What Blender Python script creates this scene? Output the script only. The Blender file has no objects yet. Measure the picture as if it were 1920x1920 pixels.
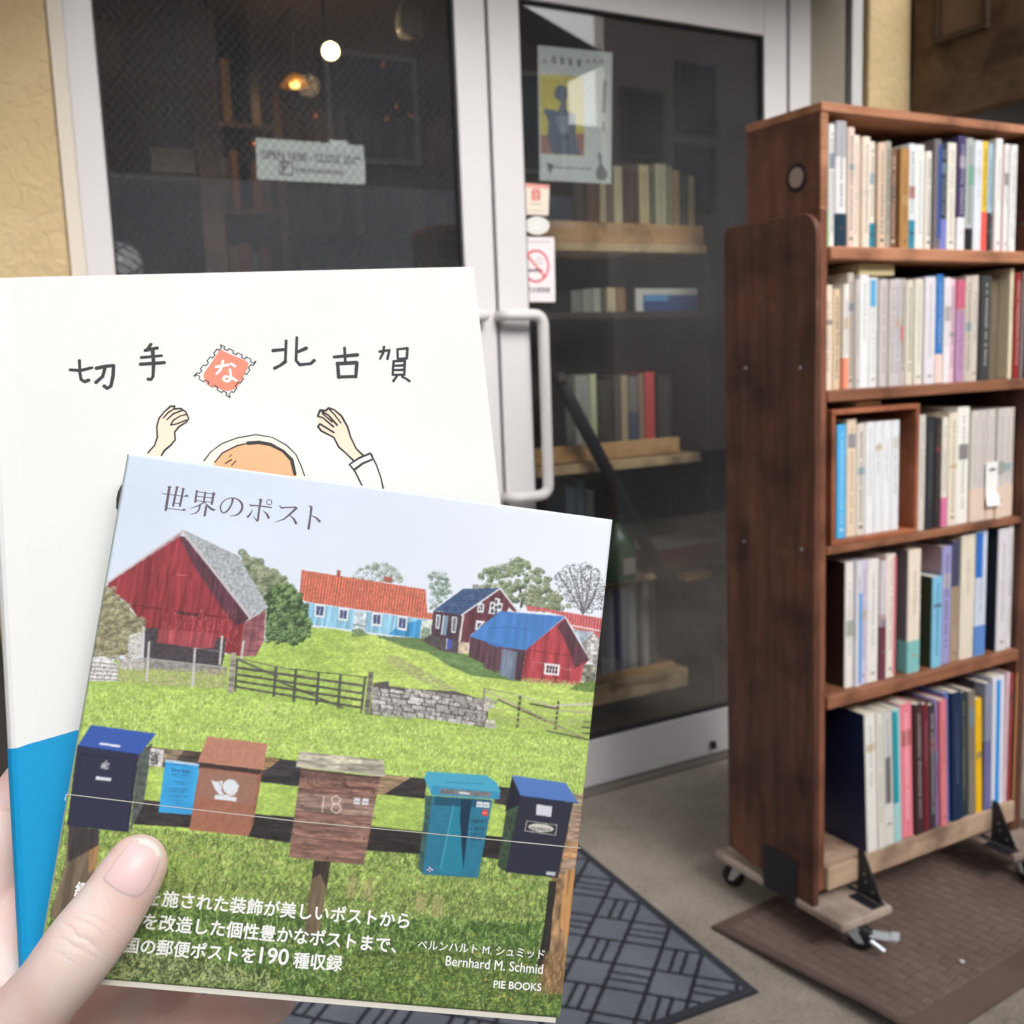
import bpy, bmesh, math, random
import numpy as np
from mathutils import Vector, Matrix

random.seed(7)
RNG = np.random.default_rng(11)
SC = bpy.context.scene
COL = SC.collection

# ------------------------------------------------------------------ camera
YAW, PITCH, ROLL, FPX = math.radians(28.8634), math.radians(8.1648), math.radians(2.1714), 1950.0
CAM = np.array([0.0, 0.0, 1.3])
_f = np.array([math.sin(YAW) * math.cos(PITCH), math.cos(YAW) * math.cos(PITCH), -math.sin(PITCH)])
_r0 = np.array([math.cos(YAW), -math.sin(YAW), 0.0])
_u0 = np.cross(_r0, _f)
_r = _r0 * math.cos(ROLL) - _u0 * math.sin(ROLL)
_u = _u0 * math.cos(ROLL) + _r0 * math.sin(ROLL)
cd = bpy.data.cameras.new("camera")
co = bpy.data.objects.new("camera", cd)
COL.objects.link(co)
co.matrix_world = Matrix(((_r[0], _u[0], -_f[0], CAM[0]), (_r[1], _u[1], -_f[1], CAM[1]), (_r[2], _u[2], -_f[2], CAM[2]), (0, 0, 0, 1)))
cd.sensor_width = 36.0
cd.lens = 36.0 * FPX / 1920.0
cd.clip_start = 0.01
cd.clip_end = 300.0
cd.dof.use_dof = True
cd.dof.focus_distance = 0.335
cd.dof.aperture_fstop = 25.0
SC.camera = co

# ------------------------------------------------------------------ sky, sun, exposure
SUN_ELEV, SUN_AZ = math.radians(36), math.radians(178)      # azimuth clockwise from +Y: light from behind, over the right shoulder
w = bpy.data.worlds.new("World")
SC.world = w
w.use_nodes = True
nt = w.node_tree
bg = nt.nodes["Background"]
sky = nt.nodes.new("ShaderNodeTexSky")
sky.sky_type = 'NISHITA'
sky.sun_disc = False
sky.sun_elevation = SUN_ELEV
sky.sun_rotation = SUN_AZ
sky.air_density = 1.0
sky.dust_density = 5.0
sky.ozone_density = 1.0
hs = nt.nodes.new("ShaderNodeHueSaturation")
hs.inputs["Saturation"].default_value = 0.22
nt.links.new(sky.outputs[0], hs.inputs["Color"])
nt.links.new(hs.outputs[0], bg.inputs[0])
bg.inputs[1].default_value = 0.14
sd = bpy.data.lights.new("sun", 'SUN')
sd.energy = 1.15
sd.angle = math.radians(28)
sd.color = (1.0, 0.99, 0.975)
so = bpy.data.objects.new("sun", sd)
COL.objects.link(so)
_sv = Vector((math.sin(SUN_AZ) * math.cos(SUN_ELEV), math.cos(SUN_AZ) * math.cos(SUN_ELEV), math.sin(SUN_ELEV)))
so.rotation_euler = _sv.to_track_quat('Z', 'Y').to_euler()
so.location = (4, -6, 8)
vs = SC.view_settings
vs.view_transform = 'Standard'
vs.look = 'None'
vs.exposure = 0.68
vs.gamma = 1.0
vs.use_curve_mapping = False
SC.render.engine = 'CYCLES'
cy = SC.cycles
cy.max_bounces = 8
cy.transparent_max_bounces = 12
cy.glossy_bounces = 4
cy.caustics_reflective = False
cy.caustics_refractive = False
cy.sample_clamp_indirect = 6.0
try:
    cy.use_denoising = True
    cy.denoiser = 'OPENIMAGEDENOISE'
except Exception:
    pass


# ------------------------------------------------------------------ tracing the photograph onto real planes
def ray(px, py):
    a, b = (px - 960.0) / FPX, -(py - 960.0) / FPX
    return _f + a * _r + b * _u


def onY(px, py, Y):
    d = ray(px, py)
    return CAM + d * (Y / d[1])


def onX(px, py, X):
    d = ray(px, py)
    return CAM + d * (X / d[0])


def onZ(px, py, Z):
    d = ray(px, py)
    return CAM + d * ((Z - CAM[2]) / d[2])


def at(px, py, dep):
    return CAM + ray(px, py) * dep


class Plane:
    """a real sheet standing in the scene: origin o, unit axes ex, ey, normal n towards the viewer"""
    def __init__(s, o, ex, ey):
        s.o, s.ex = np.array(o, float), np.array(ex, float)
        s.ex /= np.linalg.norm(s.ex)
        ey = np.array(ey, float)
        ey = ey - s.ex * (ey @ s.ex)
        s.ey = ey / np.linalg.norm(ey)
        s.n = np.cross(s.ex, s.ey)

    def uv(s, px, py):
        d = ray(px, py)
        P = CAM + d * ((s.n @ (s.o - CAM)) / (s.n @ d))
        return (P - s.o) @ s.ex, (P - s.o) @ s.ey

    def matrix(s):
        M = Matrix.Identity(4)
        for i in range(3):
            M[i][0], M[i][1], M[i][2], M[i][3] = s.ex[i], s.ey[i], s.n[i], s.o[i]
        return M


# ------------------------------------------------------------------ colour and materials
def lin(c):
    return tuple((x / 255.0 / 12.92) if x / 255.0 <= 0.04045 else ((x / 255.0 + 0.055) / 1.055) ** 2.4 for x in c)


def lin_arr(a):
    return np.where(a <= 0.04045, a / 12.92, ((np.clip(a, 0, 1) + 0.055) / 1.055) ** 2.4)


_MC = {}


def _new(name):
    m = bpy.data.materials.new(name)
    m.use_nodes = True
    return m, m.node_tree.nodes, m.node_tree.links, m.node_tree.nodes["Principled BSDF"]


def mat(c, rough=0.5, var=0.08, scale=25.0, bump=0.0, spec=0.4, metal=0.0, name="paint"):
    """plain surface: sRGB colour with a little procedural unevenness"""
    key = (tuple(c), rough, var, scale, bump, spec, metal)
    if key in _MC:
        return _MC[key]
    m, N, L, p = _new(name)
    p.inputs["Roughness"].default_value = rough
    p.inputs["Specular IOR Level"].default_value = spec
    p.inputs["Metallic"].default_value = metal
    base = lin(c)
    tc = N.new("ShaderNodeTexCoord")
    nz = N.new("ShaderNodeTexNoise")
    nz.inputs["Scale"].default_value = scale
    nz.inputs["Detail"].default_value = 4
    L.new(tc.outputs["Object"], nz.inputs["Vector"])
    mx = N.new("ShaderNodeMix")
    mx.data_type = 'RGBA'
    mx.inputs[6].default_value = tuple(x * (1 - var) for x in base) + (1,)
    mx.inputs[7].default_value = tuple(min(1, x * (1 + var)) for x in base) + (1,)
    L.new(nz.outputs["Fac"], mx.inputs[0])
    L.new(mx.outputs[2], p.inputs["Base Color"])
    if bump:
        b = N.new("ShaderNodeBump")
        b.inputs["Strength"].default_value = bump
        b.inputs["Distance"].default_value = 0.004
        L.new(nz.outputs["Fac"], b.inputs["Height"])
        L.new(b.outputs[0], p.inputs["Normal"])
    _MC[key] = m
    return m


def wood(c1, c2, stretch=(18, 18, 1.5), rough=0.6, bump=0.15, name="wood"):
    key = ("wood", tuple(c1), tuple(c2), tuple(stretch), rough)
    if key in _MC:
        return _MC[key]
    m, N, L, p = _new(name)
    p.inputs["Roughness"].default_value = rough
    tc = N.new("ShaderNodeTexCoord")
    mp = N.new("ShaderNodeMapping")
    mp.inputs["Scale"].default_value = stretch
    L.new(tc.outputs["Object"], mp.inputs["Vector"])
    nz = N.new("ShaderNodeTexNoise")
    nz.inputs["Scale"].default_value = 2.2
    nz.inputs["Detail"].default_value = 8
    nz.inputs["Roughness"].default_value = 0.65
    nz.inputs["Distortion"].default_value = 0.6
    L.new(mp.outputs[0], nz.inputs["Vector"])
    n2 = N.new("ShaderNodeTexNoise")
    n2.inputs["Scale"].default_value = 4.0
    n2.inputs["Detail"].default_value = 3
    L.new(tc.outputs["Object"], n2.inputs["Vector"])
    ad = N.new("ShaderNodeMath")
    ad.operation = 'MULTIPLY_ADD'
    ad.inputs[1].default_value = 0.45
    L.new(n2.outputs["Fac"], ad.inputs[0])
    L.new(nz.outputs["Fac"], ad.inputs[2])
    cr = N.new("ShaderNodeValToRGB")
    cr.color_ramp.elements[0].position = 0.5
    cr.color_ramp.elements[0].color = lin(c1) + (1,)
    cr.color_ramp.elements[1].position = 0.95
    cr.color_ramp.elements[1].color = lin(c2) + (1,)
    L.new(ad.outputs[0], cr.inputs[0])
    # scuffs and rubbed patches
    n3 = N.new("ShaderNodeTexNoise")
    n3.inputs["Scale"].default_value = 13.0
    n3.inputs["Detail"].default_value = 11
    n3.inputs["Roughness"].default_value = 0.72
    L.new(tc.outputs["Object"], n3.inputs["Vector"])
    r3 = N.new("ShaderNodeValToRGB")
    r3.color_ramp.elements[0].position, r3.color_ramp.elements[1].position = 0.58, 0.72
    r3.color_ramp.elements[0].color, r3.color_ramp.elements[1].color = (0, 0, 0, 1), (0.42, 0.42, 0.42, 1)
    L.new(n3.outputs["Fac"], r3.inputs[0])
    m3 = N.new("ShaderNodeMix")
    m3.data_type = 'RGBA'
    pale = tuple(0.6 * a + 0.4 * b_ for a, b_ in zip(lin(c2), lin((196, 160, 136))))
    m3.inputs[7].default_value = pale + (1,)
    L.new(r3.outputs[0], m3.inputs[0])
    L.new(cr.outputs[0], m3.inputs[6])
    n4 = N.new("ShaderNodeTexNoise")
    n4.inputs["Scale"].default_value = 7.0
    n4.inputs["Detail"].default_value = 6
    L.new(tc.outputs["Object"], n4.inputs["Vector"])
    r4 = N.new("ShaderNodeValToRGB")
    r4.color_ramp.elements[0].position, r4.color_ramp.elements[1].position = 0.34, 0.52
    r4.color_ramp.elements[0].color, r4.color_ramp.elements[1].color = (0.42, 0.39, 0.37, 1), (1, 1, 1, 1)
    L.new(n4.outputs["Fac"], r4.inputs[0])
    m4 = N.new("ShaderNodeMix")
    m4.data_type = 'RGBA'
    m4.blend_type = 'MULTIPLY'
    m4.inputs[0].default_value = 1.0
    L.new(m3.outputs[2], m4.inputs[6])
    L.new(r4.outputs[0], m4.inputs[7])
    L.new(m4.outputs[2], p.inputs["Base Color"])
    b = N.new("ShaderNodeBump")
    b.inputs["Strength"].default_value = bump
    b.inputs["Distance"].default_value = 0.002
    L.new(nz.outputs["Fac"], b.inputs["Height"])
    L.new(b.outputs[0], p.inputs["Normal"])
    _MC[key] = m
    return m


def attr_mat(name, rough=0.5, spec=0.3, coat=0.0):
    m, N, L, p = _new(name)
    a = N.new("ShaderNodeAttribute")
    a.attribute_name = "ink"
    L.new(a.outputs["Color"], p.inputs["Base Color"])
    p.inputs["Roughness"].default_value = rough
    p.inputs["Specular IOR Level"].default_value = spec
    p.inputs["Coat Weight"].default_value = coat
    p.inputs["Coat Roughness"].default_value = 0.3
    return m


def emit_mat(c, strength, name="lamp_glow"):
    m, N, L, p = _new(name)
    p.inputs["Base Color"].default_value = (0.8, 0.8, 0.8, 1)
    p.inputs["Emission Color"].default_value = lin(c) + (1,)
    p.inputs["Emission Strength"].default_value = strength
    return m


# ------------------------------------------------------------------ mesh helpers
class MB:
    def __init__(s):
        s.v, s.f, s.m = [], [], []

    def add(s, V, F, mi=0):
        b = len(s.v)
        s.v += [tuple(float(c) for c in p) for p in V]
        for f in F:
            s.f.append(tuple(i + b for i in f))
            s.m.append(mi)
        return s

    def box(s, x0, x1, y0, y1, z0, z1, mi=0):
        V = [(x0, y0, z0), (x1, y0, z0), (x1, y1, z0), (x0, y1, z0), (x0, y0, z1), (x1, y0, z1), (x1, y1, z1), (x0, y1, z1)]
        return s.add(V, [(0, 3, 2, 1), (4, 5, 6, 7), (0, 1, 5, 4), (1, 2, 6, 5), (2, 3, 7, 6), (3, 0, 4, 7)], mi)

    def prism(s, poly, axis, a, b, mi=0):
        """poly: 2-D outline (counter-clockwise seen from +axis); extruded from a to b along axis"""
        n = len(poly)

        def P(q, t):
            return {'x': (t, q[0], q[1]), 'y': (q[0], t, q[1]), 'z': (q[0], q[1], t)}[axis]
        V = [P(q, a) for q in poly] + [P(q, b) for q in poly]
        F = [tuple(range(n - 1, -1, -1)), tuple(range(n, 2 * n))] + [(i, (i + 1) % n, n + (i + 1) % n, n + i) for i in range(n)]
        return s.add(V, F, mi)

    def tube(s, pts, r, n=14, cap=True, mi=0):
        pts = [Vector(p) for p in pts]
        rs = r if isinstance(r, (list, tuple)) else [r] * len(pts)
        V, F = [], []
        ref = Vector((0.3, 0.2, 1.0))
        prev = None
        for i, p in enumerate(pts):
            t = (pts[min(i + 1, len(pts) - 1)] - pts[max(i - 1, 0)]).normalized()
            if prev is None:
                a = t.cross(ref)
                if a.length < 0.05:
                    a = t.cross(Vector((1, 0, 0)))
            else:
                a = prev - t * prev.dot(t)
            a.normalize()
            prev = a
            b = t.cross(a)
            for k in range(n):
                an = 2 * math.pi * k / n
                V.append(p + (a * math.cos(an) + b * math.sin(an)) * rs[i])
        for i in range(len(pts) - 1):
            for k in range(n):
                F.append((i * n + k, i * n + (k + 1) % n, (i + 1) * n + (k + 1) % n, (i + 1) * n + k))
        if cap:
            F.append(tuple(range(n - 1, -1, -1)))
            F.append(tuple(range((len(pts) - 1) * n, len(pts) * n)))
        return s.add(V, F, mi)

    def lathe(s, prof, c, axis='z', n=24, mi=0):
        V, F = [], []
        for (r, h) in prof:
            for k in range(n):
                an = 2 * math.pi * k / n
                x, y = r * math.cos(an), r * math.sin(an)
                q = {'z': (x, y, h), 'x': (h, x, y), 'y': (y, h, x)}[axis]
                V.append((c[0] + q[0], c[1] + q[1], c[2] + q[2]))
        for i in range(len(prof) - 1):
            for k in range(n):
                F.append((i * n + k, i * n + (k + 1) % n, (i + 1) * n + (k + 1) % n, (i + 1) * n + k))
        return s.add(V, F, mi)

    def build(s, name, mats, parent=None, bevel=0.0, smooth=False, seg=2):
        me = bpy.data.meshes.new(name)
        me.from_pydata(s.v, [], s.f)
        if not isinstance(mats, (list, tuple)):
            mats = [mats]
        for m in mats:
            me.materials.append(m)
        if len(mats) > 1:
            me.polygons.foreach_set("material_index", s.m)
        if smooth:
            me.polygons.foreach_set("use_smooth", [True] * len(me.polygons))
        me.update()
        o = bpy.data.objects.new(name, me)
        COL.objects.link(o)
        if parent is not None:
            o.parent = parent
        if bevel:
            b = o.modifiers.new("bevel", 'BEVEL')
            b.width = bevel
            b.segments = seg
            b.limit_method = 'ANGLE'
            b.harden_normals = False
        return o


def tag(o, label, cat, group=None):
    o["label"] = label
    o["category"] = cat
    if group:
        o["group"] = group
    return o


def thing(name, label, cat, loc=(0, 0, 0), group=None, matrix=None):
    o = bpy.data.objects.new(name, None)
    o.empty_display_size = 0.05
    COL.objects.link(o)
    if matrix is not None:
        o.matrix_world = matrix
    else:
        o.location = loc
    return tag(o, label, cat, group)


def struct(o):
    o["kind"] = "structure"
    return o


# ribbons and filled shapes of ink lying on a sheet (local x, y), each piece a hair above the one before
class Ink:
    def __init__(s, plane, z0=0.00003, step=0.000002):
        s.p, s.z, s.step, s.mb, s.i = plane, z0, step, MB(), 0

    def _up(s):
        s.i = (s.i + 1) % 14
        return s.z + s.i * s.step

    def fill(s, pts, mi=0):
        s.z += 0.00001
        z = s.z
        s.i = 0
        q = [Vector((*s.p.uv(*a), z)) for a in pts]
        from mathutils.geometry import tessellate_polygon
        tris = tessellate_polygon([q])
        F = []
        for t in tris:
            a, b, c = (q[i] for i in t)
            F.append(tuple(t) if (b - a).cross(c - a).z > 0 else tuple(reversed(t)))
        s.mb.add(q, F, mi)

    def stroke(s, pts, mi=0):
        """pts: (px, py, width px) joined by straight tapering pieces with round joints"""
        q = []
        for (x, y, wd) in pts:
            u, v = s.p.uv(x, y)
            u2, v2 = s.p.uv(x + 1, y)
            q.append((u, v, math.hypot(u2 - u, v2 - v) * wd / 2))
        for i, (u, v, r) in enumerate(q):
            z = s._up()
            n = 10
            s.mb.add([(u + r * math.cos(2 * math.pi * k / n), v + r * math.sin(2 * math.pi * k / n), z) for k in range(n)], [tuple(range(n))], mi)
            if i:
                a, b, ra = q[i - 1]
                dx, dy = u - a, v - b
                l = math.hypot(dx, dy) or 1e-9
                nx, ny = -dy / l, dx / l
                z = s._up()
                s.mb.add([(a + nx * ra, b + ny * ra, z), (a - nx * ra, b - ny * ra, z), (u - nx * r, v - ny * r, z), (u + nx * r, v + ny * r, z)], [(0, 1, 2, 3)], mi)

    def build(s, name, mats, parent):
        return s.mb.build(name, mats, parent)


def smooth_pts(pts, n=4):
    out = []
    P = [np.array(p, float) for p in pts]
    for i in range(len(P) - 1):
        a, b, c, d = P[max(i - 1, 0)], P[i], P[i + 1], P[min(i + 2, len(P) - 1)]
        for k in range(n):
            t = k / n
            out.append(tuple(0.5 * ((2 * b) + (-a + c) * t + (2 * a - 5 * b + 4 * c - d) * t * t + (-a + 3 * b - 3 * c + d) * t ** 3)))
    out.append(tuple(P[-1]))
    return out


def lettering(body, plane, p0, p1, m, parent, name="lettering", bold=0.0, z=0.00008, thick=0.0, height=None):
    """real letters set between the baseline points p0 and p1 (photo pixels) on a sheet"""
    c = bpy.data.curves.new(name, 'FONT')
    c.body = body
    c.offset = 0.0
    c.extrude = 0.0
    c.resolution_u = 3
    t = bpy.data.objects.new("tmp", c)
    COL.objects.link(t)
    dg = bpy.context.evaluated_depsgraph_get()
    me = bpy.data.meshes.new_from_object(t.evaluated_get(dg))
    bpy.data.objects.remove(t)
    n = len(me.vertices)
    a = np.empty(n * 3, np.float32)
    me.vertices.foreach_get("co", a)
    a = a.reshape(-1, 3)
    x0, x1 = a[:, 0].min(), a[:, 0].max()
    A, Bq = np.array(plane.uv(*p0)), np.array(plane.uv(*p1))
    s = np.linalg.norm(Bq - A) / (x1 - x0)
    e = (Bq - A) / np.linalg.norm(Bq - A)
    g = np.array([-e[1], e[0]])
    sy = s if height is None else s * height
    out = np.empty_like(a)
    out[:, :2] = A + (a[:, :1] - x0) * s * e + a[:, 1:2] * sy * g
    out[:, 2] = z
    if bold:
        polys = [tuple(p.vertices) for p in me.polygons]
        V, F = [], []
        for i, (dx, dy) in enumerate(((0, 0), (1, 0), (-1, 0), (0, 1), (0, -1))):
            q = out.astype(float).copy()
            q[:, :2] += (dx * e + dy * g) * bold * s * 0.9
            q[:, 2] += i * 0.000003
            b0 = len(V)
            V += [tuple(p) for p in q]
            F += [tuple(k + b0 for k in p) for p in polys]
        bpy.data.meshes.remove(me)
        me = bpy.data.meshes.new(name)
        me.from_pydata(V, [], F)
    else:
        me.vertices.foreach_set("co", out.ravel())
    me.materials.clear()
    me.materials.append(m)
    me.update()
    me.name = name
    o = bpy.data.objects.new(name, me)
    COL.objects.link(o)
    o.parent = parent
    return o
# ====================================================================== ground
def concrete():
    m, Nn, L, p = _new("concrete")
    tc = Nn.new("ShaderNodeTexCoord")
    n1 = Nn.new("ShaderNodeTexNoise")
    n1.inputs["Scale"].default_value = 2.2
    n1.inputs["Detail"].default_value = 9
    n1.inputs["Roughness"].default_value = 0.62
    L.new(tc.outputs["Object"], n1.inputs["Vector"])
    n2 = Nn.new("ShaderNodeTexNoise")
    n2.inputs["Scale"].default_value = 130
    n2.inputs["Detail"].default_value = 4
    L.new(tc.outputs["Object"], n2.inputs["Vector"])
    ad = Nn.new("ShaderNodeMath")
    ad.operation = 'MULTIPLY_ADD'
    ad.inputs[1].default_value = 0.5
    L.new(n2.outputs["Fac"], ad.inputs[0])
    L.new(n1.outputs["Fac"], ad.inputs[2])
    cr = Nn.new("ShaderNodeValToRGB")
    cr.color_ramp.elements[0].position, cr.color_ramp.elements[1].position = 0.5, 1.0
    cr.color_ramp.elements[0].color = lin((110, 102, 94)) + (1,)
    cr.color_ramp.elements[1].color = lin((174, 163, 150)) + (1,)
    L.new(ad.outputs[0], cr.inputs[0])
    L.new(cr.outputs[0], p.inputs["Base Color"])
    p.inputs["Roughness"].default_value = 0.85
    bp = Nn.new("ShaderNodeBump")
    bp.inputs["Strength"].default_value = 0.3
    bp.inputs["Distance"].default_value = 0.002
    L.new(n2.outputs["Fac"], bp.inputs["Height"])
    L.new(bp.outputs[0], p.inputs["Normal"])
    return m


struct(MB().add([(-60, -60, -0.002), (60, -60, -0.002), (60, 60, -0.002), (-60, 60, -0.002)], [(0, 1, 2, 3)]).build("ground", mat((96, 96, 98), 0.9, 0.12, 6, name="asphalt")))
struct(MB().add([(-3, -1.6, 0.002), (6, -1.6, 0.002), (6, 2.535, 0.002), (-3, 2.535, 0.002)], [(0, 1, 2, 3)]).build("pavement", concrete()))

# ====================================================================== the shop front
FY = 2.56                                   # plane of the door glass
def stucco():
    m, Nn, L, p = _new("stucco")
    tc = Nn.new("ShaderNodeTexCoord")
    n1 = Nn.new("ShaderNodeTexNoise")
    n1.inputs["Scale"].default_value = 42
    n1.inputs["Detail"].default_value = 6
    n1.inputs["Roughness"].default_value = 0.55
    n1.inputs["Distortion"].default_value = 0.6
    L.new(tc.outputs["Object"], n1.inputs["Vector"])
    n3 = Nn.new("ShaderNodeTexNoise")
    n3.inputs["Scale"].default_value = 3
    L.new(tc.outputs["Object"], n3.inputs["Vector"])
    cr = Nn.new("ShaderNodeValToRGB")
    cr.color_ramp.elements[0].position, cr.color_ramp.elements[1].position = 0.3, 0.7
    cr.color_ramp.elements[0].color = lin((203, 178, 134)) + (1,)
    cr.color_ramp.elements[1].color = lin((215, 192, 149)) + (1,)
    L.new(n3.outputs["Fac"], cr.inputs[0])
    L.new(cr.outputs[0], p.inputs["Base Color"])
    p.inputs["Roughness"].default_value = 0.92
    p.inputs["Specular IOR Level"].default_value = 0.2
    bp = Nn.new("ShaderNodeBump")
    bp.inputs["Strength"].default_value = 1.0
    bp.inputs["Distance"].default_value = 0.009
    L.new(n1.outputs["Fac"], bp.inputs["Height"])
    L.new(bp.outputs[0], p.inputs["Normal"])
    return m


STU = stucco()
ALU = mat((216, 213, 214), 0.42, 0.02, 8, spec=0.4, name="white_aluminium")
ALUG = mat((176, 172, 168), 0.4, 0.03, 8, spec=0.45, name="grey_aluminium")
DARK = mat((34, 33, 34), 0.7, 0.1)
shop = thing("shop_building", "old shop front of yellow stucco with a canopy over white framed glass doors", "building", (0.3, FY, 0))


def sb(name, x0, x1, y0, y1, z0, z1, m, bevel=0.0, parent=shop):
    ox, oy, oz = parent.location
    return MB().box(x0 - ox, x1 - ox, y0 - oy, y1 - oy, z0 - oz, z1 - oz).build(name, m, parent, bevel)


sb("stucco_wall", 0.086, 0.298, 2.500, 2.80, 0.0, 2.74, STU, 0.008)
sb("corner_trim", 0.300, 0.332, 2.505, 2.62, 0.0, 2.74, mat((222, 212, 196), 0.6, 0.03), 0.003)
sb("side_panel", -2.4, 0.083, 2.545, 2.60, 0.0, 2.74, mat((58, 54, 52), 0.45, 0.1, 5), 0.0)
sb("header_wall", 0.334, 2.786, 2.62, 2.80, 2.46, 2.74, mat((120, 112, 104), 0.7, 0.05))
sb("upper_wall", -2.4, 6.0, 2.50, 2.70, 2.742, 5.2, STU)
# canopy over the entrance, out of view, its reach shaped to shade the facade top
cn = sb("canopy", -2.2, 2.74, 1.72, 2.498, 2.745, 2.86, mat((96, 84, 72), 0.8, 0.06))
sb("canopy", -2.2, 0.42, 1.12, 1.7185, 2.747, 2.858, mat((96, 84, 72), 0.8, 0.06))  # unseen forward piece added to darken the upper left wall
# right-hand jamb, reveal, pipe and pillar, read off the photograph at their own depths
x_jamb0, x_jamb1 = 2.447, 2.535
sb("door_jamb", x_jamb0, x_jamb1, 2.535, 2.64, 0.0, 2.44, ALU, 0.004)
sb("reveal_panel", 2.538, 2.70, 2.55, 2.62, 0.0, 2.74, mat((138, 130, 116), 0.6, 0.04))
sb("joint_strip", 2.702, 2.726, 2.57, 2.62, 0.0, 2.74, mat((44, 46, 50), 0.6, 0.1))
sb("window_trim", 2.728, 2.775, 2.545, 2.62, 0.0, 2.74, mat((206, 206, 206), 0.45, 0.02), 0.004)
sb("stucco_pillar", 2.79, 2.985, 2.53, 2.80, 0.0, 2.74, STU, 0.006)
sb("shade_soffit", 2.987, 6.0, 2.705, 3.28, 3.0, 3.06, mat((90, 74, 58), 0.8, 0.06))  # unseen soffit added to keep the recess in shade
sb("recess_wall", 2.987, 6.0, 3.20, 3.28, 0.0, 2.998, mat((52, 48, 46), 0.8, 0.1, 4), 0.0)
# brown side screen running from the pillar towards the street, with a small frame on it
zs_ = onX(1787, 211, 2.99)[2] - 0.01
sb("side_screen", 2.99, 3.05, 1.85, 2.527, zs_, 2.738, wood((84, 62, 44), (116, 88, 64), (10, 1.2, 10), 0.7))
f1, f2 = onX(1760, 66, 2.989), onX(1853, 48, 2.989)
fw_ = f1[1] - f2[1] + 0.02
pf = thing("wall_frame", "faint brown frame hanging on the shaded screen at the upper right", "frame", (2.989, f2[1] - 0.01, f2[2] - 0.01))
b = MB()
fh_ = 0.26
b.box(-0.022, -0.0005, 0, fw_, 0, 0.02)
b.box(-0.022, -0.0005, 0, fw_, fh_ - 0.02, fh_)
b.box(-0.022, -0.0005, 0, 0.02, 0.0205, fh_ - 0.0205)
b.box(-0.022, -0.0005, fw_ - 0.02, fw_, 0.0205, fh_ - 0.0205)
b.build("frame_rail", mat((70, 52, 38), 0.6, 0.1), pf, 0.002)
MB().box(-0.010, -0.0005, 0.0205, fw_ - 0.0205, 0.0205, fh_ - 0.0205).build("panel", mat((118, 92, 68), 0.6, 0.12, 12), pf)

# ====================================================================== glass doors with wired panes
def wired_glass(wire):
    m, Nn, L, p = _new("wired_glass")
    Nn.remove(p)
    out = Nn["Material Output"]
    tc = Nn.new("ShaderNodeTexCoord")
    sx = Nn.new("ShaderNodeSeparateXYZ")
    L.new(tc.outputs["Object"], sx.inputs[0])

    def math_(op, a, b_=None):
        n = Nn.new("ShaderNodeMath")
        n.operation = op
        for i, v in enumerate((a, b_)):
            if v is None:
                continue
            if isinstance(v, (int, float)):
                n.inputs[i].default_value = v
            else:
                L.new(v, n.inputs[i])
        return n.outputs[0]

    xs, zs = math_('MULTIPLY', sx.outputs[0], 1.18), sx.outputs[2]
    lines = None
    for s_ in (1, -1):
        d = math_('ADD', xs, math_('MULTIPLY', zs, s_))
        f = math_('ABSOLUTE', math_('SUBTRACT', math_('FRACT', math_('MULTIPLY', d, 38.0)), 0.5))
        ln = math_('LESS_THAN', f, 0.05)
        lines = ln if lines is None else math_('MAXIMUM', lines, ln)
    tr = Nn.new("ShaderNodeBsdfTransparent")
    tr.inputs[0].default_value = (0.94, 0.955, 0.95, 1)
    gl = Nn.new("ShaderNodeBsdfGlossy")
    gl.inputs["Roughness"].default_value = 0.012
    ge = Nn.new("ShaderNodeNewGeometry")
    dp = Nn.new("ShaderNodeVectorMath")
    dp.operation = 'DOT_PRODUCT'
    L.new(ge.outputs["Incoming"], dp.inputs[0])
    L.new(ge.outputs["Normal"], dp.inputs[1])
    sch = math_('POWER', math_('SUBTRACT', 1.0, math_('ABSOLUTE', dp.outputs["Value"])), 5.0)
    fac = math_("ADD", math_("MULTIPLY", sch, 0.87), 0.14)
    mx = Nn.new("ShaderNodeMixShader")
    L.new(fac, mx.inputs[0])
    L.new(tr.outputs[0], mx.inputs[1])
    L.new(gl.outputs[0], mx.inputs[2])
    df = Nn.new("ShaderNodeBsdfDiffuse")
    df.inputs[0].default_value = lin((96, 98, 104)) + (1,)
    m2 = Nn.new("ShaderNodeMixShader")
    L.new(math_('MULTIPLY', lines, wire), m2.inputs[0])
    L.new(mx.outputs[0], m2.inputs[1])
    L.new(df.outputs[0], m2.inputs[2])
    # pale diffuse veil mixed in to imitate haze over the pane
    nd = Nn.new("ShaderNodeTexNoise")
    nd.inputs["Scale"].default_value = 3.5
    nd.inputs["Detail"].default_value = 8
    L.new(tc.outputs["Object"], nd.inputs["Vector"])
    dd = Nn.new("ShaderNodeBsdfDiffuse")
    dd.inputs[0].default_value = lin((206, 208, 214)) + (1,)
    m3 = Nn.new("ShaderNodeMixShader")
    L.new(math_('MULTIPLY', nd.outputs["Fac"], 0.038), m3.inputs[0])
    L.new(m2.outputs[0], m3.inputs[1])
    L.new(dd.outputs[0], m3.inputs[2])
    L.new(m3.outputs[0], out.inputs[0])
    return m


GLASS, GLASS_R = wired_glass(0.2), wired_glass(0.09)


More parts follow.
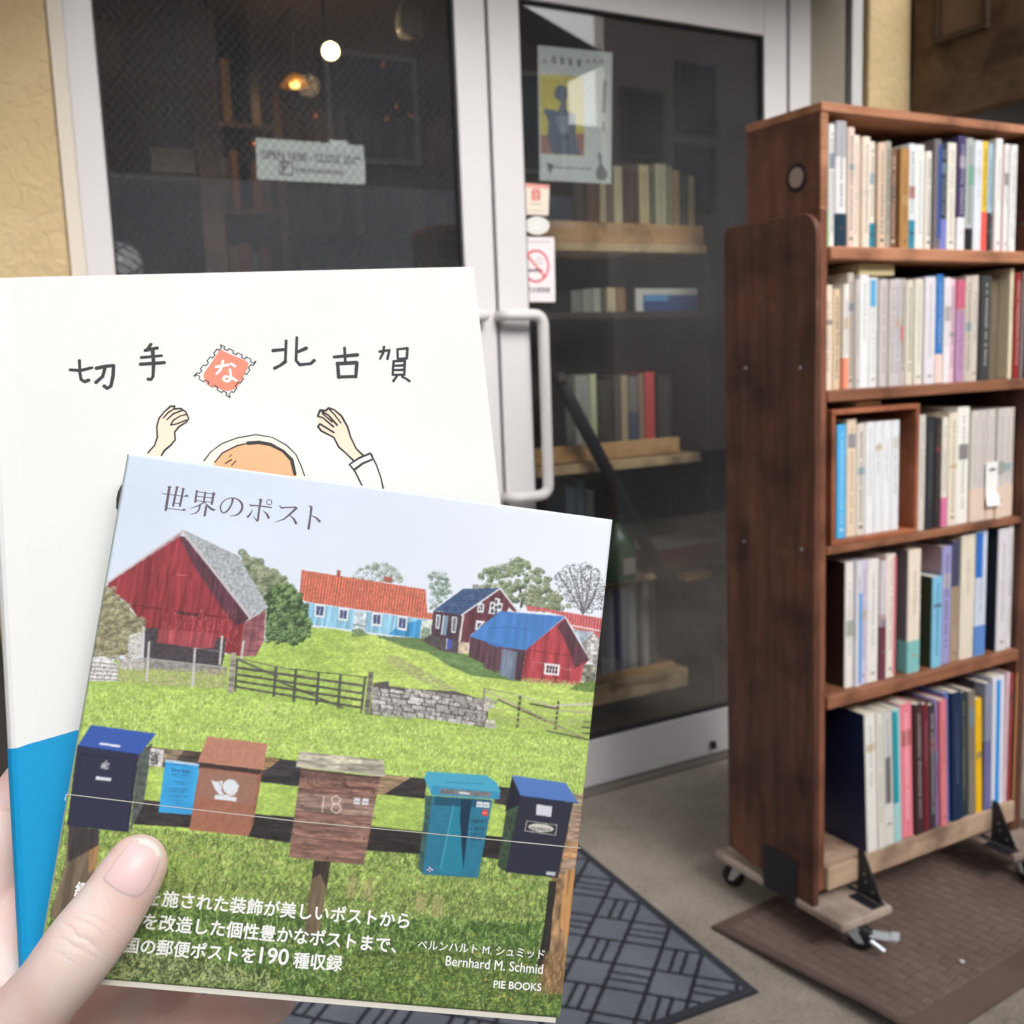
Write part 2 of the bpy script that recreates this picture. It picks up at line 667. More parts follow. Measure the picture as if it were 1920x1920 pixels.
def door(label, x0, x1, gx0, gx1, z0, z1, gz0, gz1, handle_left):
    d = thing("glass_door", label, "door", (x0, FY, 0), "pair of glass doors")
    y0, y1 = -0.022, 0.024
    b = MB()
    W = x1 - x0
    a, c = gx0 - x0, gx1 - x0
    b.box(0, a, y0, y1, z0, z1)
    b.box(c, W, y0, y1, z0, z1)
    b.build("stile", ALU, d, 0.0035)
    b = MB()
    b.box(a + 0.0005, c - 0.0005, y0 + 0.002, y1 - 0.002, gz1, z1 - 0.0005)
    b.box(a + 0.0005, c - 0.0005, y0 + 0.002, y1 - 0.002, z0 + 0.0005, gz0)
    b.build("rail", ALU, d, 0.003)
    b = MB()
    t = 0.006
    b.box(a, a + t, -0.014, 0.016, gz0, gz1)
    b.box(c - t, c, -0.014, 0.016, gz0, gz1)
    b.box(a + t, c - t, -0.0135, 0.0155, gz0, gz0 + t)
    b.box(a + t, c - t, -0.0135, 0.0155, gz1 - t, gz1)
    b.build("gasket", mat((40, 41, 44), 0.7, 0.05), d)
    MB().box(a + t, c - t, -0.003, 0.003, gz0 + t, gz1 - t).build("glass_pane", GLASS_R if handle_left else GLASS, d)
    return d


left = door("left leaf of wired glass doors, with the opening hours paper stuck on it", 0.335, 1.374, 0.398, 1.284, 0.012, 2.40, 0.16, 2.318, False)
right = door("right leaf of wired glass doors, with a poster and no smoking sign on it", 1.384, 2.436, 1.478, 2.345, 0.012, 2.385, 0.158, 2.262, True)
MB().box(1.3745, 1.3835, 2.560, 2.578, 0.012, 2.38).build("rubber_seal", mat((38, 38, 40), 0.8), None)
bpy.data.objects["rubber_seal"].parent = left
bpy.data.objects["rubber_seal"].matrix_parent_inverse = Matrix.Translation((-0.335, -FY, 0))
# threshold under the leaves
sb("threshold", 0.334, 2.446, 2.50, 2.66, 0.0, 0.010, mat((120, 112, 104), 0.5, 0.06))
# door stopper on the bottom rail
ds = onY(1338, 1397, 2.53)
MB().box(-0.007, 0.007, -0.014, 0.004, -0.012, 0.012).build("door_stop", DARK, right, 0.003).location = (ds[0] - 1.384, -0.024, ds[2])


def pull_handle(parent, xa, xb, zt, zb, r=0.0155):
    """D-shaped bar: out from the stile, sideways to the grip, down and back"""
    ox = parent.location[0]
    y_s, y_o = -0.022, -0.068
    k = 0.028

    def arc(cx, cz, a0, a1):
        return [(cx + k * math.cos(a), y_o, cz + k * math.sin(a)) for a in np.linspace(a0, a1, 7)]
    s = 1 if xb > xa else -1
    pts = [(xa - ox, y_s, zt), (xa - ox, y_o + 0.016, zt), (xa - ox + s * 0.005, y_o + 0.004, zt), (xa - ox + s * 0.018, y_o, zt)]
    if s > 0:
        pts += arc(xb - ox - k, zt - k, math.pi / 2, 0) + arc(xb - ox - k, zb + k, 0, -math.pi / 2)
    else:
        pts += arc(xb - ox + k, zt - k, math.pi / 2, math.pi) + arc(xb - ox + k, zb + k, math.pi, 1.5 * math.pi)
    pts += [(xa - ox + s * 0.018, y_o, zb), (xa - ox + s * 0.005, y_o + 0.004, zb), (xa - ox, y_o + 0.016, zb), (xa - ox, y_s, zb)]
    h = MB().tube(pts, r, 16).build("handle", mat((214, 211, 209), 0.35, 0.02, 8, spec=0.5), parent, smooth=True)
    return h


hT, hB = onY(1025, 590, FY - 0.068), onY(1022, 928, FY - 0.068)
pull_handle(right, onY(950, 590, FY - 0.068)[0], 0.5 * (hT[0] + hB[0]), hT[2], hB[2])
hl = onY(912, 590, FY - 0.068)
pull_handle(left, hl[0], hl[0] - 0.085, hT[2], hB[2])

# ====================================================================== inside the shop
WALLIN = mat((78, 60, 46), 0.85, 0.12, 3)
FLOORIN = wood((52, 36, 26), (84, 58, 40), (1.5, 14, 14), 0.5)
def room(name, x0, x1, y0, y1, z0, z1, m):
    return struct(MB().box(x0, x1, y0, y1, z0, z1).build(name, m))


room("shop_floor", -1.2, 5.6, 2.67, 6.4, 0.0, 0.008, FLOORIN)
room("shop_ceiling", -1.2, 5.6, 2.81, 6.4, 2.72, 2.738, mat((58, 48, 40), 0.9, 0.1))
room("shop_wall_rear", -1.2, 5.6, 6.4, 6.46, 0.0, 2.75, WALLIN)
room("shop_wall_side_west", -1.26, -1.2, 2.81, 6.4, 0.0, 2.75, WALLIN)
room("shop_wall_side_east", 5.6, 5.66, 2.81, 6.4, 0.0, 2.75, WALLIN)

# ====================================================================== houses across the street, seen mirrored in the glass
def mirror_pt(px, py, Y):
    d = ray(px, py)
    t = (2 * FY - Y) / d[1]
    return CAM[0] + d[0] * t, CAM[2] + d[2] * t


HY = -6.0
ax, az = mirror_pt(985, 12, HY)
bx, bz = mirror_pt(1130, 97, HY)
hz_ = thing("gabled_house", "brown gabled house across the street, mirrored in the door glass", "house", (ax - 3.4, HY, 0))
ox = hz_.location[0]
rx, rz = ax - ox, az
slope = (az - bz) / (bx - ax)
x_e = mirror_pt(1098, 160, HY)[0] - ox
z_e = bz
ridge_x = rx - 1.6
ridge_z = az + slope * 1.6
hg = [(0.2, 0), (x_e, 0), (x_e, z_e + slope * (bx - ox - x_e) - 0.17), (ridge_x, ridge_z - 0.12), (0.2, ridge_z - 0.12 - slope * (ridge_x - 0.2))]
MB().prism([(x, z) for x, z in hg][::-1], 'y', -6.0, -0.4).build("wall", mat((120, 102, 88), 0.85, 0.1, 3), hz_)
t_ = 0.16
roof = [(bx - ox, z_e), (ridge_x, ridge_z), (-0.2, ridge_z - slope * (ridge_x + 0.2)), (-0.2, ridge_z - slope * (ridge_x + 0.2) - t_), (ridge_x, ridge_z - t_), (bx - ox, z_e - t_)]
MB().prism(roof, 'y', -6.3, 0.0).build("roof", mat((60, 58, 60), 0.8, 0.1, 10), hz_)
for (xw, zw) in ((1.0, 3.6), (3.0, 3.6), (1.0, 1.0), (3.2, 1.0)):
    f_ = MB().box(xw, xw + 1.1, -0.357, -0.31, zw, zw + 1.2).build("window", mat((170, 168, 162), 0.5), hz_)
    MB().box(xw + 0.06, xw + 1.04, -0.309, -0.30, zw + 0.06, zw + 1.14).build("pane", mat((40, 44, 50), 0.15, spec=0.6), f_)
MB().box(-9.5, x_e + 0.0, -5.9, -0.36, 0, 3.35).build("haze_wall", mat((176, 182, 194), 0.85, 0.08, 2), hz_)  # pale wall added so the lower left pane mirrors a light haze
cx_, _z = mirror_pt(1132, 100, HY)
tb = thing("apartment_block", "tall grey brown block across the street, mirrored in the door glass", "building", (cx_, HY, 0))
MB().prism([(0, 0), (4.6, -7), (14, -7), (9, 0)], 'z', 0, 11).build("wall", mat((176, 160, 152), 0.85, 0.08, 2), tb)
for px, py in ((1300, 180), (1200, 230), (1300, 330), (1200, 380)):
    wx_, wz_ = mirror_pt(px, py, HY)
    f_ = MB().box(wx_ - cx_ - 0.3, wx_ - cx_ + 0.35, 0.003, 0.06, wz_ - 0.45, wz_ + 0.4).build("window", mat((120, 116, 114), 0.5), tb)
    MB().box(wx_ - cx_ - 0.25, wx_ - cx_ + 0.3, 0.061, 0.07, wz_ - 0.4, wz_ + 0.35).build("pane", mat((52, 54, 62), 0.15, spec=0.6), f_)
sx_, sz_ = mirror_pt(1112, 250, HY + 0.5)
ln = thing("low_outbuilding", "low grey outbuilding between the two houses across the street", "shed", (ax - 0.6, HY - 3.0, 0))
lo = mirror_pt(1112, 250, HY - 3.0)[1]
MB().box(0, 5.0, -3, 0, 0, lo).build("wall", mat((150, 146, 140), 0.8, 0.08, 2), ln)
MB().box(-0.1, 5.1, -3.1, 0.1, lo + 0.001, lo + 0.08).build("roof", mat((90, 90, 94), 0.7, 0.1), ln)
# dark row further left so the big left pane mirrors house fronts, not sky
rw = thing("timber_house", "long dark timber house across the street, mirrored in the left door", "house", (-9.0, HY - 0.6, 0))
MB().box(0, ax - 3.5 + 9.0, -6, 0, 0, 5.45).build("wall", mat((132, 116, 104), 0.85, 0.12, 2), rw)
MB().box(-0.3, ax - 3.4 + 9.0, -6.3, 0.5, 5.451, 5.6).build("roof", mat((56, 54, 56), 0.8, 0.1), rw)

def vnoise(M, cx, cy_, seed=0):
    g = np.random.default_rng(seed).random((cy_ + 2, cx + 2))
    x, y = np.linspace(0, cx, M, endpoint=False), np.linspace(0, cy_, M, endpoint=False)
    xi, yi = x.astype(int), y.astype(int)
    fx, fy = x - xi, y - yi
    fx, fy = fx * fx * (3 - 2 * fx), fy * fy * (3 - 2 * fy)
    A = g[np.ix_(yi, xi)] * (1 - fx) + g[np.ix_(yi, xi + 1)] * fx
    Bq = g[np.ix_(yi + 1, xi)] * (1 - fx) + g[np.ix_(yi + 1, xi + 1)] * fx
    return (A * (1 - fy[:, None]) + Bq * fy[:, None]).astype(np.float32)


def zc(ox, oy, k):
    return lambda *p: [(ox + a / k, oy + b / k) for a, b in p]


# ====================================================================== rolling bookshelf
SY = 1.56                                   # front plane of the shelves
SX0, SX1 = 1.588, 2.262                     # outer faces of the side panels
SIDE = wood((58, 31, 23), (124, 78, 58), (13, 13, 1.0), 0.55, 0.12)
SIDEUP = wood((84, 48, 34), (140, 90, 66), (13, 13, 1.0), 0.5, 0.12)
EDGE = wood((158, 102, 72), (200, 142, 106), (1.4, 18, 18), 0.6, 0.12)
EDGEV = wood((112, 66, 48), (150, 96, 70), (18, 18, 1.4), 0.6, 0.12)
BOARD = wood((116, 72, 50), (164, 110, 78), (1.4, 16, 16), 0.62, 0.12)
PALE = wood((160, 132, 110), (200, 172, 146), (1.4, 16, 16), 0.7, 0.15)
SKID = wood((150, 132, 120), (192, 174, 160), (16, 1.4, 16), 0.75, 0.15)
IRON = mat((30, 32, 38), 0.5, 0.1, 30, spec=0.5)
shelf = thing("rolling_bookshelf", "tall brown wooden bookshelf on casters, packed with used books beside the door", "bookshelf", (SX0, SY, 0))
ox, oy = SX0, SY
WID = SX1 - SX0
zt = onY(1538, 190, SY)[2]
zA, zB, zC, zD = [onY(1545, y, SY)[2] for y in (462, 733, 1027, 1307)]
tA, tB, tC, tD = [onY(1545, a, SY)[2] - onY(1545, b_, SY)[2] for a, b_ in ((462, 487), (733, 755), (1027, 1042), (1307, 1331))]
zE = onY(1632, 1594, SY)[2]
up_back, lo_back = 0.215, 0.275             # upper box is shallower than the lower carcass
z_step = onX(1450, 412, SX0)[2]
pt = 0.019


def hole_panel(cx, cz, rx, rz, y0, y1, z0, z1, x0, x1):
    """side board with a hand hole through it"""
    n = 32
    V, F = [], []
    sq = []
    for k in range(n):
        a = 2 * math.pi * k / n
        c, s_ = math.cos(a), math.sin(a)
        m = max(abs(c), abs(s_))
        ty = c / m
        tz = s_ / m
        sq.append(((y1 - cx) * ty if ty > 0 else (cx - y0) * ty, (z1 - cz) * tz if tz > 0 else (cz - z0) * tz))
    for x in (x0, x1):
        for k in range(n):
            a = 2 * math.pi * k / n
            V.append((x, cx + rx * math.cos(a), cz + rz * math.sin(a)))
        for k in range(n):
            V.append((x, cx + sq[k][0], cz + sq[k][1]))
    for k in range(n):
        j = (k + 1) % n
        F.append((k, j, n + j, n + k))
        F.append((2 * n + k, 3 * n + k, 3 * n + j, 2 * n + j))
        F.append((k, 2 * n + k, 2 * n + j, j))
        F.append((n + k, n + j, 3 * n + j, 3 * n + k))
    return V, F


hc = onX(1493, 333, SX0)
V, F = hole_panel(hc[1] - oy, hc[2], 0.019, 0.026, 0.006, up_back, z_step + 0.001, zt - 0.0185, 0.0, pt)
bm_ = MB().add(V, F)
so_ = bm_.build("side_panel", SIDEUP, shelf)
bm = bmesh.new()
bm.from_mesh(so_.data)
bmesh.ops.recalc_face_normals(bm, faces=bm.faces)
bm.to_mesh(so_.data)
bm.free()
# rough dark rim round the hand hole and the pale plug inside it
MB().lathe([(0.0202, -0.0006), (0.027, -0.0012), (0.030, 0.0), (0.0202, 0.0)], (0, hc[1] - oy, hc[2]), 'x', 28).build("hole_rim", mat((40, 22, 18), 0.6, 0.2, 60), shelf, smooth=True)
MB().lathe([(0.0005, -0.0004), (0.0200, -0.0004), (0.0200, 0.008), (0.0005, 0.008)], (0, hc[1] - oy, hc[2]), 'x', 28).build("plug", mat((172, 152, 138), 0.6, 0.1, 60), shelf)
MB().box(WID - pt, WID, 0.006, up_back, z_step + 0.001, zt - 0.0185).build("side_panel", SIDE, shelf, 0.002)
# lower side panels: thicker planks with a rounded front shoulder
yb = lo_back
rc = 0.045
prof = [(yb, 0.128), (yb, z_step - 0.012), (yb - 0.012, z_step)] + [(-0.004 + rc - rc * math.sin(a), z_step - rc + rc * math.cos(a)) for a in np.linspace(0, math.pi / 2, 8)] + [(-0.004, 0.098), (0.02, 0.098)]
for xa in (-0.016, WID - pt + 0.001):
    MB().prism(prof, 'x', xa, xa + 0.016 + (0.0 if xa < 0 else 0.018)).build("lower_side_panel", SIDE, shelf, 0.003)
MB().box(-0.0005, pt - 0.001, -0.001, 0.20, 0.128, z_step).build("inner_side_panel", EDGEV, shelf, 0.002)
MB().box(0.0, pt, 0.0, 0.0055, z_step + 0.0015, zt - 0.0185).build("edge_strip", EDGE, shelf, 0.001)
MB().box(WID - pt, WID, 0.0, 0.0055, z_step + 0.0015, zt - 0.0185).build("edge_strip", EDGE, shelf, 0.001)
MB().box(-0.002, WID + 0.002, -0.003, up_back + 0.002, zt - 0.018, zt).build("top_board", EDGE, shelf, 0.002)
MB().box(pt + 0.0005, WID - pt - 0.0005, up_back - 0.014, up_back - 0.006, 0.21, zt - 0.019).build("back_panel", wood((44, 28, 22), (74, 48, 36), (1.5, 16, 16), 0.7), shelf)
for z_, t_, pr in ((zA, tA, 0.012), (zB, tB, 0.006), (zC, tC, 0.006), (zD, tD, 0.010)):
    MB().box(pt + 0.0005, WID - pt - 0.0005, -pr + 0.002, up_back - 0.0155, z_ - t_, z_).build("shelf_board", EDGE if pr > 0.01 else BOARD, shelf, 0.003)
MB().box(pt + 0.0005, WID - pt - 0.0005, -0.012, 0.20, zE - 0.052, zE).build("bottom_board", PALE, shelf, 0.003)
MB().box(pt + 0.0005, WID - pt - 0.0005, 0.012, 0.03, 0.1265, zE - 0.053).build("kick_board", PALE, shelf, 0.002)
# two skids across the ends carry the casters
sk_z0, sk_z1 = 0.080, 0.0975
for xa, xb in ((-0.020, 0.132), (WID - 0.125, WID + 0.02)):
    MB().box(xa, xb, -0.090, lo_back + 0.045, sk_z0, sk_z1).build("skid", SKID, shelf, 0.003)


def bracket(x, y, inner):
    """bent iron angle: plate on the skid, gusset up the board"""
    b = MB()
    b.box(x - 0.002, x + 0.002, y - 0.002, y + 0.10, sk_z1 + 0.003, sk_z1 + 0.009)
    b.prism([(y, sk_z1 + 0.003), (y + 0.072, sk_z1 + 0.003), (y + 0.072, sk_z1 + 0.106), (y + 0.055, sk_z1 + 0.106)], 'x', x - 0.0018, x + 0.0018)
    b.box(x - 0.030, x - 0.0022, y + 0.002, y + 0.072, sk_z1 + 0.0005, sk_z1 + 0.003)
    br = b.build("bracket", IRON, shelf, 0.0008)
    rb = MB()
    for k in range(5):
        yy, zz = y + 0.028 + 0.012 * k, sk_z1 + 0.022 + 0.016 * k
        rb.lathe([(0.0004, -0.0032), (0.0028, -0.0030), (0.003, -0.0019), (0.0004, -0.0019)], (x, yy + (0.008 if k % 2 else 0), zz), 'x', 10)
    rb.build("rivet", mat((150, 150, 150), 0.35, spec=0.6, metal=0.6), br)


bracket(0.112, -0.082, True)
bracket(WID - 0.105, -0.082, True)
ob = MB().box(-0.0205, -0.0165, 0.045, 0.150, 0.082, 0.185).build("bracket", IRON, shelf, 0.001)


def caster(x, y, turn, brake, base=0.0125):
    c = MB()
    c.box(x - 0.03, x + 0.03, y - 0.03, y + 0.03, sk_z0 - 0.004, sk_z0 - 0.0005)
    c.lathe([(0.001, 0.0), (0.02, 0.0), (0.022, -0.008), (0.012, -0.012), (0.001, -0.012)], (x, y, sk_z0 - 0.0045), 'z', 18)
    zinc = mat((190, 194, 198), 0.35, 0.06, 40, spec=0.6, metal=0.5)
    root = c.build("caster", zinc, shelf, 0.001)
    R_ = Matrix.Rotation(turn, 3, 'Z')

    def tf(mb):
        mb.v = [tuple(R_ @ Vector((p[0], p[1], 0)) + Vector((x, y, p[2]))) for p in mb.v]
        return mb
    wr, off = 0.0275, 0.024
    wz = base + wr
    w_ = MB().lathe([(0.001, -0.011), (0.02, -0.011), (0.026, -0.009), (wr, -0.005), (wr, 0.005), (0.026, 0.009), (0.02, 0.011), (0.001, 0.011)], (0, -off, wz), 'x', 26)
    tf(w_).build("wheel", mat((26, 26, 28), 0.55, 0.08), root, smooth=True)
    fk = MB()
    for s_ in (-1, 1):
        fk.prism([(-off - 0.007, wz - 0.007), (-off + 0.007, wz - 0.007), (0.014, sk_z0 - 0.018), (-0.016, sk_z0 - 0.018)], 'x', s_ * 0.0150 - 0.0015, s_ * 0.0150 + 0.0015)
    fk.box(-0.0166, 0.0166, -0.022, 0.02, sk_z0 - 0.0180, sk_z0 - 0.0165)
    tf(fk).build("fork", zinc, root, 0.0006)
    if brake:
        bk = MB()
        bk.box(-0.014, 0.014, -off - 0.075, -off - 0.018, wz + 0.008, wz + 0.013)
        bk.box(-0.0165, 0.0165, -off - 0.078, -off - 0.060, wz + 0.013, wz + 0.016)
        bk.tube([(-0.020, -off - 0.02, wz + 0.006), (-0.022, -off - 0.05, wz - 0.012)], 0.005, 10)
        tf(bk).build("brake_pedal", mat((206, 214, 220), 0.3, 0.04, 40, spec=0.6, metal=0.3), root, 0.002)
    return root


caster(0.042, -0.052, math.radians(38), True)
caster(0.032, lo_back + 0.005, math.radians(200), False, 0.0025)
caster(WID - 0.055, -0.052, math.radians(-10), True)
caster(WID - 0.055, lo_back + 0.005, math.radians(170), False)
for px, py in ((1395, 1015), (1503, 1030), (1500, 690), (1398, 690)):
    q = onX(px, py, SX0 - 0.016)
    MB().lathe([(0.0004, -0.0016), (0.0035, -0.0014), (0.0042, -0.0002), (0.0004, -0.0002)], (-0.016, q[1] - oy, q[2]), 'x', 12).build("screw", mat((168, 164, 160), 0.35, spec=0.6, metal=0.6), shelf)

# ---------------------------------------------------------------- books
BOOKS = "used books on the rolling bookshelf"
PAGES = mat((226, 218, 200), 0.85, 0.06, 200, name="book_pages")


def book(label, X, Z, w_, h_, d_, col, yfront, foot=None, cap=None, ink=None, cover=None, lean=0.0, text=True, group=BOOKS, cat="book", name="book", stripe=None, pages=True):
    """upright book: jacket wrapped round spine and boards, page block, band at the foot, printed spine"""
    m0 = mat(col, 0.5, 0.1, 45)
    t = 0.0016
    r = min(w_ * 0.42, 0.004)
    arc = [(r - r * math.cos(a), r - r * math.sin(a)) for a in np.linspace(0, math.pi / 2, 4)]
    oL = [(0.0, d_)] + arc[:1] + arc[1:]
    oR = [(w_ - x, y) for x, y in arc][::-1] + [(w_, d_)]
    outl = oL + oR
    inl = [(min(max(x, t), w_ - t), max(y, t) if y < d_ else d_) for x, y in outl]
    n = len(outl)
    V = [(x, y, 0.0) for x, y in outl] + [(x, y, h_) for x, y in outl] + [(x, y, 0.0) for x, y in inl] + [(x, y, h_) for x, y in inl]
    F, M_ = [], []
    for i in range(n - 1):
        F.append((i, i + 1, n + i + 1, n + i)); M_.append(1 if i == 0 else 0)
        F.append((2 * n + i + 1, 2 * n + i, 3 * n + i, 3 * n + i + 1)); M_.append(0)
        F.append((n + i, n + i + 1, 3 * n + i + 1, 3 * n + i)); M_.append(0)
        F.append((i + 1, i, 2 * n + i, 2 * n + i + 1)); M_.append(0)
    F += [(0, n, 3 * n, 2 * n), (n - 1, 3 * n - 1, 4 * n - 1, 2 * n - 1)]
    M_ += [0, 0]
    mb = MB()
    mb.v, mb.f, mb.m = V, F, M_
    o = mb.build(name, [m0, mat(cover, 0.42, 0.1, 12) if cover else m0])
    o.location = (X, yfront, Z)
    o.rotation_euler = (0, math.radians(lean), 0)
    tag(o, label, cat, group)
    if pages:
        MB().box(t + 0.0003, w_ - t - 0.0003, 0.004, d_ - 0.004, 0.002, h_ - 0.0025).build("pages", PAGES, o)

    def wrap(z0, z1, c, nm, e=0.0004):
        q = [(x + (-e if x <= w_ / 2 else e), y - e) for x, y in outl]
        q[0], q[-1] = (q[0][0], 0.03), (q[-1][0], 0.03)
        v = [(x, y, z0) for x, y in q] + [(x, y, z1) for x, y in q]
        MB().add(v, [(i, i + 1, n + i + 1, n + i) for i in range(n - 1)]).build(nm, mat(c, 0.45, 0.03), o)
    if foot:
        wrap(0.001, foot[1] * h_, foot[0], "paper_band")
    if cap:
        wrap(cap[1] * h_, h_ - 0.0005, cap[0], "spine_cap")
    if stripe:
        a0, a1, z0, z1, c = stripe
        MB().box(a0 * w_, a1 * w_, -0.0006, 0.0004, z0 * h_, z1 * h_).build("spine_label", mat(c, 0.45, 0.03), o)
    rp = random.Random(label + 'p')
    if not stripe and w_ > 0.007 and group == BOOKS and rp.random() < 0.38:
        za = h_ * rp.uniform(0.4, 0.78)
        pc = rp.choice([(96, 110, 140), (150, 70, 66), (120, 132, 116), (70, 68, 72), (196, 168, 120), (112, 150, 168), (206, 200, 190)])
        pc = tuple(0.6 * a + 0.4 * b_ for a, b_ in zip(pc, col))
        MB().box(w_ * 0.12, w_ * 0.88, -0.0003, 0.0003, za, za + h_ * rp.uniform(0.03, 0.14)).build("spine_label", mat(pc, 0.5, 0.15, 60), o)
    if w_ > 0.0065:
        ic = ink or ((70, 66, 64) if sum(col) > 330 else (206, 200, 190))
        b_ = MB()
        if not text:
            ic = tuple(0.62 * c + 0.38 * i_ for c, i_ in zip(col, ic))
        z = h_ * 0.93
        zend = h_ * ((foot[1] + 0.06) if foot else 0.14)
        rr = random.Random(label)
        big = rr.random() < (0.6 if text else 0.35)
        if not text:
            z = h_ * rr.uniform(0.8, 0.95)
            zend = max(zend, h_ * rr.uniform(0.2, 0.55))
        while z > zend:
            s_ = w_ * (0.42 if big else 0.28)
            s_ = min(s_, 0.0085)
            for k in range(3):
                zz = z - s_ * (0.15 + 0.33 * k)
                xw = s_ * rr.uniform(0.3, 0.5)
                b_.box(w_ / 2 - xw, w_ / 2 + xw, -0.00035, 0.0001, zz - s_ * 0.085, zz + s_ * 0.02)
            xx = w_ / 2 + rr.uniform(-.2, .2) * s_
            b_.box(xx - s_ * 0.06, xx + s_ * 0.06, -0.0004, 0.0001, z - s_ * 0.95, z - s_ * 0.1)
            z -= s_ * 1.15
            if rr.random() < 0.12:
                z -= s_ * rr.uniform(0.2, 0.8)
                big = rr.random() < 0.5
        zl = h_ * (foot[1] * 0.5 if foot else 0.06)
        if rr.random() < 0.35:
            MB().box(w_ * 0.3, w_ * 0.7, -0.0007 if foot else -0.00035, 0.0001, zl, zl + min(w_ * 0.3, 0.006)).build("publisher_mark", mat(ic, 0.6, 0.03), o)
        b_.build("spine_lettering", mat(ic, 0.6, 0.03), o)
    return o


class Row:
    """a row read off the enlarged photograph: zoom origin, scale, shelf height"""
    def __init__(s, ox_, oy_, k, z, y):
        s.ox, s.oy, s.k, s.z, s.y, s.free = ox_, oy_, k, z, y, True
        s.minx = SX0 + pt + 0.001

    def put(s, x0, x1, ytop, col, label, ybase=None, dy=0.0, d=0.13, lean=0.0, gap=0.0006, **kw):
        ym = ybase if ybase is not None else 1200
        Yf = s.y + dy
        pb = s.oy + ym / s.k
        XA, XB = onY(s.ox + x0 / s.k, pb, Yf)[0], onY(s.ox + x1 / s.k, pb, Yf)[0]
        XA = max(XA, s.minx)
        XB = min(XB, SX1 - pt - 0.006)
        w_ = max(XB - XA - gap, 0.004)
        dy += random.Random(label + 'd').uniform(-0.004, 0.005) if s.free else 0
        Yf = s.y + dy
        zt_ = onY(s.ox + (x0 + x1) / 2 / s.k, s.oy + ytop / s.k, Yf)[2]
        h_ = zt_ - s.z
        o = book(label, XA, s.z + 0.0006, w_, h_, d, col, Yf, lean=lean, **kw)
        s.minx = XA + w_ + 0.0004
        return o


W1 = (228, 228, 226)
r1 = Row(1520, 200, 4.8, zA, SY + 0.006)
P = r1.put
P(146, 178, 165, (158, 178, 164), "thin grey green book with a lime green foot, first on the top shelf", foot=((134, 214, 84), .29))
P(178, 230, 158, (230, 230, 228), "slim tall white book between the lime footed one and the grey topped one")
P(236, 330, 132, (232, 230, 230), "tallest white book on the top shelf, grey head and dark teal foot band", foot=((30, 58, 76), .27), cap=((176, 176, 180), .72))
P(330, 390, 185, (226, 204, 190), "pale pink slim book left of the cream pair on the top shelf")
P(392, 455, 258, (236, 222, 206), "cream book with small paper tag near the foot, top shelf", ink=(150, 140, 130))
P(455, 524, 270, (234, 220, 204), "cream book with faint brown title next to the teal footed one", ink=(150, 130, 110))
P(526, 582, 315, (234, 224, 208), "short cream book with a teal foot band on the top shelf", foot=((32, 134, 160), .235))
P(598, 668, 325, (220, 194, 170), "wide beige book right of the teal footed cream one")
P(668, 722, 312, (168, 166, 152), "grey green book beside the brown lettered one on the top shelf")
P(724, 785, 385, (124, 88, 68), "short brown book with white lettering on the top shelf", ink=(222, 206, 190))
P(802, 885, 376, (178, 132, 78), "ochre brown book with plain spine on the top shelf", text=False)
P(886, 950, 336, (222, 230, 234), "bluish white book with a teal foot band, right of the ochre book", foot=((44, 140, 164), .28))
P(952, 1030, 346, (238, 234, 228), "plain white book with blue print near its head, top shelf", ink=(120, 170, 190))
P(1032, 1086, 402, (232, 226, 216), "short white book with bold black lettering, top shelf", ink=(40, 40, 42))
P(1096, 1158, 292, (120, 114, 116), "grey and dark blue book left of the charcoal one", stripe=(.45, 1.0, .1, .95, (58, 84, 150)), text=False)
P(1162, 1230, 322, (44, 54, 64), "charcoal book with a lavender foot band on the top shelf", foot=((126, 130, 200), .29), ink=(170, 176, 180))
P(1232, 1310, 326, (232, 226, 214), "ivory book with grey flecked title, between charcoal and purple books", ink=(150, 150, 146))
P(1320, 1388, 264, (74, 64, 106), "tall dark purple book with a white foot band on the top shelf", foot=((232, 230, 234), .29), ink=(214, 210, 222))
P(1392, 1462, 284, (178, 184, 180), "silvery book with green block and black foot on the top shelf", foot=((36, 36, 38), .2), ink=(60, 80, 74), stripe=(.3, .95, .58, .76, (120, 166, 146)))
P(1466, 1538, 306, (222, 228, 236), "pale bluish white book left of the yellow one", text=False)
P(1540, 1594, 312, (228, 192, 58), "yellow book with a red foot band on the top shelf", foot=((238, 94, 82), .36), ink=(60, 54, 30))
P(1600, 1640, 332, (164, 194, 214), "narrow light blue book right of the yellow one", foot=((50, 52, 52), .36), text=False)
P(1642, 1702, 286, (234, 232, 228), "tall white book beside the red striped one on the top shelf", text=False)
P(1704, 1728, 330, (214, 122, 122), "very thin red striped white book near the right end of the top shelf", text=False)
P(1730, 1772, 336, (236, 232, 230), "thin white book second from the right end of the top shelf", text=False)
P(1774, 1835, 342, (232, 232, 230), "white book with dotted grey title, last on the top shelf", ink=(150, 150, 150))

r2 = Row(1520, 460, 4.8, zB, SY + 0.008)
P = r2.put
P(118, 214, 360, (238, 220, 200), "wide cream book first on the left of the second shelf", ybase=1310, text=False)
P(220, 286, 396, (224, 200, 168), "short tan book beside the wide cream one, second shelf", ybase=1300)
P(294, 344, 352, (236, 232, 226), "thin white book with an orange foot band on the second shelf", ybase=1300, foot=((242, 156, 126), .3), text=False)
P(346, 402, 252, (204, 194, 180), "grey beige book right of the orange footed one", ybase=1290)
P(404, 448, 310, (206, 200, 196), "plain light grey book left of the broad white pair on the second shelf", ybase=1290, text=False)
P(450, 534, 268, (236, 238, 238), "broad blank white book under the cream box on the second shelf", ybase=1280, text=False)
P(536, 610, 292, (232, 232, 232), "white book with a sky blue label near its head, second shelf", ybase=1275, stripe=(.1, .7, .74, .98, (92, 174, 222)), ink=(186, 186, 186))
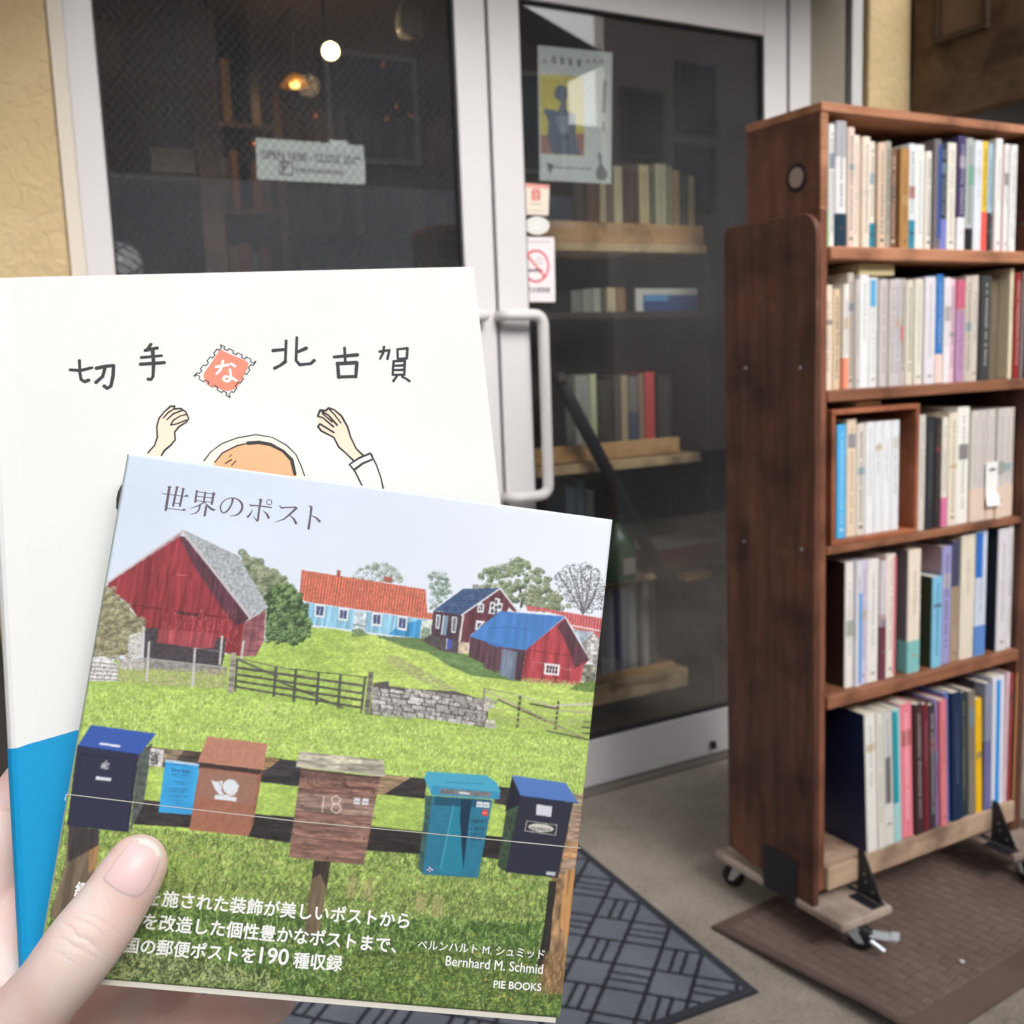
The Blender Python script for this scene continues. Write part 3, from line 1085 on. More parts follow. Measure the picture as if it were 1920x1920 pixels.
P(616, 690, 306, (208, 200, 196), "grey paperback with dark foot print, left of a set on the second shelf", ybase=1265, ink=(150, 146, 144))
P(692, 752, 312, (206, 198, 196), "grey paperback second of the matching set on the second shelf", ybase=1260, ink=(150, 146, 144))
P(754, 812, 302, (204, 198, 206), "lilac grey paperback third of the matching set", ybase=1255, ink=(140, 136, 150))
P(814, 868, 304, (196, 188, 182), "grey book with a red mark and black blot on its spine", ybase=1255, stripe=(.1, .6, .42, .56, (206, 130, 122)), ink=(80, 76, 72))
P(872, 936, 314, (224, 218, 200), "ivory hardback left of the other ivory one on the second shelf", ybase=1250)
P(944, 1018, 304, (230, 224, 210), "ivory hardback with rounded head, left of the lilac white book", ybase=1245, text=False)
P(1026, 1122, 286, (228, 224, 230), "wide lilac white book beside the bright blue one", ybase=1240, text=False)
P(1124, 1184, 264, (52, 122, 192), "bright blue book with a pale peach foot on the second shelf", ybase=1230, foot=((244, 216, 204), .27), ink=(190, 210, 230))
P(1188, 1246, 292, (236, 230, 232), "white book between the bright blue and pink ones", ybase=1220, text=False)
P(1250, 1304, 302, (232, 196, 212), "pale pink book with small black print, second shelf", ybase=1215, ink=(60, 50, 56))
P(1308, 1378, 312, (190, 146, 184), "mauve book with a rose red head on the second shelf", ybase=1210, cap=((206, 104, 128), .72), ink=(130, 96, 140))
P(1386, 1452, 278, (206, 194, 182), "grey beige book right of the mauve one", ybase=1200)
P(1454, 1512, 272, (212, 202, 190), "pale beige book left of the black lettered one", ybase=1195, text=False)
P(1518, 1606, 274, (64, 66, 66), "black book with a column of white letters on the second shelf", ybase=1185, ink=(218, 218, 214))
P(1612, 1690, 300, (116, 106, 86), "olive brown book standing left of the tall cream one", ybase=1175, text=False, dy=0.03)
P(1700, 1826, 205, (236, 222, 190), "thick tall cream book near the right end of the second shelf", ybase=1170, text=False)
P(1834, 1892, 246, (152, 48, 48), "dark red book beside the thick cream one on the second shelf", ybase=1165)
P(1894, 1950, 236, (190, 186, 186), "grey book last on the right of the second shelf", ybase=1160)
# flat cream box lying on top of the row, and a flat board on the row below
q0, q1 = onY(1520 + 440 / 4.8, 460 + 285 / 4.8, SY + 0.02), onY(1520 + 756 / 4.8, 460 + 182 / 4.8, SY + 0.02)
o = MB().box(0, q1[0] - q0[0], 0, 0.11, 0, q1[2] - q0[2]).build("book", mat((240, 222, 172), 0.6, 0.04), None, 0.002)
o.location = (q0[0], SY + 0.02, q0[2] + 0.004)
tag(o, "cream book lying flat across the tops of the second shelf row", "book", BOOKS)
MB().box(0.001, q1[0] - q0[0] - 0.003, 0.003, 0.108, 0.003, q1[2] - q0[2] - 0.003).build("pages", PAGES, o)

# small wooden crate on the third shelf
r3 = Row(1520, 740, 4.8, zC, SY + 0.012)
cz0 = zC + 0.0006
ca, cb_ = onY(1520 + 190 / 4.8, 740 + 1340 / 4.8, SY - 0.004), onY(1520 + 968 / 4.8, 740 + 1160 / 4.8, SY - 0.004)
ct = onY(1520 + 195 / 4.8, 740 + 140 / 4.8, SY - 0.004)[2]
cw, chh = cb_[0] - ca[0], ct - cz0
crate = thing("wooden_crate", "small open wooden crate holding books on its side on the third shelf", "crate", (ca[0], SY - 0.004, cz0))
CR = wood((150, 84, 54), (186, 116, 80), (1.6, 16, 16), 0.6)
CRV = wood((140, 78, 50), (176, 108, 74), (16, 16, 1.6), 0.6)
tk = 0.0105
MB().box(0, cw, 0, 0.185, chh - tk, chh).build("top_board", CR, crate, 0.0015)
MB().box(0, cw, 0, 0.185, 0, tk).build("bottom_board", CR, crate, 0.0015)
MB().box(0, tk, 0.0005, 0.1845, tk + 0.0002, chh - tk - 0.0002).build("side_board", CRV, crate, 0.0015)
MB().box(cw - tk, cw, 0.0005, 0.1845, tk + 0.0002, chh - tk - 0.0002).build("side_board", CRV, crate, 0.0015)
MB().box(tk + 0.0003, cw - tk - 0.0003, 0.176, 0.183, tk + 0.0003, chh - tk - 0.0003).build("back_board", CRV, crate)
r3c = Row(1520, 740, 4.8, cz0 + tk, SY + 0.012)
r3c.free = False
r3c.minx = ca[0] + tk + 0.001
P = r3c.put
P(236, 318, 272, (88, 184, 238), "sky blue book at the left inside the wooden crate", ybase=1270, ink=(190, 224, 246))
P(322, 408, 226, (232, 212, 186), "cream book inside the crate beside the sky blue one", ybase=1250, ink=(170, 150, 126))
P(412, 486, 262, (224, 216, 206), "ivory book with black ink blots inside the crate", ybase=1225, ink=(46, 40, 40))
for i, lb in enumerate(("thin blank white booklet next to the blotted ivory book in the crate", "thin blank white booklet second in the crate's white stack", "thin blank white booklet third in the crate's white stack", "thin blank white booklet last in the crate, against its empty space")):
    P(492 + i * 76, 566 + i * 76, 250 - i * 6, ((236, 238, 240), (232, 234, 238), (238, 238, 240), (230, 232, 236))[i], lb, ybase=1205 - i * 14, text=False)
P = r3.put
r3.minx = cb_[0] + 0.001
P(960, 1030, 186, (214, 208, 200), "greyish white book right beside the wooden crate", ybase=1150, text=False)
P(1032, 1106, 204, (48, 52, 58), "charcoal book with plain spine on the third shelf", ybase=1140, text=False)
P(1108, 1168, 214, (52, 46, 46), "black brown book with worn tan head on the third shelf", ybase=1135, ink=(120, 100, 80))
P(1174, 1226, 206, (232, 224, 210), "cream book with a pink foot on the third shelf", ybase=1120, foot=((222, 120, 166), .27), text=False)
P(1230, 1314, 166, (230, 220, 202), "cream book with tan title beside the tall white one, third shelf", ybase=1105, ink=(150, 130, 104))
P(1318, 1424, 114, (240, 238, 232), "tallest white book on the third shelf, beside the beige set", ybase=1090, ink=(120, 120, 118))
for i, lb in enumerate(("first beige volume, next to the tall white book", "second beige volume of the set on the third shelf", "third beige volume of the set, behind the paper slip's left edge", "fourth beige volume of the set, behind the hanging paper slip", "fifth beige volume of the set, just right of the paper slip", "last beige volume at the right end of the third shelf set")):
    P(1430 + i * 75, 1502 + i * 75, 150 - i * 7, (212 - (i % 2) * 6, 204 - (i % 2) * 5, 196), lb, ybase=1070 - i * 14, foot=((228, 206, 188), .3), ink=(180, 172, 164))
q0, q1 = onY(1520 + 1592 / 4.8, 740 + 1010 / 4.8, SY + 0.002), onY(1520 + 1722 / 4.8, 740 + 600 / 4.8, SY + 0.002)
V, F = [], []
ww, hh = q1[0] - q0[0], q1[2] - q0[2]
for k in range(9):
    t_ = k / 8
    V += [(0, -0.010 * max(0, t_ - .7) ** 1.3 * 3, hh * (1 - t_)), (ww, -0.010 * max(0, t_ - .7) ** 1.3 * 3, hh * (1 - t_))]
V += [(v[0], v[1] + 0.0004, v[2]) for v in V]
F = [(2 * k + 1, 2 * k, 2 * k + 2, 2 * k + 3) for k in range(8)] + [(18 + 2 * k, 18 + 2 * k + 1, 18 + 2 * k + 3, 18 + 2 * k + 2) for k in range(8)]
o = MB().add(V, F).build("paper_slip", mat((244, 243, 240), 0.6, 0.02), None, smooth=True)
o.location = (q0[0], SY + 0.0085, q0[2])
tag(o, "white paper slip hanging over the beige volumes on the third shelf", "paper slip")
MB().box(ww * .25, ww * .7, -0.0009, -0.0004, hh * .80, hh * .86).build("slip_print", mat((110, 104, 104), 0.6), o)
q0 = onY(1600, 758, SY + 0.03)
o = MB().box(0, 0.075, 0, 0.10, 0, 0.011).build("book", mat((238, 214, 166), 0.6, 0.04), None, 0.001)
o.location = (q0[0], SY + 0.022, cz0 + chh + 0.0008)
tag(o, "thin cream booklet lying flat on top of the wooden crate", "book", BOOKS)

r4 = Row(1520, 960, 4.8, zD, SY + 0.010)
P = r4.put
k4 = dict(d=0.165)
P(325, 398, 452, (236, 232, 226), "white book with a dark brown pictured cover, first on the fourth shelf", ybase=1610, cover=(58, 38, 34), **k4, text=False)
P(400, 454, 442, (216, 218, 224), "grey white book with a blue stripe down its lower spine", ybase=1590, stripe=(.45, .95, .02, .74, (96, 158, 222)), **k4, text=False)
P(456, 512, 432, (212, 204, 226), "lilac book beside the blue striped one on the fourth shelf", ybase=1570, **k4, text=False)
P(516, 618, 426, (234, 230, 226), "wide white book with grey specks on the fourth shelf", ybase=1545, **k4, text=False)
P(622, 676, 440, (196, 168, 172), "narrow book mottled red and white, fourth shelf", ybase=1500, foot=((110, 60, 74), .45), cap=((214, 206, 212), .55), **k4, text=False)
P(680, 768, 382, (236, 224, 214), "cream book with a rose red edge on the fourth shelf", ybase=1450, stripe=(.75, 1.0, .02, .98, (218, 120, 132)), **k4, text=False)
P(872, 985, 342, (236, 222, 206), "cream book with an aqua foot and photo cover, fourth shelf", ybase=1465, cover=(118, 106, 112), foot=((132, 194, 192), .265), dy=-0.004, d=0.17, text=False)
P(1082, 1168, 588, (132, 196, 226), "short light blue book with a green cover on the fourth shelf", ybase=1430, cover=(58, 66, 48), d=0.15, dy=-0.004, ink=(40, 90, 150))
P(1172, 1258, 314, (158, 156, 206), "tall lilac blue book with a pinkish cover, fourth shelf", ybase=1405, cover=(178, 150, 158), **k4)
P(1262, 1334, 256, (172, 150, 126), "tan book with a dark blue head on the fourth shelf", ybase=1395, cap=((74, 76, 100), .62), **k4, text=False)
P(1338, 1462, 210, (228, 218, 200), "thick cream book beside the blue and white one, fourth shelf", ybase=1385, **k4, text=False)
P(1466, 1566, 156, (206, 214, 230), "white book blotched with deep blue on the fourth shelf", ybase=1350, stripe=(.0, .55, .62, .97, (48, 116, 206)), foot=((96, 140, 206), .24), **k4, text=False)
P(1660, 1752, 158, (222, 218, 224), "pale lilac book with a navy cover on the fourth shelf", ybase=1290, cover=(36, 44, 60), dy=-0.002, d=0.16, text=False)
P(1756, 1812, 120, (228, 226, 226), "white book third from the right end of the fourth shelf", ybase=1275, **k4)
P(1816, 1862, 112, (236, 232, 222), "cream white book second from the right end of the fourth shelf", ybase=1265, **k4, text=False)
P(1866, 1915, 116, (218, 214, 204), "grey cream book last on the fourth shelf", ybase=1255, **k4, text=False)

r5 = Row(1520, 1220, 4.8, zE, SY - 0.006)
P = r5.put
k5 = dict(d=0.17, lean=-2.6)
P(512, 604, 562, (234, 232, 226), "white book with a navy and black cover, first on the bottom shelf", ybase=1765, cover=(32, 40, 74), **k5, text=False)
P(606, 664, 566, (226, 222, 212), "ivory book beside the navy covered one on the bottom shelf", ybase=1745, **k5, text=False)
P(666, 752, 540, (206, 206, 202), "grey book with a blurred black and white photo spine, bottom shelf", ybase=1735, foot=((224, 220, 214), .3), stripe=(.2, .7, .32, .66, (108, 106, 106)), **k5, text=False)
P(756, 826, 520, (168, 212, 214), "pale aqua book with a teal band on the bottom shelf", ybase=1690, stripe=(.02, .6, .3, .98, (20, 156, 172)), **k5, text=False)
P(834, 940, 470, (238, 134, 150), "pink book with white lettering on the bottom shelf", ybase=1625, ink=(250, 216, 220), **k5)
P(944, 1012, 482, (66, 44, 46), "dark brown book between the pink and maroon ones", ybase=1605, ink=(190, 180, 176), **k5)
P(1014, 1070, 480, (112, 34, 48), "maroon book on the bottom shelf", ybase=1595, **k5, text=False)
P(1072, 1136, 486, (58, 52, 58), "dark grey book with silver lettering, bottom shelf", ybase=1585, ink=(196, 192, 196), **k5)
P(1138, 1166, 440, (162, 136, 196), "very thin violet book on the bottom shelf", ybase=1570, **k5, text=False)
P(1168, 1226, 446, (226, 128, 136), "salmon pink book with a violet edge, bottom shelf", ybase=1560, **k5, text=False)
P(1230, 1272, 372, (96, 118, 182), "slim blue book between salmon and navy books", ybase=1530, **k5, text=False)
P(1276, 1362, 376, (24, 44, 78), "wide navy book on the bottom shelf", ybase=1510, **k5, text=False)
P(1364, 1422, 372, (34, 56, 66), "dark teal book with gold specks on the bottom shelf", ybase=1505, ink=(150, 140, 110), **k5)
P(1426, 1488, 362, (132, 124, 112), "grey brown book left of the yellow one, bottom shelf", ybase=1490, **k5, text=False)
P(1492, 1550, 434, (246, 194, 24), "bright yellow book on the bottom shelf", ybase=1480, **k5, text=False)
P(1556, 1622, 300, (116, 116, 166), "indigo book with a dark mottled cover on the bottom shelf", ybase=1445, cover=(70, 62, 74), cap=((140, 146, 168), .55), d=0.17, lean=-1.5, text=False)
P(1626, 1738, 236, (228, 226, 236), "white book with a vivid blue stripe on the bottom shelf", ybase=1410, stripe=(.3, .62, .02, .97, (16, 152, 232)), d=0.17, lean=-1.0, text=False)
P(1742, 1772, 206, (232, 196, 206), "thin pinkish white book near the right end of the bottom shelf", ybase=1375, d=0.17, text=False)
P(1776, 1822, 212, (150, 60, 58), "brick red book near the right end of the bottom shelf", ybase=1355, d=0.17, text=False)
P(1826, 1872, 205, (206, 150, 92), "ochre book second from the right end of the bottom shelf", ybase=1345, d=0.17, text=False)
P(1876, 1930, 200, (206, 134, 112), "terracotta book last on the bottom shelf", ybase=1335, d=0.17, text=False)

# ====================================================================== mats
def grid_mesh(name, nx, ny, fxyz, fcol, m):
    U, Vv = np.meshgrid(np.linspace(0, 1, nx), np.linspace(0, 1, ny))
    Pp = fxyz(U, Vv).reshape(-1, 3)
    cc = fcol(U, Vv).reshape(-1, 3)
    idx = np.arange(nx * ny).reshape(ny, nx)
    f = np.stack([idx[:-1, :-1], idx[:-1, 1:], idx[1:, 1:], idx[1:, :-1]], -1).reshape(-1, 4)
    me_ = bpy.data.meshes.new(name)
    me_.from_pydata([tuple(p) for p in Pp], [], [tuple(q) for q in f.tolist()])
    a_ = me_.attributes.new("ink", 'FLOAT_COLOR', 'POINT')
    k_ = np.ones((len(cc), 4), np.float32)
    k_[:, :3] = cc
    a_.data.foreach_set("color", k_.ravel())
    me_.materials.append(m)
    o_ = bpy.data.objects.new(name, me_)
    COL.objects.link(o_)
    return o_


# blue-grey door mat with its basket pattern set on the diagonal
c0 = onZ(1422, 1858, 0.008)
c1 = onZ(1092, 1590, 0.008)
yd = (c1 - c0) / np.linalg.norm(c1 - c0)
xd = np.array([-yd[1], yd[0], 0])
ML, MW = 0.78, 1.16
pr = onZ(1200, 1700, 0.008)
pr2 = onZ(1272, 1712, 0.008)
pa = math.atan2(*(onZ(1280, 1712, 0.008) - onZ(1150, 1690, 0.008))[[1, 0]])
def mat1_xyz(U, Vv):
    B_ = c0[None, None, :] + xd[None, None, :] * (U * MW)[..., None] + yd[None, None, :] * (Vv * ML)[..., None]
    B_ = B_.copy()
    B_[..., 2] = 0.0075 + mat1_h(U, Vv) * 0.0018
    return B_


def mat1_h(U, Vv):
    x, y = U * MW, Vv * ML
    wx_ = c0[0] + xd[0] * x + yd[0] * y
    wy_ = c0[1] + xd[1] * x + yd[1] * y
    a = math.radians(-45) + math.atan2(yd[1], yd[0])
    p_, q_ = (wx_ * math.cos(a) + wy_ * math.sin(a)) / 0.088, (-wx_ * math.sin(a) + wy_ * math.cos(a)) / 0.088
    i, j = np.floor(p_), np.floor(q_)
    fp_, fq_ = p_ - i, q_ - j
    h = np.ones_like(p_)
    h[(np.minimum(fp_, 1 - fp_) < 0.055) | (np.minimum(fq_, 1 - fq_) < 0.055)] = 0
    odd = ((i + j) % 2) == 1
    fs = np.where((i % 2) == 0, fp_, fq_)
    bars = (np.abs(fs - 0.36) < 0.05) | (np.abs(fs - 0.64) < 0.05)
    h[odd & bars] = 0
    rim = np.minimum(np.minimum(x, MW - x), np.minimum(y, ML - y)) < 0.022
    h[rim] = 0.15
    return h


def mat1_c(U, Vv):
    h = mat1_h(U, Vv)[..., None]
    n = 0.8 + 0.4 * RNG.random(U.shape + (1,))
    n = n * (0.85 + 0.3 * vnoise(max(U.shape), 14, 14, 77)[:U.shape[0], :U.shape[1]][..., None])
    return (np.array(lin((44, 46, 52))) * (1 - h) + np.array(lin((104, 108, 118))) * h) * n


m1 = grid_mesh("doormat", 560, 400, mat1_xyz, mat1_c, attr_mat("carpet_tile", 0.95, 0.1))
tag(m1, "blue grey doormat with diagonal basket pattern in front of the doors", "doormat")
mb = MB()
for a_, b_ in ((0, 0),):
    pass
q = [c0, c0 + xd * MW, c0 + xd * MW + yd * ML, c0 + yd * ML]
MB().add([(p[0], p[1], 0.0025) for p in q] + [(p[0], p[1], 0.0073) for p in q], [(0, 1, 5, 4), (1, 2, 6, 5), (2, 3, 7, 6), (3, 0, 4, 7), (0, 3, 2, 1)]).build("rubber_edge", mat((30, 31, 34), 0.8), m1)

# brown woven-look rubber mat under the shelf, curling up along its left edge
d0 = onZ(1335, 1735, 0.012)
d1 = onZ(1650, 1920, 0.012)
yv = (d1 - d0) / np.linalg.norm(d1 - d0)
xv = np.array([-yv[1], yv[0], 0])
rr_ = onZ(1915, 1848, 0.012)
NL = float((rr_ - d0) @ yv) + 0.0
NW = 1.05
def m2h(U, Vv):
    x, y = U * NW, Vv * NL
    c = 0.030
    i, j = np.floor(x / c), np.floor(y / c)
    fx_, fy_ = x / c - i, y / c - j
    od = ((i + j) % 2) == 0
    fs = np.where(od, fx_, fy_)
    ft = np.where(od, fy_, fx_)
    h = 0.45 + 0.55 * np.abs(np.sin(fs * math.pi * 3)) ** 0.6
    h = h * np.clip(np.minimum(ft, 1 - ft) * 9, 0, 1) ** 0.5
    rim = np.minimum(np.minimum(x, NW - x), np.minimum(y, (NL - y) * 0.42)) < 0.03
    h[rim] = 0.62
    return h


def m2xyz(U, Vv):
    B_ = (d0[None, None, :] + xv[None, None, :] * (U * NW)[..., None] + yv[None, None, :] * (Vv * NL)[..., None]).copy()
    curl = 0.030 * np.clip(1 - U * NW / 0.10, 0, 1) ** 2 * np.clip(Vv * 1.3, 0, 1)
    B_[..., 2] = 0.009 + m2h(U, Vv) * 0.0042 + curl
    return B_


def m2c(U, Vv):
    h = m2h(U, Vv)[..., None]
    n = (0.9 + 0.2 * RNG.random(U.shape + (1,))) * (0.8 + 0.4 * vnoise(max(U.shape), 10, 10, 78)[:U.shape[0], :U.shape[1]][..., None])
    return (np.array(lin((38, 30, 28))) * (1 - h) + np.array(lin((116, 97, 88))) * h) * n


m2 = grid_mesh("rubber_mat", 620, 330, m2xyz, m2c, attr_mat("rubber_weave", 0.7, 0.3))
tag(m2, "brown rubber mat with woven relief lying under the rolling bookshelf", "mat")
so2 = m2.modifiers.new("thickness", 'SOLIDIFY')
so2.thickness = 0.006
so2.offset = -1 if xv[0] * yv[1] - xv[1] * yv[0] > 0 else 1
q = onZ(1804, 1802, 0.013)
o = MB().lathe([(0.0002, 0.003), (0.004, 0.0022), (0.0055, 0.0), (0.0002, 0.0)], (0, 0, 0), 'z', 9).build("paper_scrap", mat((224, 220, 214), 0.7), None)
o.location = (q[0], q[1], 0.012)
tag(o, "tiny white scrap lying on the brown rubber mat", "scrap")
# ====================================================================== papers stuck on the glass
GY = FY - 0.0036
GP = Plane((0, GY, 0), (1, 0, 0), (0, 0, 1))


def sheet(name, label, cat, corners, col, thick=0.0006, Y=None, tint_rough=0.6):
    """paper on the glass: corner pixels in order; real thin sheet"""
    o = thing(name, label, cat, (0, 0, 0))
    pts = [GP.uv(*c) for c in corners]
    cx_, cz_ = np.mean([p[0] for p in pts]), np.mean([p[1] for p in pts])
    y = GY if Y is None else Y
    o.location = (cx_, y, cz_)
    n = len(pts)
    V = [(u - cx_, -thick, v - cz_) for u, v in pts] + [(u - cx_, 0, v - cz_) for u, v in pts]
    F = [tuple(range(n)), tuple(range(2 * n - 1, n - 1, -1))] + [(i, n + i, n + (i + 1) % n, (i + 1) % n) for i in range(n)]
    MB().add(V, F).build("paper", mat(col, tint_rough, 0.02), o)
    pl = Plane((cx_, y - thick, cz_), (1, 0, 0), (0, 0, 1))
    return o, pl


def flat_parent(o, pl):
    """child frame whose local z points out of the sheet"""
    e = bpy.data.objects.new("printing", None)
    COL.objects.link(e)
    e.parent = o
    e.matrix_local = Matrix(((1, 0, 0, 0), (0, 0, -1, -0.0006), (0, 1, 0, 0), (0, 0, 0, 1)))
    return e


def glue(child, o):
    """bake a sheet-space mesh (x, y, out) into the thing's own space"""
    M = Matrix(((1, 0, 0, 0), (0, 0, -1, -0.0006), (0, 1, 0, 0), (0, 0, 0, 1)))
    child.data.transform(M)
    child.parent = o
    return child


dkink = mat((58, 58, 60), 0.7, 0.04)
gyink = mat((120, 122, 122), 0.7, 0.04)
rdink = mat((206, 60, 74), 0.6, 0.04)
s1, p1 = sheet("opening_hours_sign", "white paper giving opening hours on the left glass door", "sign", [(484, 335), (686, 345), (684, 272), (481, 257)], (214, 218, 216), Y=FY + 0.005)
glue(lettering("OPEN 10:00 - CLOSE 20:00", p1, (490, 297), (678, 309), dkink, None, "hours_lettering", 0.02, 0.00008, height=1.25), s1)
glue(lettering("P", p1, (530, 325), (541, 326), dkink, None, "parking_lettering", 0.02, 0.00008, height=1.3), s1)
k = Ink(p1)
k.stroke([(525, 303, 2.2), (525, 327, 2.2), (549, 328.5, 2.2), (549, 304.5, 2.2), (525, 303, 2.2)])
x = 556.0
while x < 645:
    k.stroke([(x, 314 + (x - 556) * .06, 2), (x + RNG.uniform(2, 5), 324 + (x - 556) * .06, 2)])
    k.stroke([(x - 1, 319 + (x - 556) * .06, 1.6), (x + 5, 319 + (x - 556) * .06, 1.6)])
    x += 7.5
glue(k.build("parking_note", [dkink], None), s1)
tp = Ink(p1,0.0001)
tp.fill([(616, 262), (650, 264), (662, 285), (622, 277)])  # pale glossy patches laid over the sheet
tp.fill([(668, 300), (684, 302), (685, 343), (670, 342)])
glue(tp.build("pale_patch", mat((226, 228, 228), 0.25, 0.02, spec=0.6), None), s1)

s2, p2 = sheet("exhibition_poster", "pale grey exhibition poster with a yellow picture on the right glass door", "poster", [(1015, 337), (1149, 344), (1151, 97), (1011, 83)], (206, 210, 208), Y=FY + 0.005)
c = zc(1000, 70, 6.859)
k = Ink(p2)
k.fill(c((78, 470), (650, 505), (655, 1510), (600, 1525), (95, 1495)), 0)
k.fill(c((95, 1260), (655, 1235), (650, 1520), (95, 1495)), 1)
k.fill(c((180, 1300), (190, 1100), (170, 1020), (130, 960), (150, 915), (240, 930), (320, 950), (350, 870), (345, 820), (280, 780), (265, 720), (300, 630), (370, 610), (430, 650), (445, 740), (415, 830), (425, 940), (530, 990), (545, 1080), (545, 1290), (600, 1510), (250, 1500)), 2)
k.fill(c((290, 1010), (430, 1000), (470, 1110), (440, 1240), (350, 1230), (300, 1100)), 3)
k.fill(c((370, 1265), (470, 1270), (430, 1320)), 4)
for x in (265, 370, 475, 590):
    for dy in (0, 30, 60):
        k.stroke(c((x - 22, 255 + dy + (x - 265) * .13), (x + 22, 262 + dy + (x - 265) * .13)) and [(*c((x - 22, 255 + dy + (x - 265) * .13))[0], 2.4), (*c((x + 22, 262 + dy + (x - 265) * .13))[0], 2.4)], 5)
    k.stroke([(*c((x, 240 + (x - 265) * .13))[0], 2.6), (*c((x + 4, 330 + (x - 265) * .13))[0], 2.6)], 5)
for x in (700, 790, 880, 140):
    k.stroke([(*c((x, 280))[0], 1.6), (*c((x + 10, 350))[0], 1.6)], 5)
    k.stroke([(*c((x - 30, 300))[0], 1.4), (*c((x + 35, 310))[0], 1.4)], 5)
k.stroke([(*c((920, 570))[0], 5), (*c((905, 960))[0], 5)], 5)
k.stroke([(*c((905, 1090))[0], 3), (*c((900, 1210))[0], 3)], 5)
k.fill(c((830, 1480), (870, 1490), (880, 1620), (950, 1720), (955, 1800), (910, 1840), (830, 1830), (800, 1780), (810, 1700), (850, 1640)), 5)
k.fill(c((170, 1610), (270, 1640), (240, 1720), (205, 1760), (190, 1700)), 6)
x = 290.0
while x < 740:
    k.stroke([(*c((x, 1662 + (x - 290) * .05))[0], 2.2), (*c((x + 14, 1680 + (x - 290) * .05))[0], 2.2)], 5)
    x += 34
glue(k.build("poster_print", [mat((206, 192, 96), 0.6, 0.1, 30), mat((160, 116, 106), 0.6, 0.1, 30), mat((92, 104, 124), 0.6, 0.22, 40), mat((128, 138, 156), 0.6, 0.15, 40), mat((62, 70, 84), 0.6, 0.1), mat((120, 124, 124), 0.6, 0.05), mat((126, 108, 98), 0.6, 0.1)], None), s2)

s3, p3 = sheet("stamp_sticker", "small cream square sticker with a red emblem on the glass, under the poster", "sticker", [(981, 402), (1028, 404), (1030, 347), (980, 343)], (226, 214, 198))
k = Ink(p3)
k.fill([(980.5, 350), (1029.5, 354), (1029.8, 347), (980, 343.4)], 1)
for a_, b_ in (((999, 356), (1011, 356)), ((997, 362), (1013, 362)), ((998, 368), (1012, 368)), ((998, 374), (1012, 374)), ((1000, 356), (999, 374)), ((1010, 356), (1011, 374))):
    k.stroke([(*a_, 2.6), (*b_, 2.6)], 0)
k.stroke([(994, 382, 2), (1015, 383, 2)], 2)
k.stroke([(988, 395, 1.2), (1020, 396, 1.2)], 2)
glue(k.build("emblem", [rdink, mat((226, 150, 144), 0.6), mat((176, 170, 160), 0.6)], None), s3)
el = [(1007 + 23 * math.cos(-a), 423 + 17 * math.sin(-a)) for a in np.linspace(0, 2 * math.pi, 28)[:-1]]
s4, p4 = sheet("oval_sticker", "white oval sticker on the glass above the no smoking sign", "sticker", el[::-1] if False else [(1007 + 23 * math.cos(a), 423 - 17 * math.sin(a)) for a in np.linspace(0, 2 * math.pi, 28)[:-1]], (226, 224, 220))
k = Ink(p4)
k.stroke([(1007 + 16 * math.cos(a), 423 + 11 * math.sin(a), 1.4) for a in np.linspace(0, 2 * math.pi, 24)], 0)
k.stroke([(996, 422, 1.0), (1018, 422, 1.0)], 0)
glue(k.build("oval_print", [mat((196, 194, 190), 0.6)], None), s4)
s5, p5 = sheet("no_smoking_sign", "white no smoking sign with red ring above the door handle", "sign", [(974, 566), (1041, 566), (1039, 445), (972, 444)], (232, 222, 224))
k = Ink(p5)
cx_, cy_ = 1005, 499
k.stroke([(cx_ + 23 * math.cos(a), cy_ + 29 * math.sin(a), 3.6) for a in np.linspace(0, 2 * math.pi, 36)], 0)
k.stroke([(cx_ - 16, cy_ - 20, 3.6), (cx_ + 16, cy_ + 20, 3.6)], 0)
k.stroke([(992, 507, 3.4), (1013, 507, 3.4)], 1)
k.stroke([(1014, 507, 3.0), (1017, 507, 3.0)], 0)
for a0 in (0.0, 2.0, 4.0):
    k.stroke([(1012 + 5 * math.cos(a0 + t), 489 + 6 * math.sin(a0 + t), 1.3) for t in np.linspace(0, 3.2, 7)], 2)
x = 979.0
while x < 1030:
    k.stroke([(x, 452, 2.0), (x + 3, 455, 2.0)], 2)
    x += 6
glue(k.build("no_smoking_symbol", [rdink, mat((40, 36, 40), 0.6), mat((166, 158, 160), 0.6)], None), s5)
glue(lettering("店内全面禁煙", p5, (981, 547), (1031, 548), mat((52, 52, 74), 0.6), None, "sign_lettering", 0.02, 0.00008, height=1.1), s5)

# ====================================================================== bookcase just inside the right-hand door
IY = 2.92
INB = "books on the shelves inside the door"
BC = wood((92, 62, 40), (136, 96, 62), (1.4, 16, 16), 0.6)
PINE = wood((206, 154, 98), (232, 186, 132), (1.4, 14, 14), 0.55)
PINE2 = wood((214, 178, 130), (236, 206, 162), (1.4, 14, 14), 0.55)
DKW = wood((44, 34, 28), (68, 52, 42), (16, 16, 1.5), 0.65)
ibc = thing("inner_bookcase", "dark bookcase with pale pine shelf lips standing inside the right door", "bookcase", (1.62, IY, 0))
bx0, bx1 = 1.62, 2.44
MB().box(-0.02, 0.0, 0.02, 0.26, 0.008, 2.3).build("side_panel", DKW, ibc)
MB().box(bx1 - bx0, bx1 - bx0 + 0.02, 0.02, 0.26, 0.008, 2.3).build("side_panel", DKW, ibc)
MB().box(0.001, bx1 - bx0 - 0.001, 0.24, 0.256, 0.008, 2.3).build("back_panel", mat((40, 34, 30), 0.8, 0.1), ibc)
z1t, z1m, z1b = onY(1180, 420, IY)[2], onY(1180, 457, IY)[2], onY(1180, 472, IY)[2]
z2 = onY(1200, 584, IY)[2]
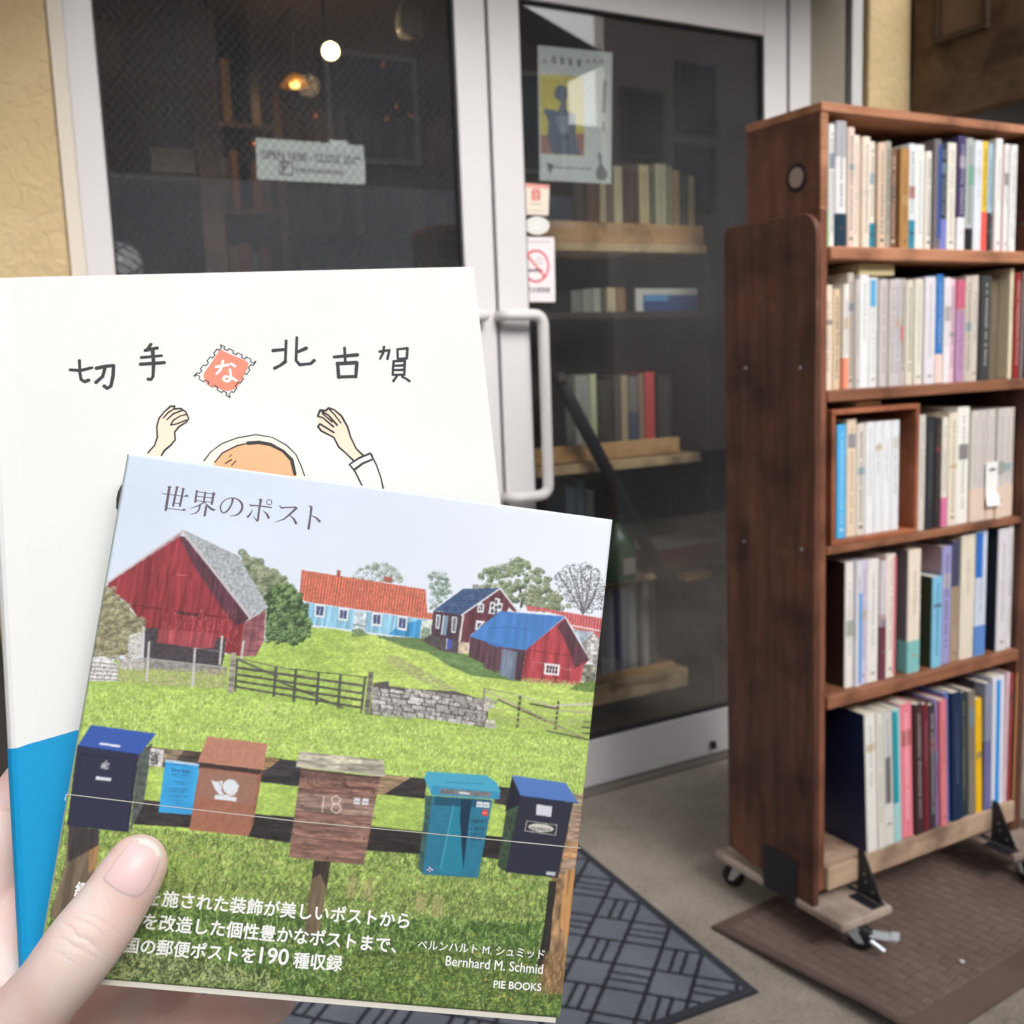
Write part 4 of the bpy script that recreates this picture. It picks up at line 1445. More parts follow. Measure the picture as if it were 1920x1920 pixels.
z3t, z3m, z3b = onY(1200, 824, IY)[2], onY(1200, 854, IY)[2], onY(1200, 872, IY)[2]
z4 = onY(1190, 1078, IY)[2]
z5t, z5b = onY(1200, 1258, IY)[2], onY(1200, 1295, IY)[2]
rgt = {1: onY(1312, 445, IY)[0] - bx0, 3: onY(1268, 835, IY)[0] - bx0}
MB().box(0.01, rgt[1], -0.02, -0.004, z1m, z1t).build("shelf_lip", PINE, ibc, 0.003)
MB().box(0.005, rgt[1] + 0.01, -0.024, 0.235, z1b - 0.004, z1m - 0.001).build("shelf_board", PINE2, ibc, 0.003)
MB().box(0.005, 0.80, 0.0, 0.235, z2 - 0.022, z2).build("shelf_board", DKW, ibc, 0.002)
MB().box(0.01, rgt[3], -0.02, -0.004, z3m, z3t).build("shelf_lip", PINE, ibc, 0.003)
MB().box(0.005, rgt[3] + 0.08, -0.040, 0.235, z3b - 0.004, z3m - 0.004).build("shelf_board", PINE2, ibc, 0.003)
MB().box(0.005, 0.55, -0.02, 0.235, z4 - 0.022, z4).build("shelf_board", PINE2, ibc, 0.003)
MB().box(0.005, 0.62, -0.02, -0.002, z5t - 0.004, z5t + 0.018).build("shelf_lip", PINE, ibc, 0.003)
MB().box(0.005, 0.66, -0.05, 0.235, z5b, z5t - 0.006).build("shelf_board", PINE2, ibc, 0.003)


def irow(z, entries, ybase, d=0.12):
    mnx = bx0 + 0.002
    for x0, x1, yt, col, lb, kw in entries:
        XA, XB = onY(x0, ybase, IY + 0.012)[0], onY(x1, ybase, IY + 0.012)[0]
        XA = max(XA, mnx)
        h_ = onY((x0 + x1) / 2, yt, IY + 0.012)[2] - z
        book(lb, XA, z + 0.001, max(XB - XA - 0.001, 0.005), h_, d, col, IY + 0.012, group=INB, **kw)
        mnx = XB


NT = dict(text=False)
irow(z1m, [(1078, 1100, 330, (74, 62, 52), "dark brown book below the poster on the pine lipped shelf indoors", NT), (1101, 1126, 322, (110, 78, 60), "reddish brown book right of the darkest one on the upper indoor shelf", NT), (1127, 1139, 318, (206, 190, 150), "thin pale book between brown ones on the upper indoor shelf", NT), (1140, 1152, 320, (112, 88, 66), "narrow brown book under the poster's corner indoors", NT), (1153, 1170, 312, (216, 204, 166), "cream book just right of the poster on the upper indoor shelf", NT), (1172, 1198, 312, (92, 66, 46), "wide dark brown book on the upper indoor shelf", NT),
           (1200, 1220, 310, (226, 204, 156), "tall cream yellow book on the upper indoor shelf", NT), (1221, 1229, 312, (120, 128, 96), "thin olive book on the upper indoor shelf", NT), (1230, 1252, 308, (212, 206, 170), "broad pale green white book on the upper indoor shelf", NT), (1253, 1263, 312, (160, 160, 120), "thin sage book on the upper indoor shelf", NT), (1264, 1276, 320, (196, 170, 122), "tan book left of the gap on the upper indoor shelf", NT), (1277, 1292, 326, (84, 74, 60), "dark olive book on the upper indoor shelf", NT), (1293, 1304, 330, (206, 178, 126), "thin golden book last on the upper indoor shelf", NT)], 440)
irow(z2, [(1072, 1092, 545, (128, 126, 120), "grey book at the left of the dim indoor shelf", NT), (1093, 1112, 543, (150, 146, 136), "light grey book second on the dim indoor shelf", NT), (1113, 1128, 541, (176, 176, 160), "pale sage book on the dim indoor shelf", NT), (1129, 1138, 545, (96, 86, 72), "thin brown book on the dim indoor shelf", NT), (1139, 1156, 540, (212, 196, 156), "cream book on the dim indoor shelf", NT), (1157, 1174, 540, (156, 118, 76), "golden brown book beside the blue picture book indoors", NT)], 582)
fo = thing("framed_picture", "white bordered blue sea picture leaning on the dim indoor shelf", "picture", (onY(1196, 580, IY)[0], IY + 0.01, z2 + 0.001))
fw, fh = onY(1312, 545, IY)[0] - onY(1196, 545, IY)[0], onY(1250, 541, IY)[2] - z2
MB().box(0, fw, 0, 0.012, 0, fh).build("mount", mat((214, 212, 206), 0.5), fo, 0.001)
MB().box(0.03, fw - 0.0, -0.002, -0.0003, 0.0, fh - 0.022).build("blue_print", mat((46, 78, 134), 0.4, 0.3, 14), fo)
MB().box(0.032, fw * .5, -0.004, -0.0022, fh * .45, fh - 0.024).build("sky_patch", mat((96, 160, 214), 0.4, 0.2, 14), fo)
irow(z3m, [(1062, 1080, 706, (96, 94, 88), "grey book at the left of the middle indoor shelf", NT), (1081, 1108, 704, (158, 158, 150), "silver grey book on the middle indoor shelf", NT), (1109, 1122, 702, (206, 204, 170), "pale yellow book behind the leaning pole indoors", NT), (1123, 1150, 712, (72, 66, 60), "dark book right of the leaning pole on the middle indoor shelf", NT), (1151, 1166, 706, (78, 72, 64), "second dark book right of the leaning pole indoors", NT), (1167, 1180, 704, (176, 158, 126), "beige book left of the slim blue one indoors", NT), (1181, 1198, 706, (58, 74, 104), "slim blue book on the middle indoor shelf", dict(text=False, cap=((120, 118, 114), .55))), (1199, 1210, 702, (150, 122, 104), "brown book beside the red one on the middle indoor shelf", NT), (1211, 1230, 698, (206, 72, 72), "bright red book on the middle indoor shelf", NT), (1236, 1262, 704, (56, 54, 54), "black book right of the red one indoors", NT)], 838)
irow(z4, [(1066, 1084, 912, (74, 92, 104), "slate blue book on the lower indoor shelf", NT), (1086, 1102, 900, (92, 112, 124), "grey blue book on the lower indoor shelf", NT), (1104, 1118, 920, (130, 134, 136), "pale grey book on the lower indoor shelf", NT)], 1080)
irow(z5t, [(1128, 1142, 1112, (150, 152, 156), "grey white book at the left of the lowest indoor shelf", NT), (1143, 1154, 1104, (176, 180, 186), "white book on the lowest indoor shelf", NT), (1155, 1166, 1102, (46, 60, 104), "navy book on the lowest indoor shelf", NT), (1167, 1180, 1100, (128, 140, 164), "pale blue book on the lowest indoor shelf", NT), (1181, 1196, 1096, (180, 180, 182), "silver book on the lowest indoor shelf", NT), (1197, 1206, 1094, (70, 76, 92), "dark blue grey book on the lowest indoor shelf", NT), (1207, 1219, 1092, (190, 186, 180), "cream grey book on the lowest indoor shelf", NT), (1220, 1232, 1090, (92, 86, 80), "brown grey book last on the lowest indoor shelf", NT)], 1245)
# things standing between glass and bookcase
pa_, pb_ = onY(1050, 715, IY - 0.09), onY(1240, 1075, IY - 0.09)
o = thing("leaning_pole", "black pole leaning diagonally across the bookcase inside the right door", "pole", tuple(pb_))
A = Vector(pa_) - Vector(pb_)
ext = A * 1.0
MB().tube([Vector((0, 0, 0)) - A * 0.55, ext * 0.9, ext], [0.024, 0.022, 0.016], 14).build("shaft", mat((36, 40, 48), 0.6, 0.1), o, smooth=True)
MB().lathe([(0.001, 0.03), (0.018, 0.026), (0.024, 0.0), (0.02, -0.01), (0.001, -0.01)], tuple(ext), 'z', 16).build("knob", mat((60, 50, 44), 0.5), o, smooth=True)
gb = onY(1160, 1072, IY - 0.05)
gt = onY(1150, 960, IY - 0.05)
o = thing("green_bottle", "dark green glass jar on the lower shelf behind the picture book's corner", "bottle", (gb[0], IY - 0.04, z4 + 0.001))
hh = gt[2] - gb[2]
MB().lathe([(0.001, 0), (0.060, 0), (0.066, 0.012), (0.066, hh * .55), (0.05, hh * .78), (0.026, hh * .9), (0.026, hh), (0.001, hh)], (0, 0, 0), 'z', 24).build("glass_body", mat((20, 92, 52), 0.2, 0.1, spec=0.7), o, smooth=True)
MB().lathe([(0.001, hh * 1.06), (0.027, hh * 1.06), (0.029, hh * 1.0), (0.001, hh * 1.0)], (0, 0, 0), 'z', 20).build("stopper", mat((60, 52, 44), 0.6), o)
MB().box(-0.02, 0.03, -0.0672, -0.0664, hh * .15, hh * .42).build("paper_label", mat((178, 178, 168), 0.6), o)
q = onY(1300, 1040, IY - 0.02)
o = tag(MB().box(-0.20, 0.26, 0, 0.2, -0.04, 0.035).build("storage_box", mat((92, 52, 48), 0.7, 0.1), None, 0.004), "brownish red box lying low behind the glass beside the green jar", "box")
o.location = (q[0], IY - 0.02, q[2])
MB().box(-0.203, 0.263, -0.003, 0.203, 0.0352, 0.042).build("lid", mat((120, 112, 108), 0.7), o)
q = onY(1312, 1080, IY - 0.03)
o = tag(MB().box(-0.06, 0.05, 0, 0.06, -0.012, 0.012).build("wood_block", PINE, None, 0.003), "short pine block showing under the red box indoors", "block")
o.location = (q[0], IY - 0.03, q[2])

# ====================================================================== deeper in the shop, seen through the left door
LY = 3.3
lbc = thing("display_shelf", "dark brown display shelf behind the left edge of the left door", "shelf", (0.2, LY, 0))
xp = onY(374, 60, LY)[0] - 0.2
zs1, zs2 = onY(280, 138, LY)[2], onY(280, 326, LY)[2]
BRN = wood((92, 62, 40), (128, 90, 58), (16, 16, 1.5), 0.6)
MB().box(xp - 0.035, xp + 0.035, 0, 0.3, 0.008, 2.6).build("upright", BRN, lbc, 0.003)
MB().box(-0.3, xp - 0.036, 0, 0.3, zs1 - 0.018, zs1).build("shelf_board", BRN, lbc, 0.002)
MB().box(-0.3, xp - 0.036, 0, 0.3, zs2 - 0.018, zs2).build("shelf_board", BRN, lbc, 0.002)
MB().box(-0.3, xp - 0.036, 0, 0.3, zs2 - 0.55, zs2 - 0.53).build("shelf_board", BRN, lbc, 0.002)
MB().box(-0.3, xp - 0.036, 0.28, 0.296, 0.3, 2.6).build("back_panel", mat((36, 40, 36), 0.8, 0.1), lbc)


def face_out(label, px0, py0, px1, py1, Y, col, var=0.2, cat="book", name="book"):
    a, b_ = onY(px0, py1, Y), onY(px1, py0, Y)
    o = MB().box(0, b_[0] - a[0], 0, 0.012, 0, b_[2] - a[2]).build(name, mat(col, 0.5, var, 14), None, 0.001)
    o.location = (a[0], Y, a[2])
    tag(o, label, cat)
    MB().box(0.002, b_[0] - a[0] - 0.002, 0.0125, 0.016, 0.002, b_[2] - a[2] - 0.002).build("pages", PAGES, o)
    return o


face_out("tan picture book displayed face out on the upper display shelf", 178, 44, 221, 132, LY + 0.03, (176, 134, 92))
face_out("dark green picture book displayed face out at the top of the display shelf", 232, 8, 352, 134, LY + 0.1, (48, 56, 40), 0.3)
face_out("pale card box lying on the second display shelf", 284, 281, 376, 322, LY + 0.03, (164, 152, 132), 0.05, "box", "card_box")
face_out("dim grey drawing propped above the pale card box", 272, 222, 352, 283, LY + 0.12, (64, 66, 70), 0.4, "drawing", "drawing_card")
q = onY(222, 498, LY - 0.1)
o = thing("patterned_ball", "black and white patterned ball just above the white book's top edge", "ball", (q[0], LY - 0.1, q[2]))
pr_ = [(0.068 * math.sin(a), -0.068 * math.cos(a)) for a in np.linspace(0.02, math.pi - 0.02, 16)]
MB().lathe(pr_, (0, 0, 0), 'z', 24).build("ball_body", mat((214, 212, 220), 0.4, 0.03), o, smooth=True)
b = MB()
for k in range(15):
    an = k * 0.42
    pts = [(0.0685 * math.cos(an + 0.5 * math.sin(t * 5 + k)) * math.sin(t), 0.0685 * math.sin(an + 0.5 * math.sin(t * 5 + k)) * math.sin(t), 0.0685 * math.cos(t)) for t in np.linspace(0.3, 2.8, 14)]
    b.tube(pts, 0.0026, 6)
b.build("ball_pattern", mat((40, 38, 46), 0.5), o)

# back bookcases, warm in the lamp light
def back_case(label, x0, x1, y, z1, m, rows, seed, name="wall_bookcase"):
    o = thing(name, label, "bookcase", (x0, y, 0))
    Wd = x1 - x0
    for xx in (0, Wd - 0.03):
        MB().box(xx, xx + 0.03, 0, 0.26, 0.008, z1).build("upright", m, o)
    MB().box(0.031, Wd - 0.031, 0.24, 0.255, 0.01, z1).build("back_panel", mat((48, 38, 30), 0.8), o)
    rr = random.Random(seed)
    for z in rows:
        MB().box(0.031, Wd - 0.031, 0.0, 0.239, z - 0.02, z).build("shelf_board", m, o)
    return o


cols_in = [(120, 84, 56), (150, 118, 80), (96, 70, 50), (170, 150, 116), (80, 62, 54), (128, 60, 44), (104, 98, 84), (62, 66, 70), (146, 100, 60), (180, 160, 130)]
names_in = ["brown", "tan", "dark brown", "pale", "umber", "rust red", "olive grey", "slate", "ochre", "cream"]
WM = wood((84, 54, 34), (116, 78, 50), (1.5, 16, 16), 0.55)
k_ = 0
for ci, (lbl, x0, x1, y, rows) in enumerate((("tall bookcase against the shop's rear wall under the lit lamp", 1.5, 2.9, 5.4, (1.2, 1.62, 2.02, 2.4)), ("second rear bookcase seen left of the lit lamp through the left door", 0.5, 1.46, 4.6, (1.15, 1.6, 2.0, 2.36)))):
    back_case(lbl, x0, x1, y, 2.6, WM, rows, 5 + ci)
    for ri, z in enumerate(rows[1:]):
        rr = random.Random(ri * 7 + ci)
        x = x0 + 0.04
        while x < x1 - 0.08:
            w_ = rr.uniform(0.03, 0.055)
            ii = rr.randrange(10)
            if rr.random() < 0.6:
                k_ += 1
                o = book("dim %s book on a rear bookcase deep in the shop" % names_in[ii], x, z + 0.001, w_, rr.uniform(0.2, 0.27), 0.15, cols_in[ii], y + 0.02, text=False, pages=False, group="dim books on the rear bookcases")
            x += w_ + 0.002
# the lit lamp, its dark hood, and a second glow on a brass bowl
LP = onY(620, 96, 3.75)
lamp = thing("spot_lamp", "lit round spot lamp with dark hood hanging inside the left door", "lamp", tuple(LP))
dirv = (Vector(CAM) + Vector((0.12, 0, -0.35)) - Vector(LP)).normalized()
Mq = dirv.to_track_quat('Z', 'Y').to_matrix()
hood = MB().lathe([(0.012, -0.10), (0.030, -0.09), (0.040, -0.02), (0.047, 0.012), (0.043, 0.012), (0.036, -0.01), (0.012, -0.03)], (0, 0, 0), 'z', 28)
hood.v = [tuple(Mq @ (Vector(p) * 0.82)) for p in hood.v]
hood.build("hood", mat((34, 30, 28), 0.4), lamp, smooth=True)
bulb = MB().lathe([(0.0005, 0.006), (0.02, 0.003), (0.036, -0.006), (0.036, -0.008), (0.0005, -0.009)], (0, 0, 0), 'z', 28)
bulb.v = [tuple(Mq @ (Vector(p) * 0.82)) for p in bulb.v]
bulb.build("bulb", emit_mat((255, 226, 170), 14.0), lamp, smooth=True)
MB().tube([tuple(Mq @ Vector((0, 0, -0.095))), (0, 0.05, 0.12), (0, 0.05, 2.72 - LP[2])], 0.007, 8).build("stem", mat((34, 30, 28), 0.5), lamp)
ld = bpy.data.lights.new("lamp_light", 'POINT')
ld.energy = 3.2
ld.color = (1.0, 0.66, 0.34)
ld.shadow_soft_size = 0.04
lo = bpy.data.objects.new("lamp_light", ld)
COL.objects.link(lo)
lo.parent = lamp
lo.location = tuple(dirv * 0.06 + Vector((0, 0.25, -0.05)))
BP = onY(552, 152, 4.2)
o = thing("brass_shade", "glowing brass lampshade below and left of the lit lamp", "lamp", tuple(BP))
MB().lathe([(0.008, 0.032), (0.034, 0.02), (0.062, -0.02), (0.058, -0.02), (0.030, 0.014), (0.008, 0.026)], (0, 0, 0), 'z', 26).build("shade", mat((206, 150, 60), 0.3, 0.1, 20, spec=0.7, metal=0.4), o, smooth=True)
MB().lathe([(0.0005, -0.030), (0.016, -0.026), (0.022, -0.012), (0.014, 0.004), (0.0005, 0.008)], (0, 0, 0), 'z', 18).build("bulb", emit_mat((255, 190, 84), 2.2), o, smooth=True)
MB().tube([(0, 0, 0.03), (0, 0, 2.72 - BP[2])], 0.005, 8).build("cord", mat((30, 28, 26), 0.6), o)
WP = onY(768, 40, 3.6)
o = thing("milk_glass_lamp", "unlit white glass lampshade hanging near the top right of the left door", "lamp", tuple(WP))
MB().lathe([(0.012, 0.07), (0.03, 0.06), (0.048, 0.02), (0.052, -0.02), (0.045, -0.05), (0.0005, -0.055)], (0, 0, 0), 'z', 26).build("shade", mat((226, 228, 234), 0.25, 0.02, spec=0.6), o, smooth=True)
MB().tube([(0, 0, 0.065), (0, 0, 2.72 - WP[2])], 0.006, 8).build("cord", mat((26, 26, 26), 0.6), o)
# table with dark cloth under the window, and trinkets that catch the lamp
tb_ = thing("display_table", "low dark cloth covered table inside the left door", "table", (0.5, 3.6, 0))
MB().box(0, 0.95, 0, 0.7, 0.72, 0.76).build("tabletop", BRN, tb_, 0.004)
for xx in (0.03, 0.88):
    for yy in (0.03, 0.63):
        MB().box(xx, xx + 0.05, yy, yy + 0.05, 0.008, 0.719).build("leg", BRN, tb_)
gl = mat((170, 104, 60), 0.25, 0.1, spec=0.9, metal=0.7)
for i, (px, py, Y, lb) in enumerate(((474, 272, 4.3, "small copper bell hanging left of the opening hours sign"), (592, 218, 4.4, "tall copper ornament hanging below the lit lamp"), (719, 120, 4.4, "round copper bauble at the upper right behind the left door"), (745, 200, 4.4, "slanted copper bauble highest of a cluster behind the left door"), (771, 216, 4.4, "round copper bauble right of the cluster behind the left door"), (727, 222, 4.4, "dim copper bauble lowest of the cluster behind the left door"), (411, 364, 4.2, "copper bauble lowest, right of the display shelf"))):
    q = onY(px, py, Y)
    o = thing("copper_bauble", lb, "ornament", tuple(q), "copper baubles hanging in the shop")
    MB().lathe([(0.0005, -0.024), (0.012, -0.02), (0.019, -0.004), (0.016, 0.012), (0.006, 0.022), (0.0005, 0.024)], (0, 0, 0), 'z', 14).build("bauble_body", gl, o, smooth=True)
    MB().tube([(0, 0, 0.02), (0, 0, 2.72 - q[2])], 0.0012, 5).build("thread", mat((60, 48, 40), 0.7), o)
# ====================================================================== the two books held in the hand
PB = Plane((0.1026797, 0.3026143, 1.1866109), (0.8956632, -0.4051292, -0.1834605), (0.2724079, 0.1736804, 0.9463768))
PBW, PBH, PBT = 0.158, 0.15808, 0.0125
K = 0.92                                        # the white book stands just behind the small one
WO = CAM + K * (np.array([0.02384594, 0.42889427, 1.33758809]) - CAM)
WB = Plane(WO, (0.96816358, -0.25017568, 0.00845092), (0.05937713, 0.26232085, 0.96315218))
WBW, WBH, WBT = 0.18 * K, 0.2462 * K, 0.013


# ---------------------------------------------------------------- the printed cover picture: ink values laid on a fine grid
class Canvas:
    def __init__(s, M, plane, W, H):
        s.M, s.p, s.W, s.H = M, plane, W, H
        s.img = np.ones((M, M, 3), np.float32)

    def xy(s, pts):
        out = []
        for (x, y) in pts:
            u, v = s.p.uv(x, y)
            out.append(((u / s.W + 0.5) * s.M, (0.5 - v / s.H) * s.M))
        return np.array(out)

    def mask(s, P):
        x0, y0 = np.floor(P.min(0)).astype(int) - 1
        x1, y1 = np.ceil(P.max(0)).astype(int) + 2
        x0, y0, x1, y1 = max(x0, 0), max(y0, 0), min(x1, s.M), min(y1, s.M)
        if x1 <= x0 or y1 <= y0:
            return None
        X, Y = np.meshgrid(np.arange(x0, x1) + 0.5, np.arange(y0, y1) + 0.5)
        ins = np.zeros(X.shape, bool)
        n = len(P)
        for i in range(n):
            (ax, ay), (bx, by) = P[i], P[(i + 1) % n]
            if ay == by:
                continue
            c = ((ay > Y) != (by > Y)) & (X < (bx - ax) * (Y - ay) / (by - ay) + ax)
            ins ^= c
        return (slice(y0, y1), slice(x0, x1)), ins

    def poly(s, pts, col, tex=None, alpha=1.0, raw=False):
        P = pts if raw else s.xy(pts)
        r = s.mask(np.asarray(P, float))
        if r is None:
            return None
        sl, ins = r
        c = np.broadcast_to(np.array(col, np.float32) / 255.0, ins.shape + (3,)).copy()
        if tex is not None:
            c *= tex[sl][..., None] if tex.ndim == 2 else tex[sl]
        reg = s.img[sl]
        reg[ins] = reg[ins] * (1 - alpha) + np.clip(c, 0, 1)[ins] * alpha
        return r

    def line(s, pts, wd, col, tex=None):
        P = s.xy(pts)
        k = s.M / 960.0 * 0.5
        for a, b in zip(P[:-1], P[1:]):
            d = b - a
            l = np.hypot(*d) or 1e-6
            n = np.array([-d[1], d[0]]) / l * wd * k
            e = d / l * wd * k * 0.3
            s.poly(np.array([a + n - e, b + n + e, b - n + e, a - n - e]), col, tex, raw=True)

    def leaves(s, pts, cols, n, size, jit=0.0):
        """small leaf-like dots scattered through an outline, with gaps at the rim"""
        P = s.xy(pts)
        r = s.mask(P)
        if r is None:
            return
        sl, ins = r
        ys, xs = np.nonzero(ins)
        if not len(ys):
            return
        k = RNG.integers(0, len(ys), n)
        cy_, cx_ = ys[k] + sl[0].start + RNG.normal(0, jit, n), xs[k] + sl[1].start + RNG.normal(0, jit, n)
        cc = np.array(cols, np.float32)
        cc = cc.mean(0) + (cc - cc.mean(0)) * 0.8
        cc = cc[RNG.integers(0, len(cols), n)] / 255.0 * RNG.uniform(0.9, 1.1, (n, 1))
        rr = RNG.uniform(0.5, 1.3, n) * size
        g = np.arange(-int(size * 1.4) - 1, int(size * 1.4) + 2)
        DX, DY = np.meshgrid(g, g)
        for dx, dy in zip(DX.ravel(), DY.ravel()):
            ok = (dx * dx + dy * dy * 1.6) <= rr * rr
            X, Y = (cx_ + dx).astype(int), (cy_ + dy).astype(int)
            ok &= (X >= 0) & (Y >= 0) & (X < s.M) & (Y < s.M)
            s.img[Y[ok], X[ok]] = np.clip(cc[ok], 0, 1)

    def tree(s, pts, cols, n, size, clump=9.0, spread=1.0):
        """a crown built of leaf clumps: lit upper left, dark lower right, ragged rim"""
        P = s.xy(pts)
        r = s.mask(P)
        if r is None:
            return
        sl, ins = r
        ys, xs = np.nonzero(ins)
        area = len(ys)
        nc = max(8, int(area / (clump * clump * 1.3)))
        k = RNG.integers(0, area, nc)
        order = np.argsort(ys[k])
        k = k[order]
        cx_, cy_ = xs[k] + sl[1].start + RNG.normal(0, clump * .3, nc), ys[k] + sl[0].start + RNG.normal(0, clump * .3, nc)
        cols = np.array(sorted(cols, key=sum), np.float32)
        m = max(4, n // nc)
        for x, y in zip(cx_, cy_):
            R = clump * RNG.uniform(0.7, 1.3)
            tone = RNG.normal(0, 0.14)
            a, q = RNG.uniform(0, 2 * math.pi, m), np.sqrt(RNG.uniform(0, 1, m)) * R
            dx, dy = np.cos(a) * q, np.sin(a) * q * 0.85
            lit = np.clip(0.5 - (dx * 0.45 + dy * 0.75) / R * 0.55 + tone + RNG.normal(0, 0.13, m), 0, 0.999)
            cc = cols[(lit * len(cols)).astype(int)] / 255.0 * RNG.uniform(0.92, 1.08, (m, 1))
            for ox_, oy_ in ((0, 0), (1, 0), (0, 1), (1, 1))[:2 + 2 * (size > 2)]:
                X, Y = (x + dx * spread + ox_).astype(int), (y + dy * spread + oy_).astype(int)
                ok = (X >= 0) & (Y >= 0) & (X < s.M) & (Y < s.M)
                s.img[Y[ok], X[ok]] = np.clip(cc[ok], 0, 1)

    def blades(s, pts, cols, n, length, lean=0.5, wdt=1):
        P = s.xy(pts)
        r = s.mask(P)
        if r is None:
            return
        sl, ins = r
        ys, xs = np.nonzero(ins)
        k = RNG.integers(0, len(ys), n)
        y0, x0 = ys[k] + sl[0].start, xs[k] + sl[1].start
        L = RNG.uniform(0.4, 1.0, n) * length
        a = RNG.normal(0, lean, n)
        cc = np.array(cols, np.float32)[RNG.integers(0, len(cols), n)] / 255.0 * RNG.uniform(0.8, 1.2, (n, 1))
        for t in np.linspace(0, 1, int(length * 1.2) + 2):
            for wx in range(wdt):
                X = (x0 + np.sin(a) * L * t * (0.5 + 0.5 * t) + wx).astype(int)
                Y = (y0 - np.cos(a) * L * t).astype(int)
                ok = (X >= 0) & (Y >= 0) & (X < s.M) & (Y < s.M)
                s.img[Y[ok], X[ok]] = np.clip(cc[ok], 0, 1)


def cover_picture():
    M = 1280
    cv = Canvas(M, PB, PBW, PBH)
    c2, c3, c4, c5, c6 = zc(180, 840, 3.84), zc(660, 840, 3.84), zc(60, 1300, 3.096), zc(540, 1340, 3.31), zc(400, 1220, 2.63)
    fine = 0.75 + 0.5 * RNG.random((M, M)).astype(np.float32)
    mid = 0.8 + 0.4 * vnoise(M, 160, 160, 3)
    big = 0.86 + 0.28 * vnoise(M, 26, 26, 4)
    grass = (0.92 + 0.16 * vnoise(M, 40, 90, 5)) * (0.88 + 0.24 * vnoise(M, 220, 400, 6)) * (0.9 + 0.2 * RNG.random((M, M)).astype(np.float32))
    rough = (0.82 + 0.36 * vnoise(M, 50, 44, 7)) * (0.72 + 0.56 * vnoise(M, 300, 240, 8)) * (0.7 + 0.6 * RNG.random((M, M)).astype(np.float32))
    # boards run along the picture's own upright direction
    planks = (0.82 + 0.36 * vnoise(M, 200, 6, 9)) * (0.88 + 0.24 * vnoise(M, 320, 40, 10))
    tiles = (0.86 + 0.28 * (np.sin(np.arange(M) * 2 * math.pi / 7.6) > 0)[None, :] * np.ones((M, 1))).astype(np.float32) * (0.88 + 0.24 * vnoise(M, 300, 300, 12))
    speck = 0.78 + 0.44 * vnoise(M, 420, 420, 13)
    grainx = (0.75 + 0.5 * vnoise(M, 30, 260, 14)) * (0.85 + 0.3 * vnoise(M, 120, 400, 15))
    # sky
    t = np.linspace(0, 1, M)
    skyc = np.array([212, 226, 246]) * (1 - t[None, :, None]) + np.array([236, 241, 250]) * t[None, :, None]
    skyc = skyc + (np.array([238, 243, 251]) - skyc) * np.clip(np.linspace(0, 2.2, M), 0, 1)[:, None, None] * 0.7
    cloud = np.clip(vnoise(M, 5, 7, 21) - 0.45, 0, 1)[..., None] * 10
    cv.img[:] = (skyc + cloud) / 255.0
    # far trees
    cv.tree(c3((0, 905), (60, 870), (130, 850), (230, 828), (320, 870), (355, 930), (350, 970), (0, 960)), [(100, 116, 98), (124, 140, 118), (150, 165, 145), (190, 200, 194)], 2600, 1.9, 7)
    cv.tree(c3((560, 910), (640, 890), (690, 930), (690, 1010), (735, 1040), (650, 1110), (560, 1170), (545, 1130), (590, 1080), (550, 990)), [(84, 104, 94), (108, 128, 112), (140, 160, 136)], 2200, 1.9, 6)
    tree = c3((910, 960), (915, 870), (980, 840), (1080, 840), (1170, 805), (1270, 820), (1330, 870), (1390, 880), (1430, 960), (1430, 1040), (1300, 1100), (1200, 1160), (1120, 1100), (1040, 1040), (960, 1010))
    cv.line(c3((1215, 1150), (1225, 1080), (1200, 1000)), 5, (80, 80, 75))
    cv.tree(tree, [(66, 82, 58), (88, 104, 76), (112, 128, 94), (138, 154, 116), (168, 180, 146)], 9000, 2.2, 9)
    cv.tree(c3((1240, 1100), (1300, 1010), (1400, 1000), (1500, 1050), (1560, 1150), (1440, 1180), (1300, 1165), (1235, 1130)), [(78, 90, 68), (104, 116, 88), (132, 142, 108), (164, 172, 138)], 5200, 2.2, 8)
    for (xa, ya) in ((1480, 900), (1560, 870), (1640, 850), (1720, 880), (1780, 940), (1530, 980), (1760, 1020), (1600, 920), (1690, 960)):
        cv.line(c3((1660, 1200), ((1660 + xa) / 2 + 10, (1180 + ya) / 2 + 20), (xa, ya)), 2.2, (92, 92, 98))
    cv.leaves(c3((1450, 930), (1530, 850), (1660, 830), (1790, 880), (1820, 1000), (1810, 1160), (1700, 1200), (1560, 1130), (1500, 1060)), [(95, 98, 100), (120, 122, 122), (78, 82, 80), (140, 145, 140)], 900, 1.8, 2)
    # meadow
    meadow = c2((-80, 1540), (900, 1500), (1200, 1400), (1530, 1290), (1700, 1300)) + c3((20, 1330), (300, 1370), (560, 1400), (850, 1480), (1230, 1660), (1700, 1690), (1760, 1690)) + [(1130, 1300), (1090, 1930), (60, 1930), (120, 1300)]
    cv.poly(meadow, (172, 200, 98), grass)
    cv.poly(c3((120, 1340), (320, 1375), (520, 1470), (840, 1620), (1200, 1680), (1740, 1690), (1740, 1920), (0, 1920), (0, 1400)), (188, 212, 108), grass)
    cv.poly(c3((180, 1355), (360, 1430), (540, 1470), (700, 1570), (860, 1640), (1190, 1680), (1215, 1660), (840, 1500), (760, 1470), (500, 1370)), (108, 138, 84), grass)
    cv.leaves(c3((230, 1500), (330, 1500), (760, 1740), (640, 1745), (330, 1600)), [(170, 165, 120), (150, 160, 95), (190, 185, 150)], 700, 1.7)
    # blue house
    cv.poly(c2((1480, 880),) + c3((528, 1020), (545, 1235)) + c2((1520, 1110), (1465, 1080)), (206, 112, 90), tiles)
    cv.poly(c2((1735, 880), (1762, 885), (1758, 930), (1733, 925)), (165, 85, 75))
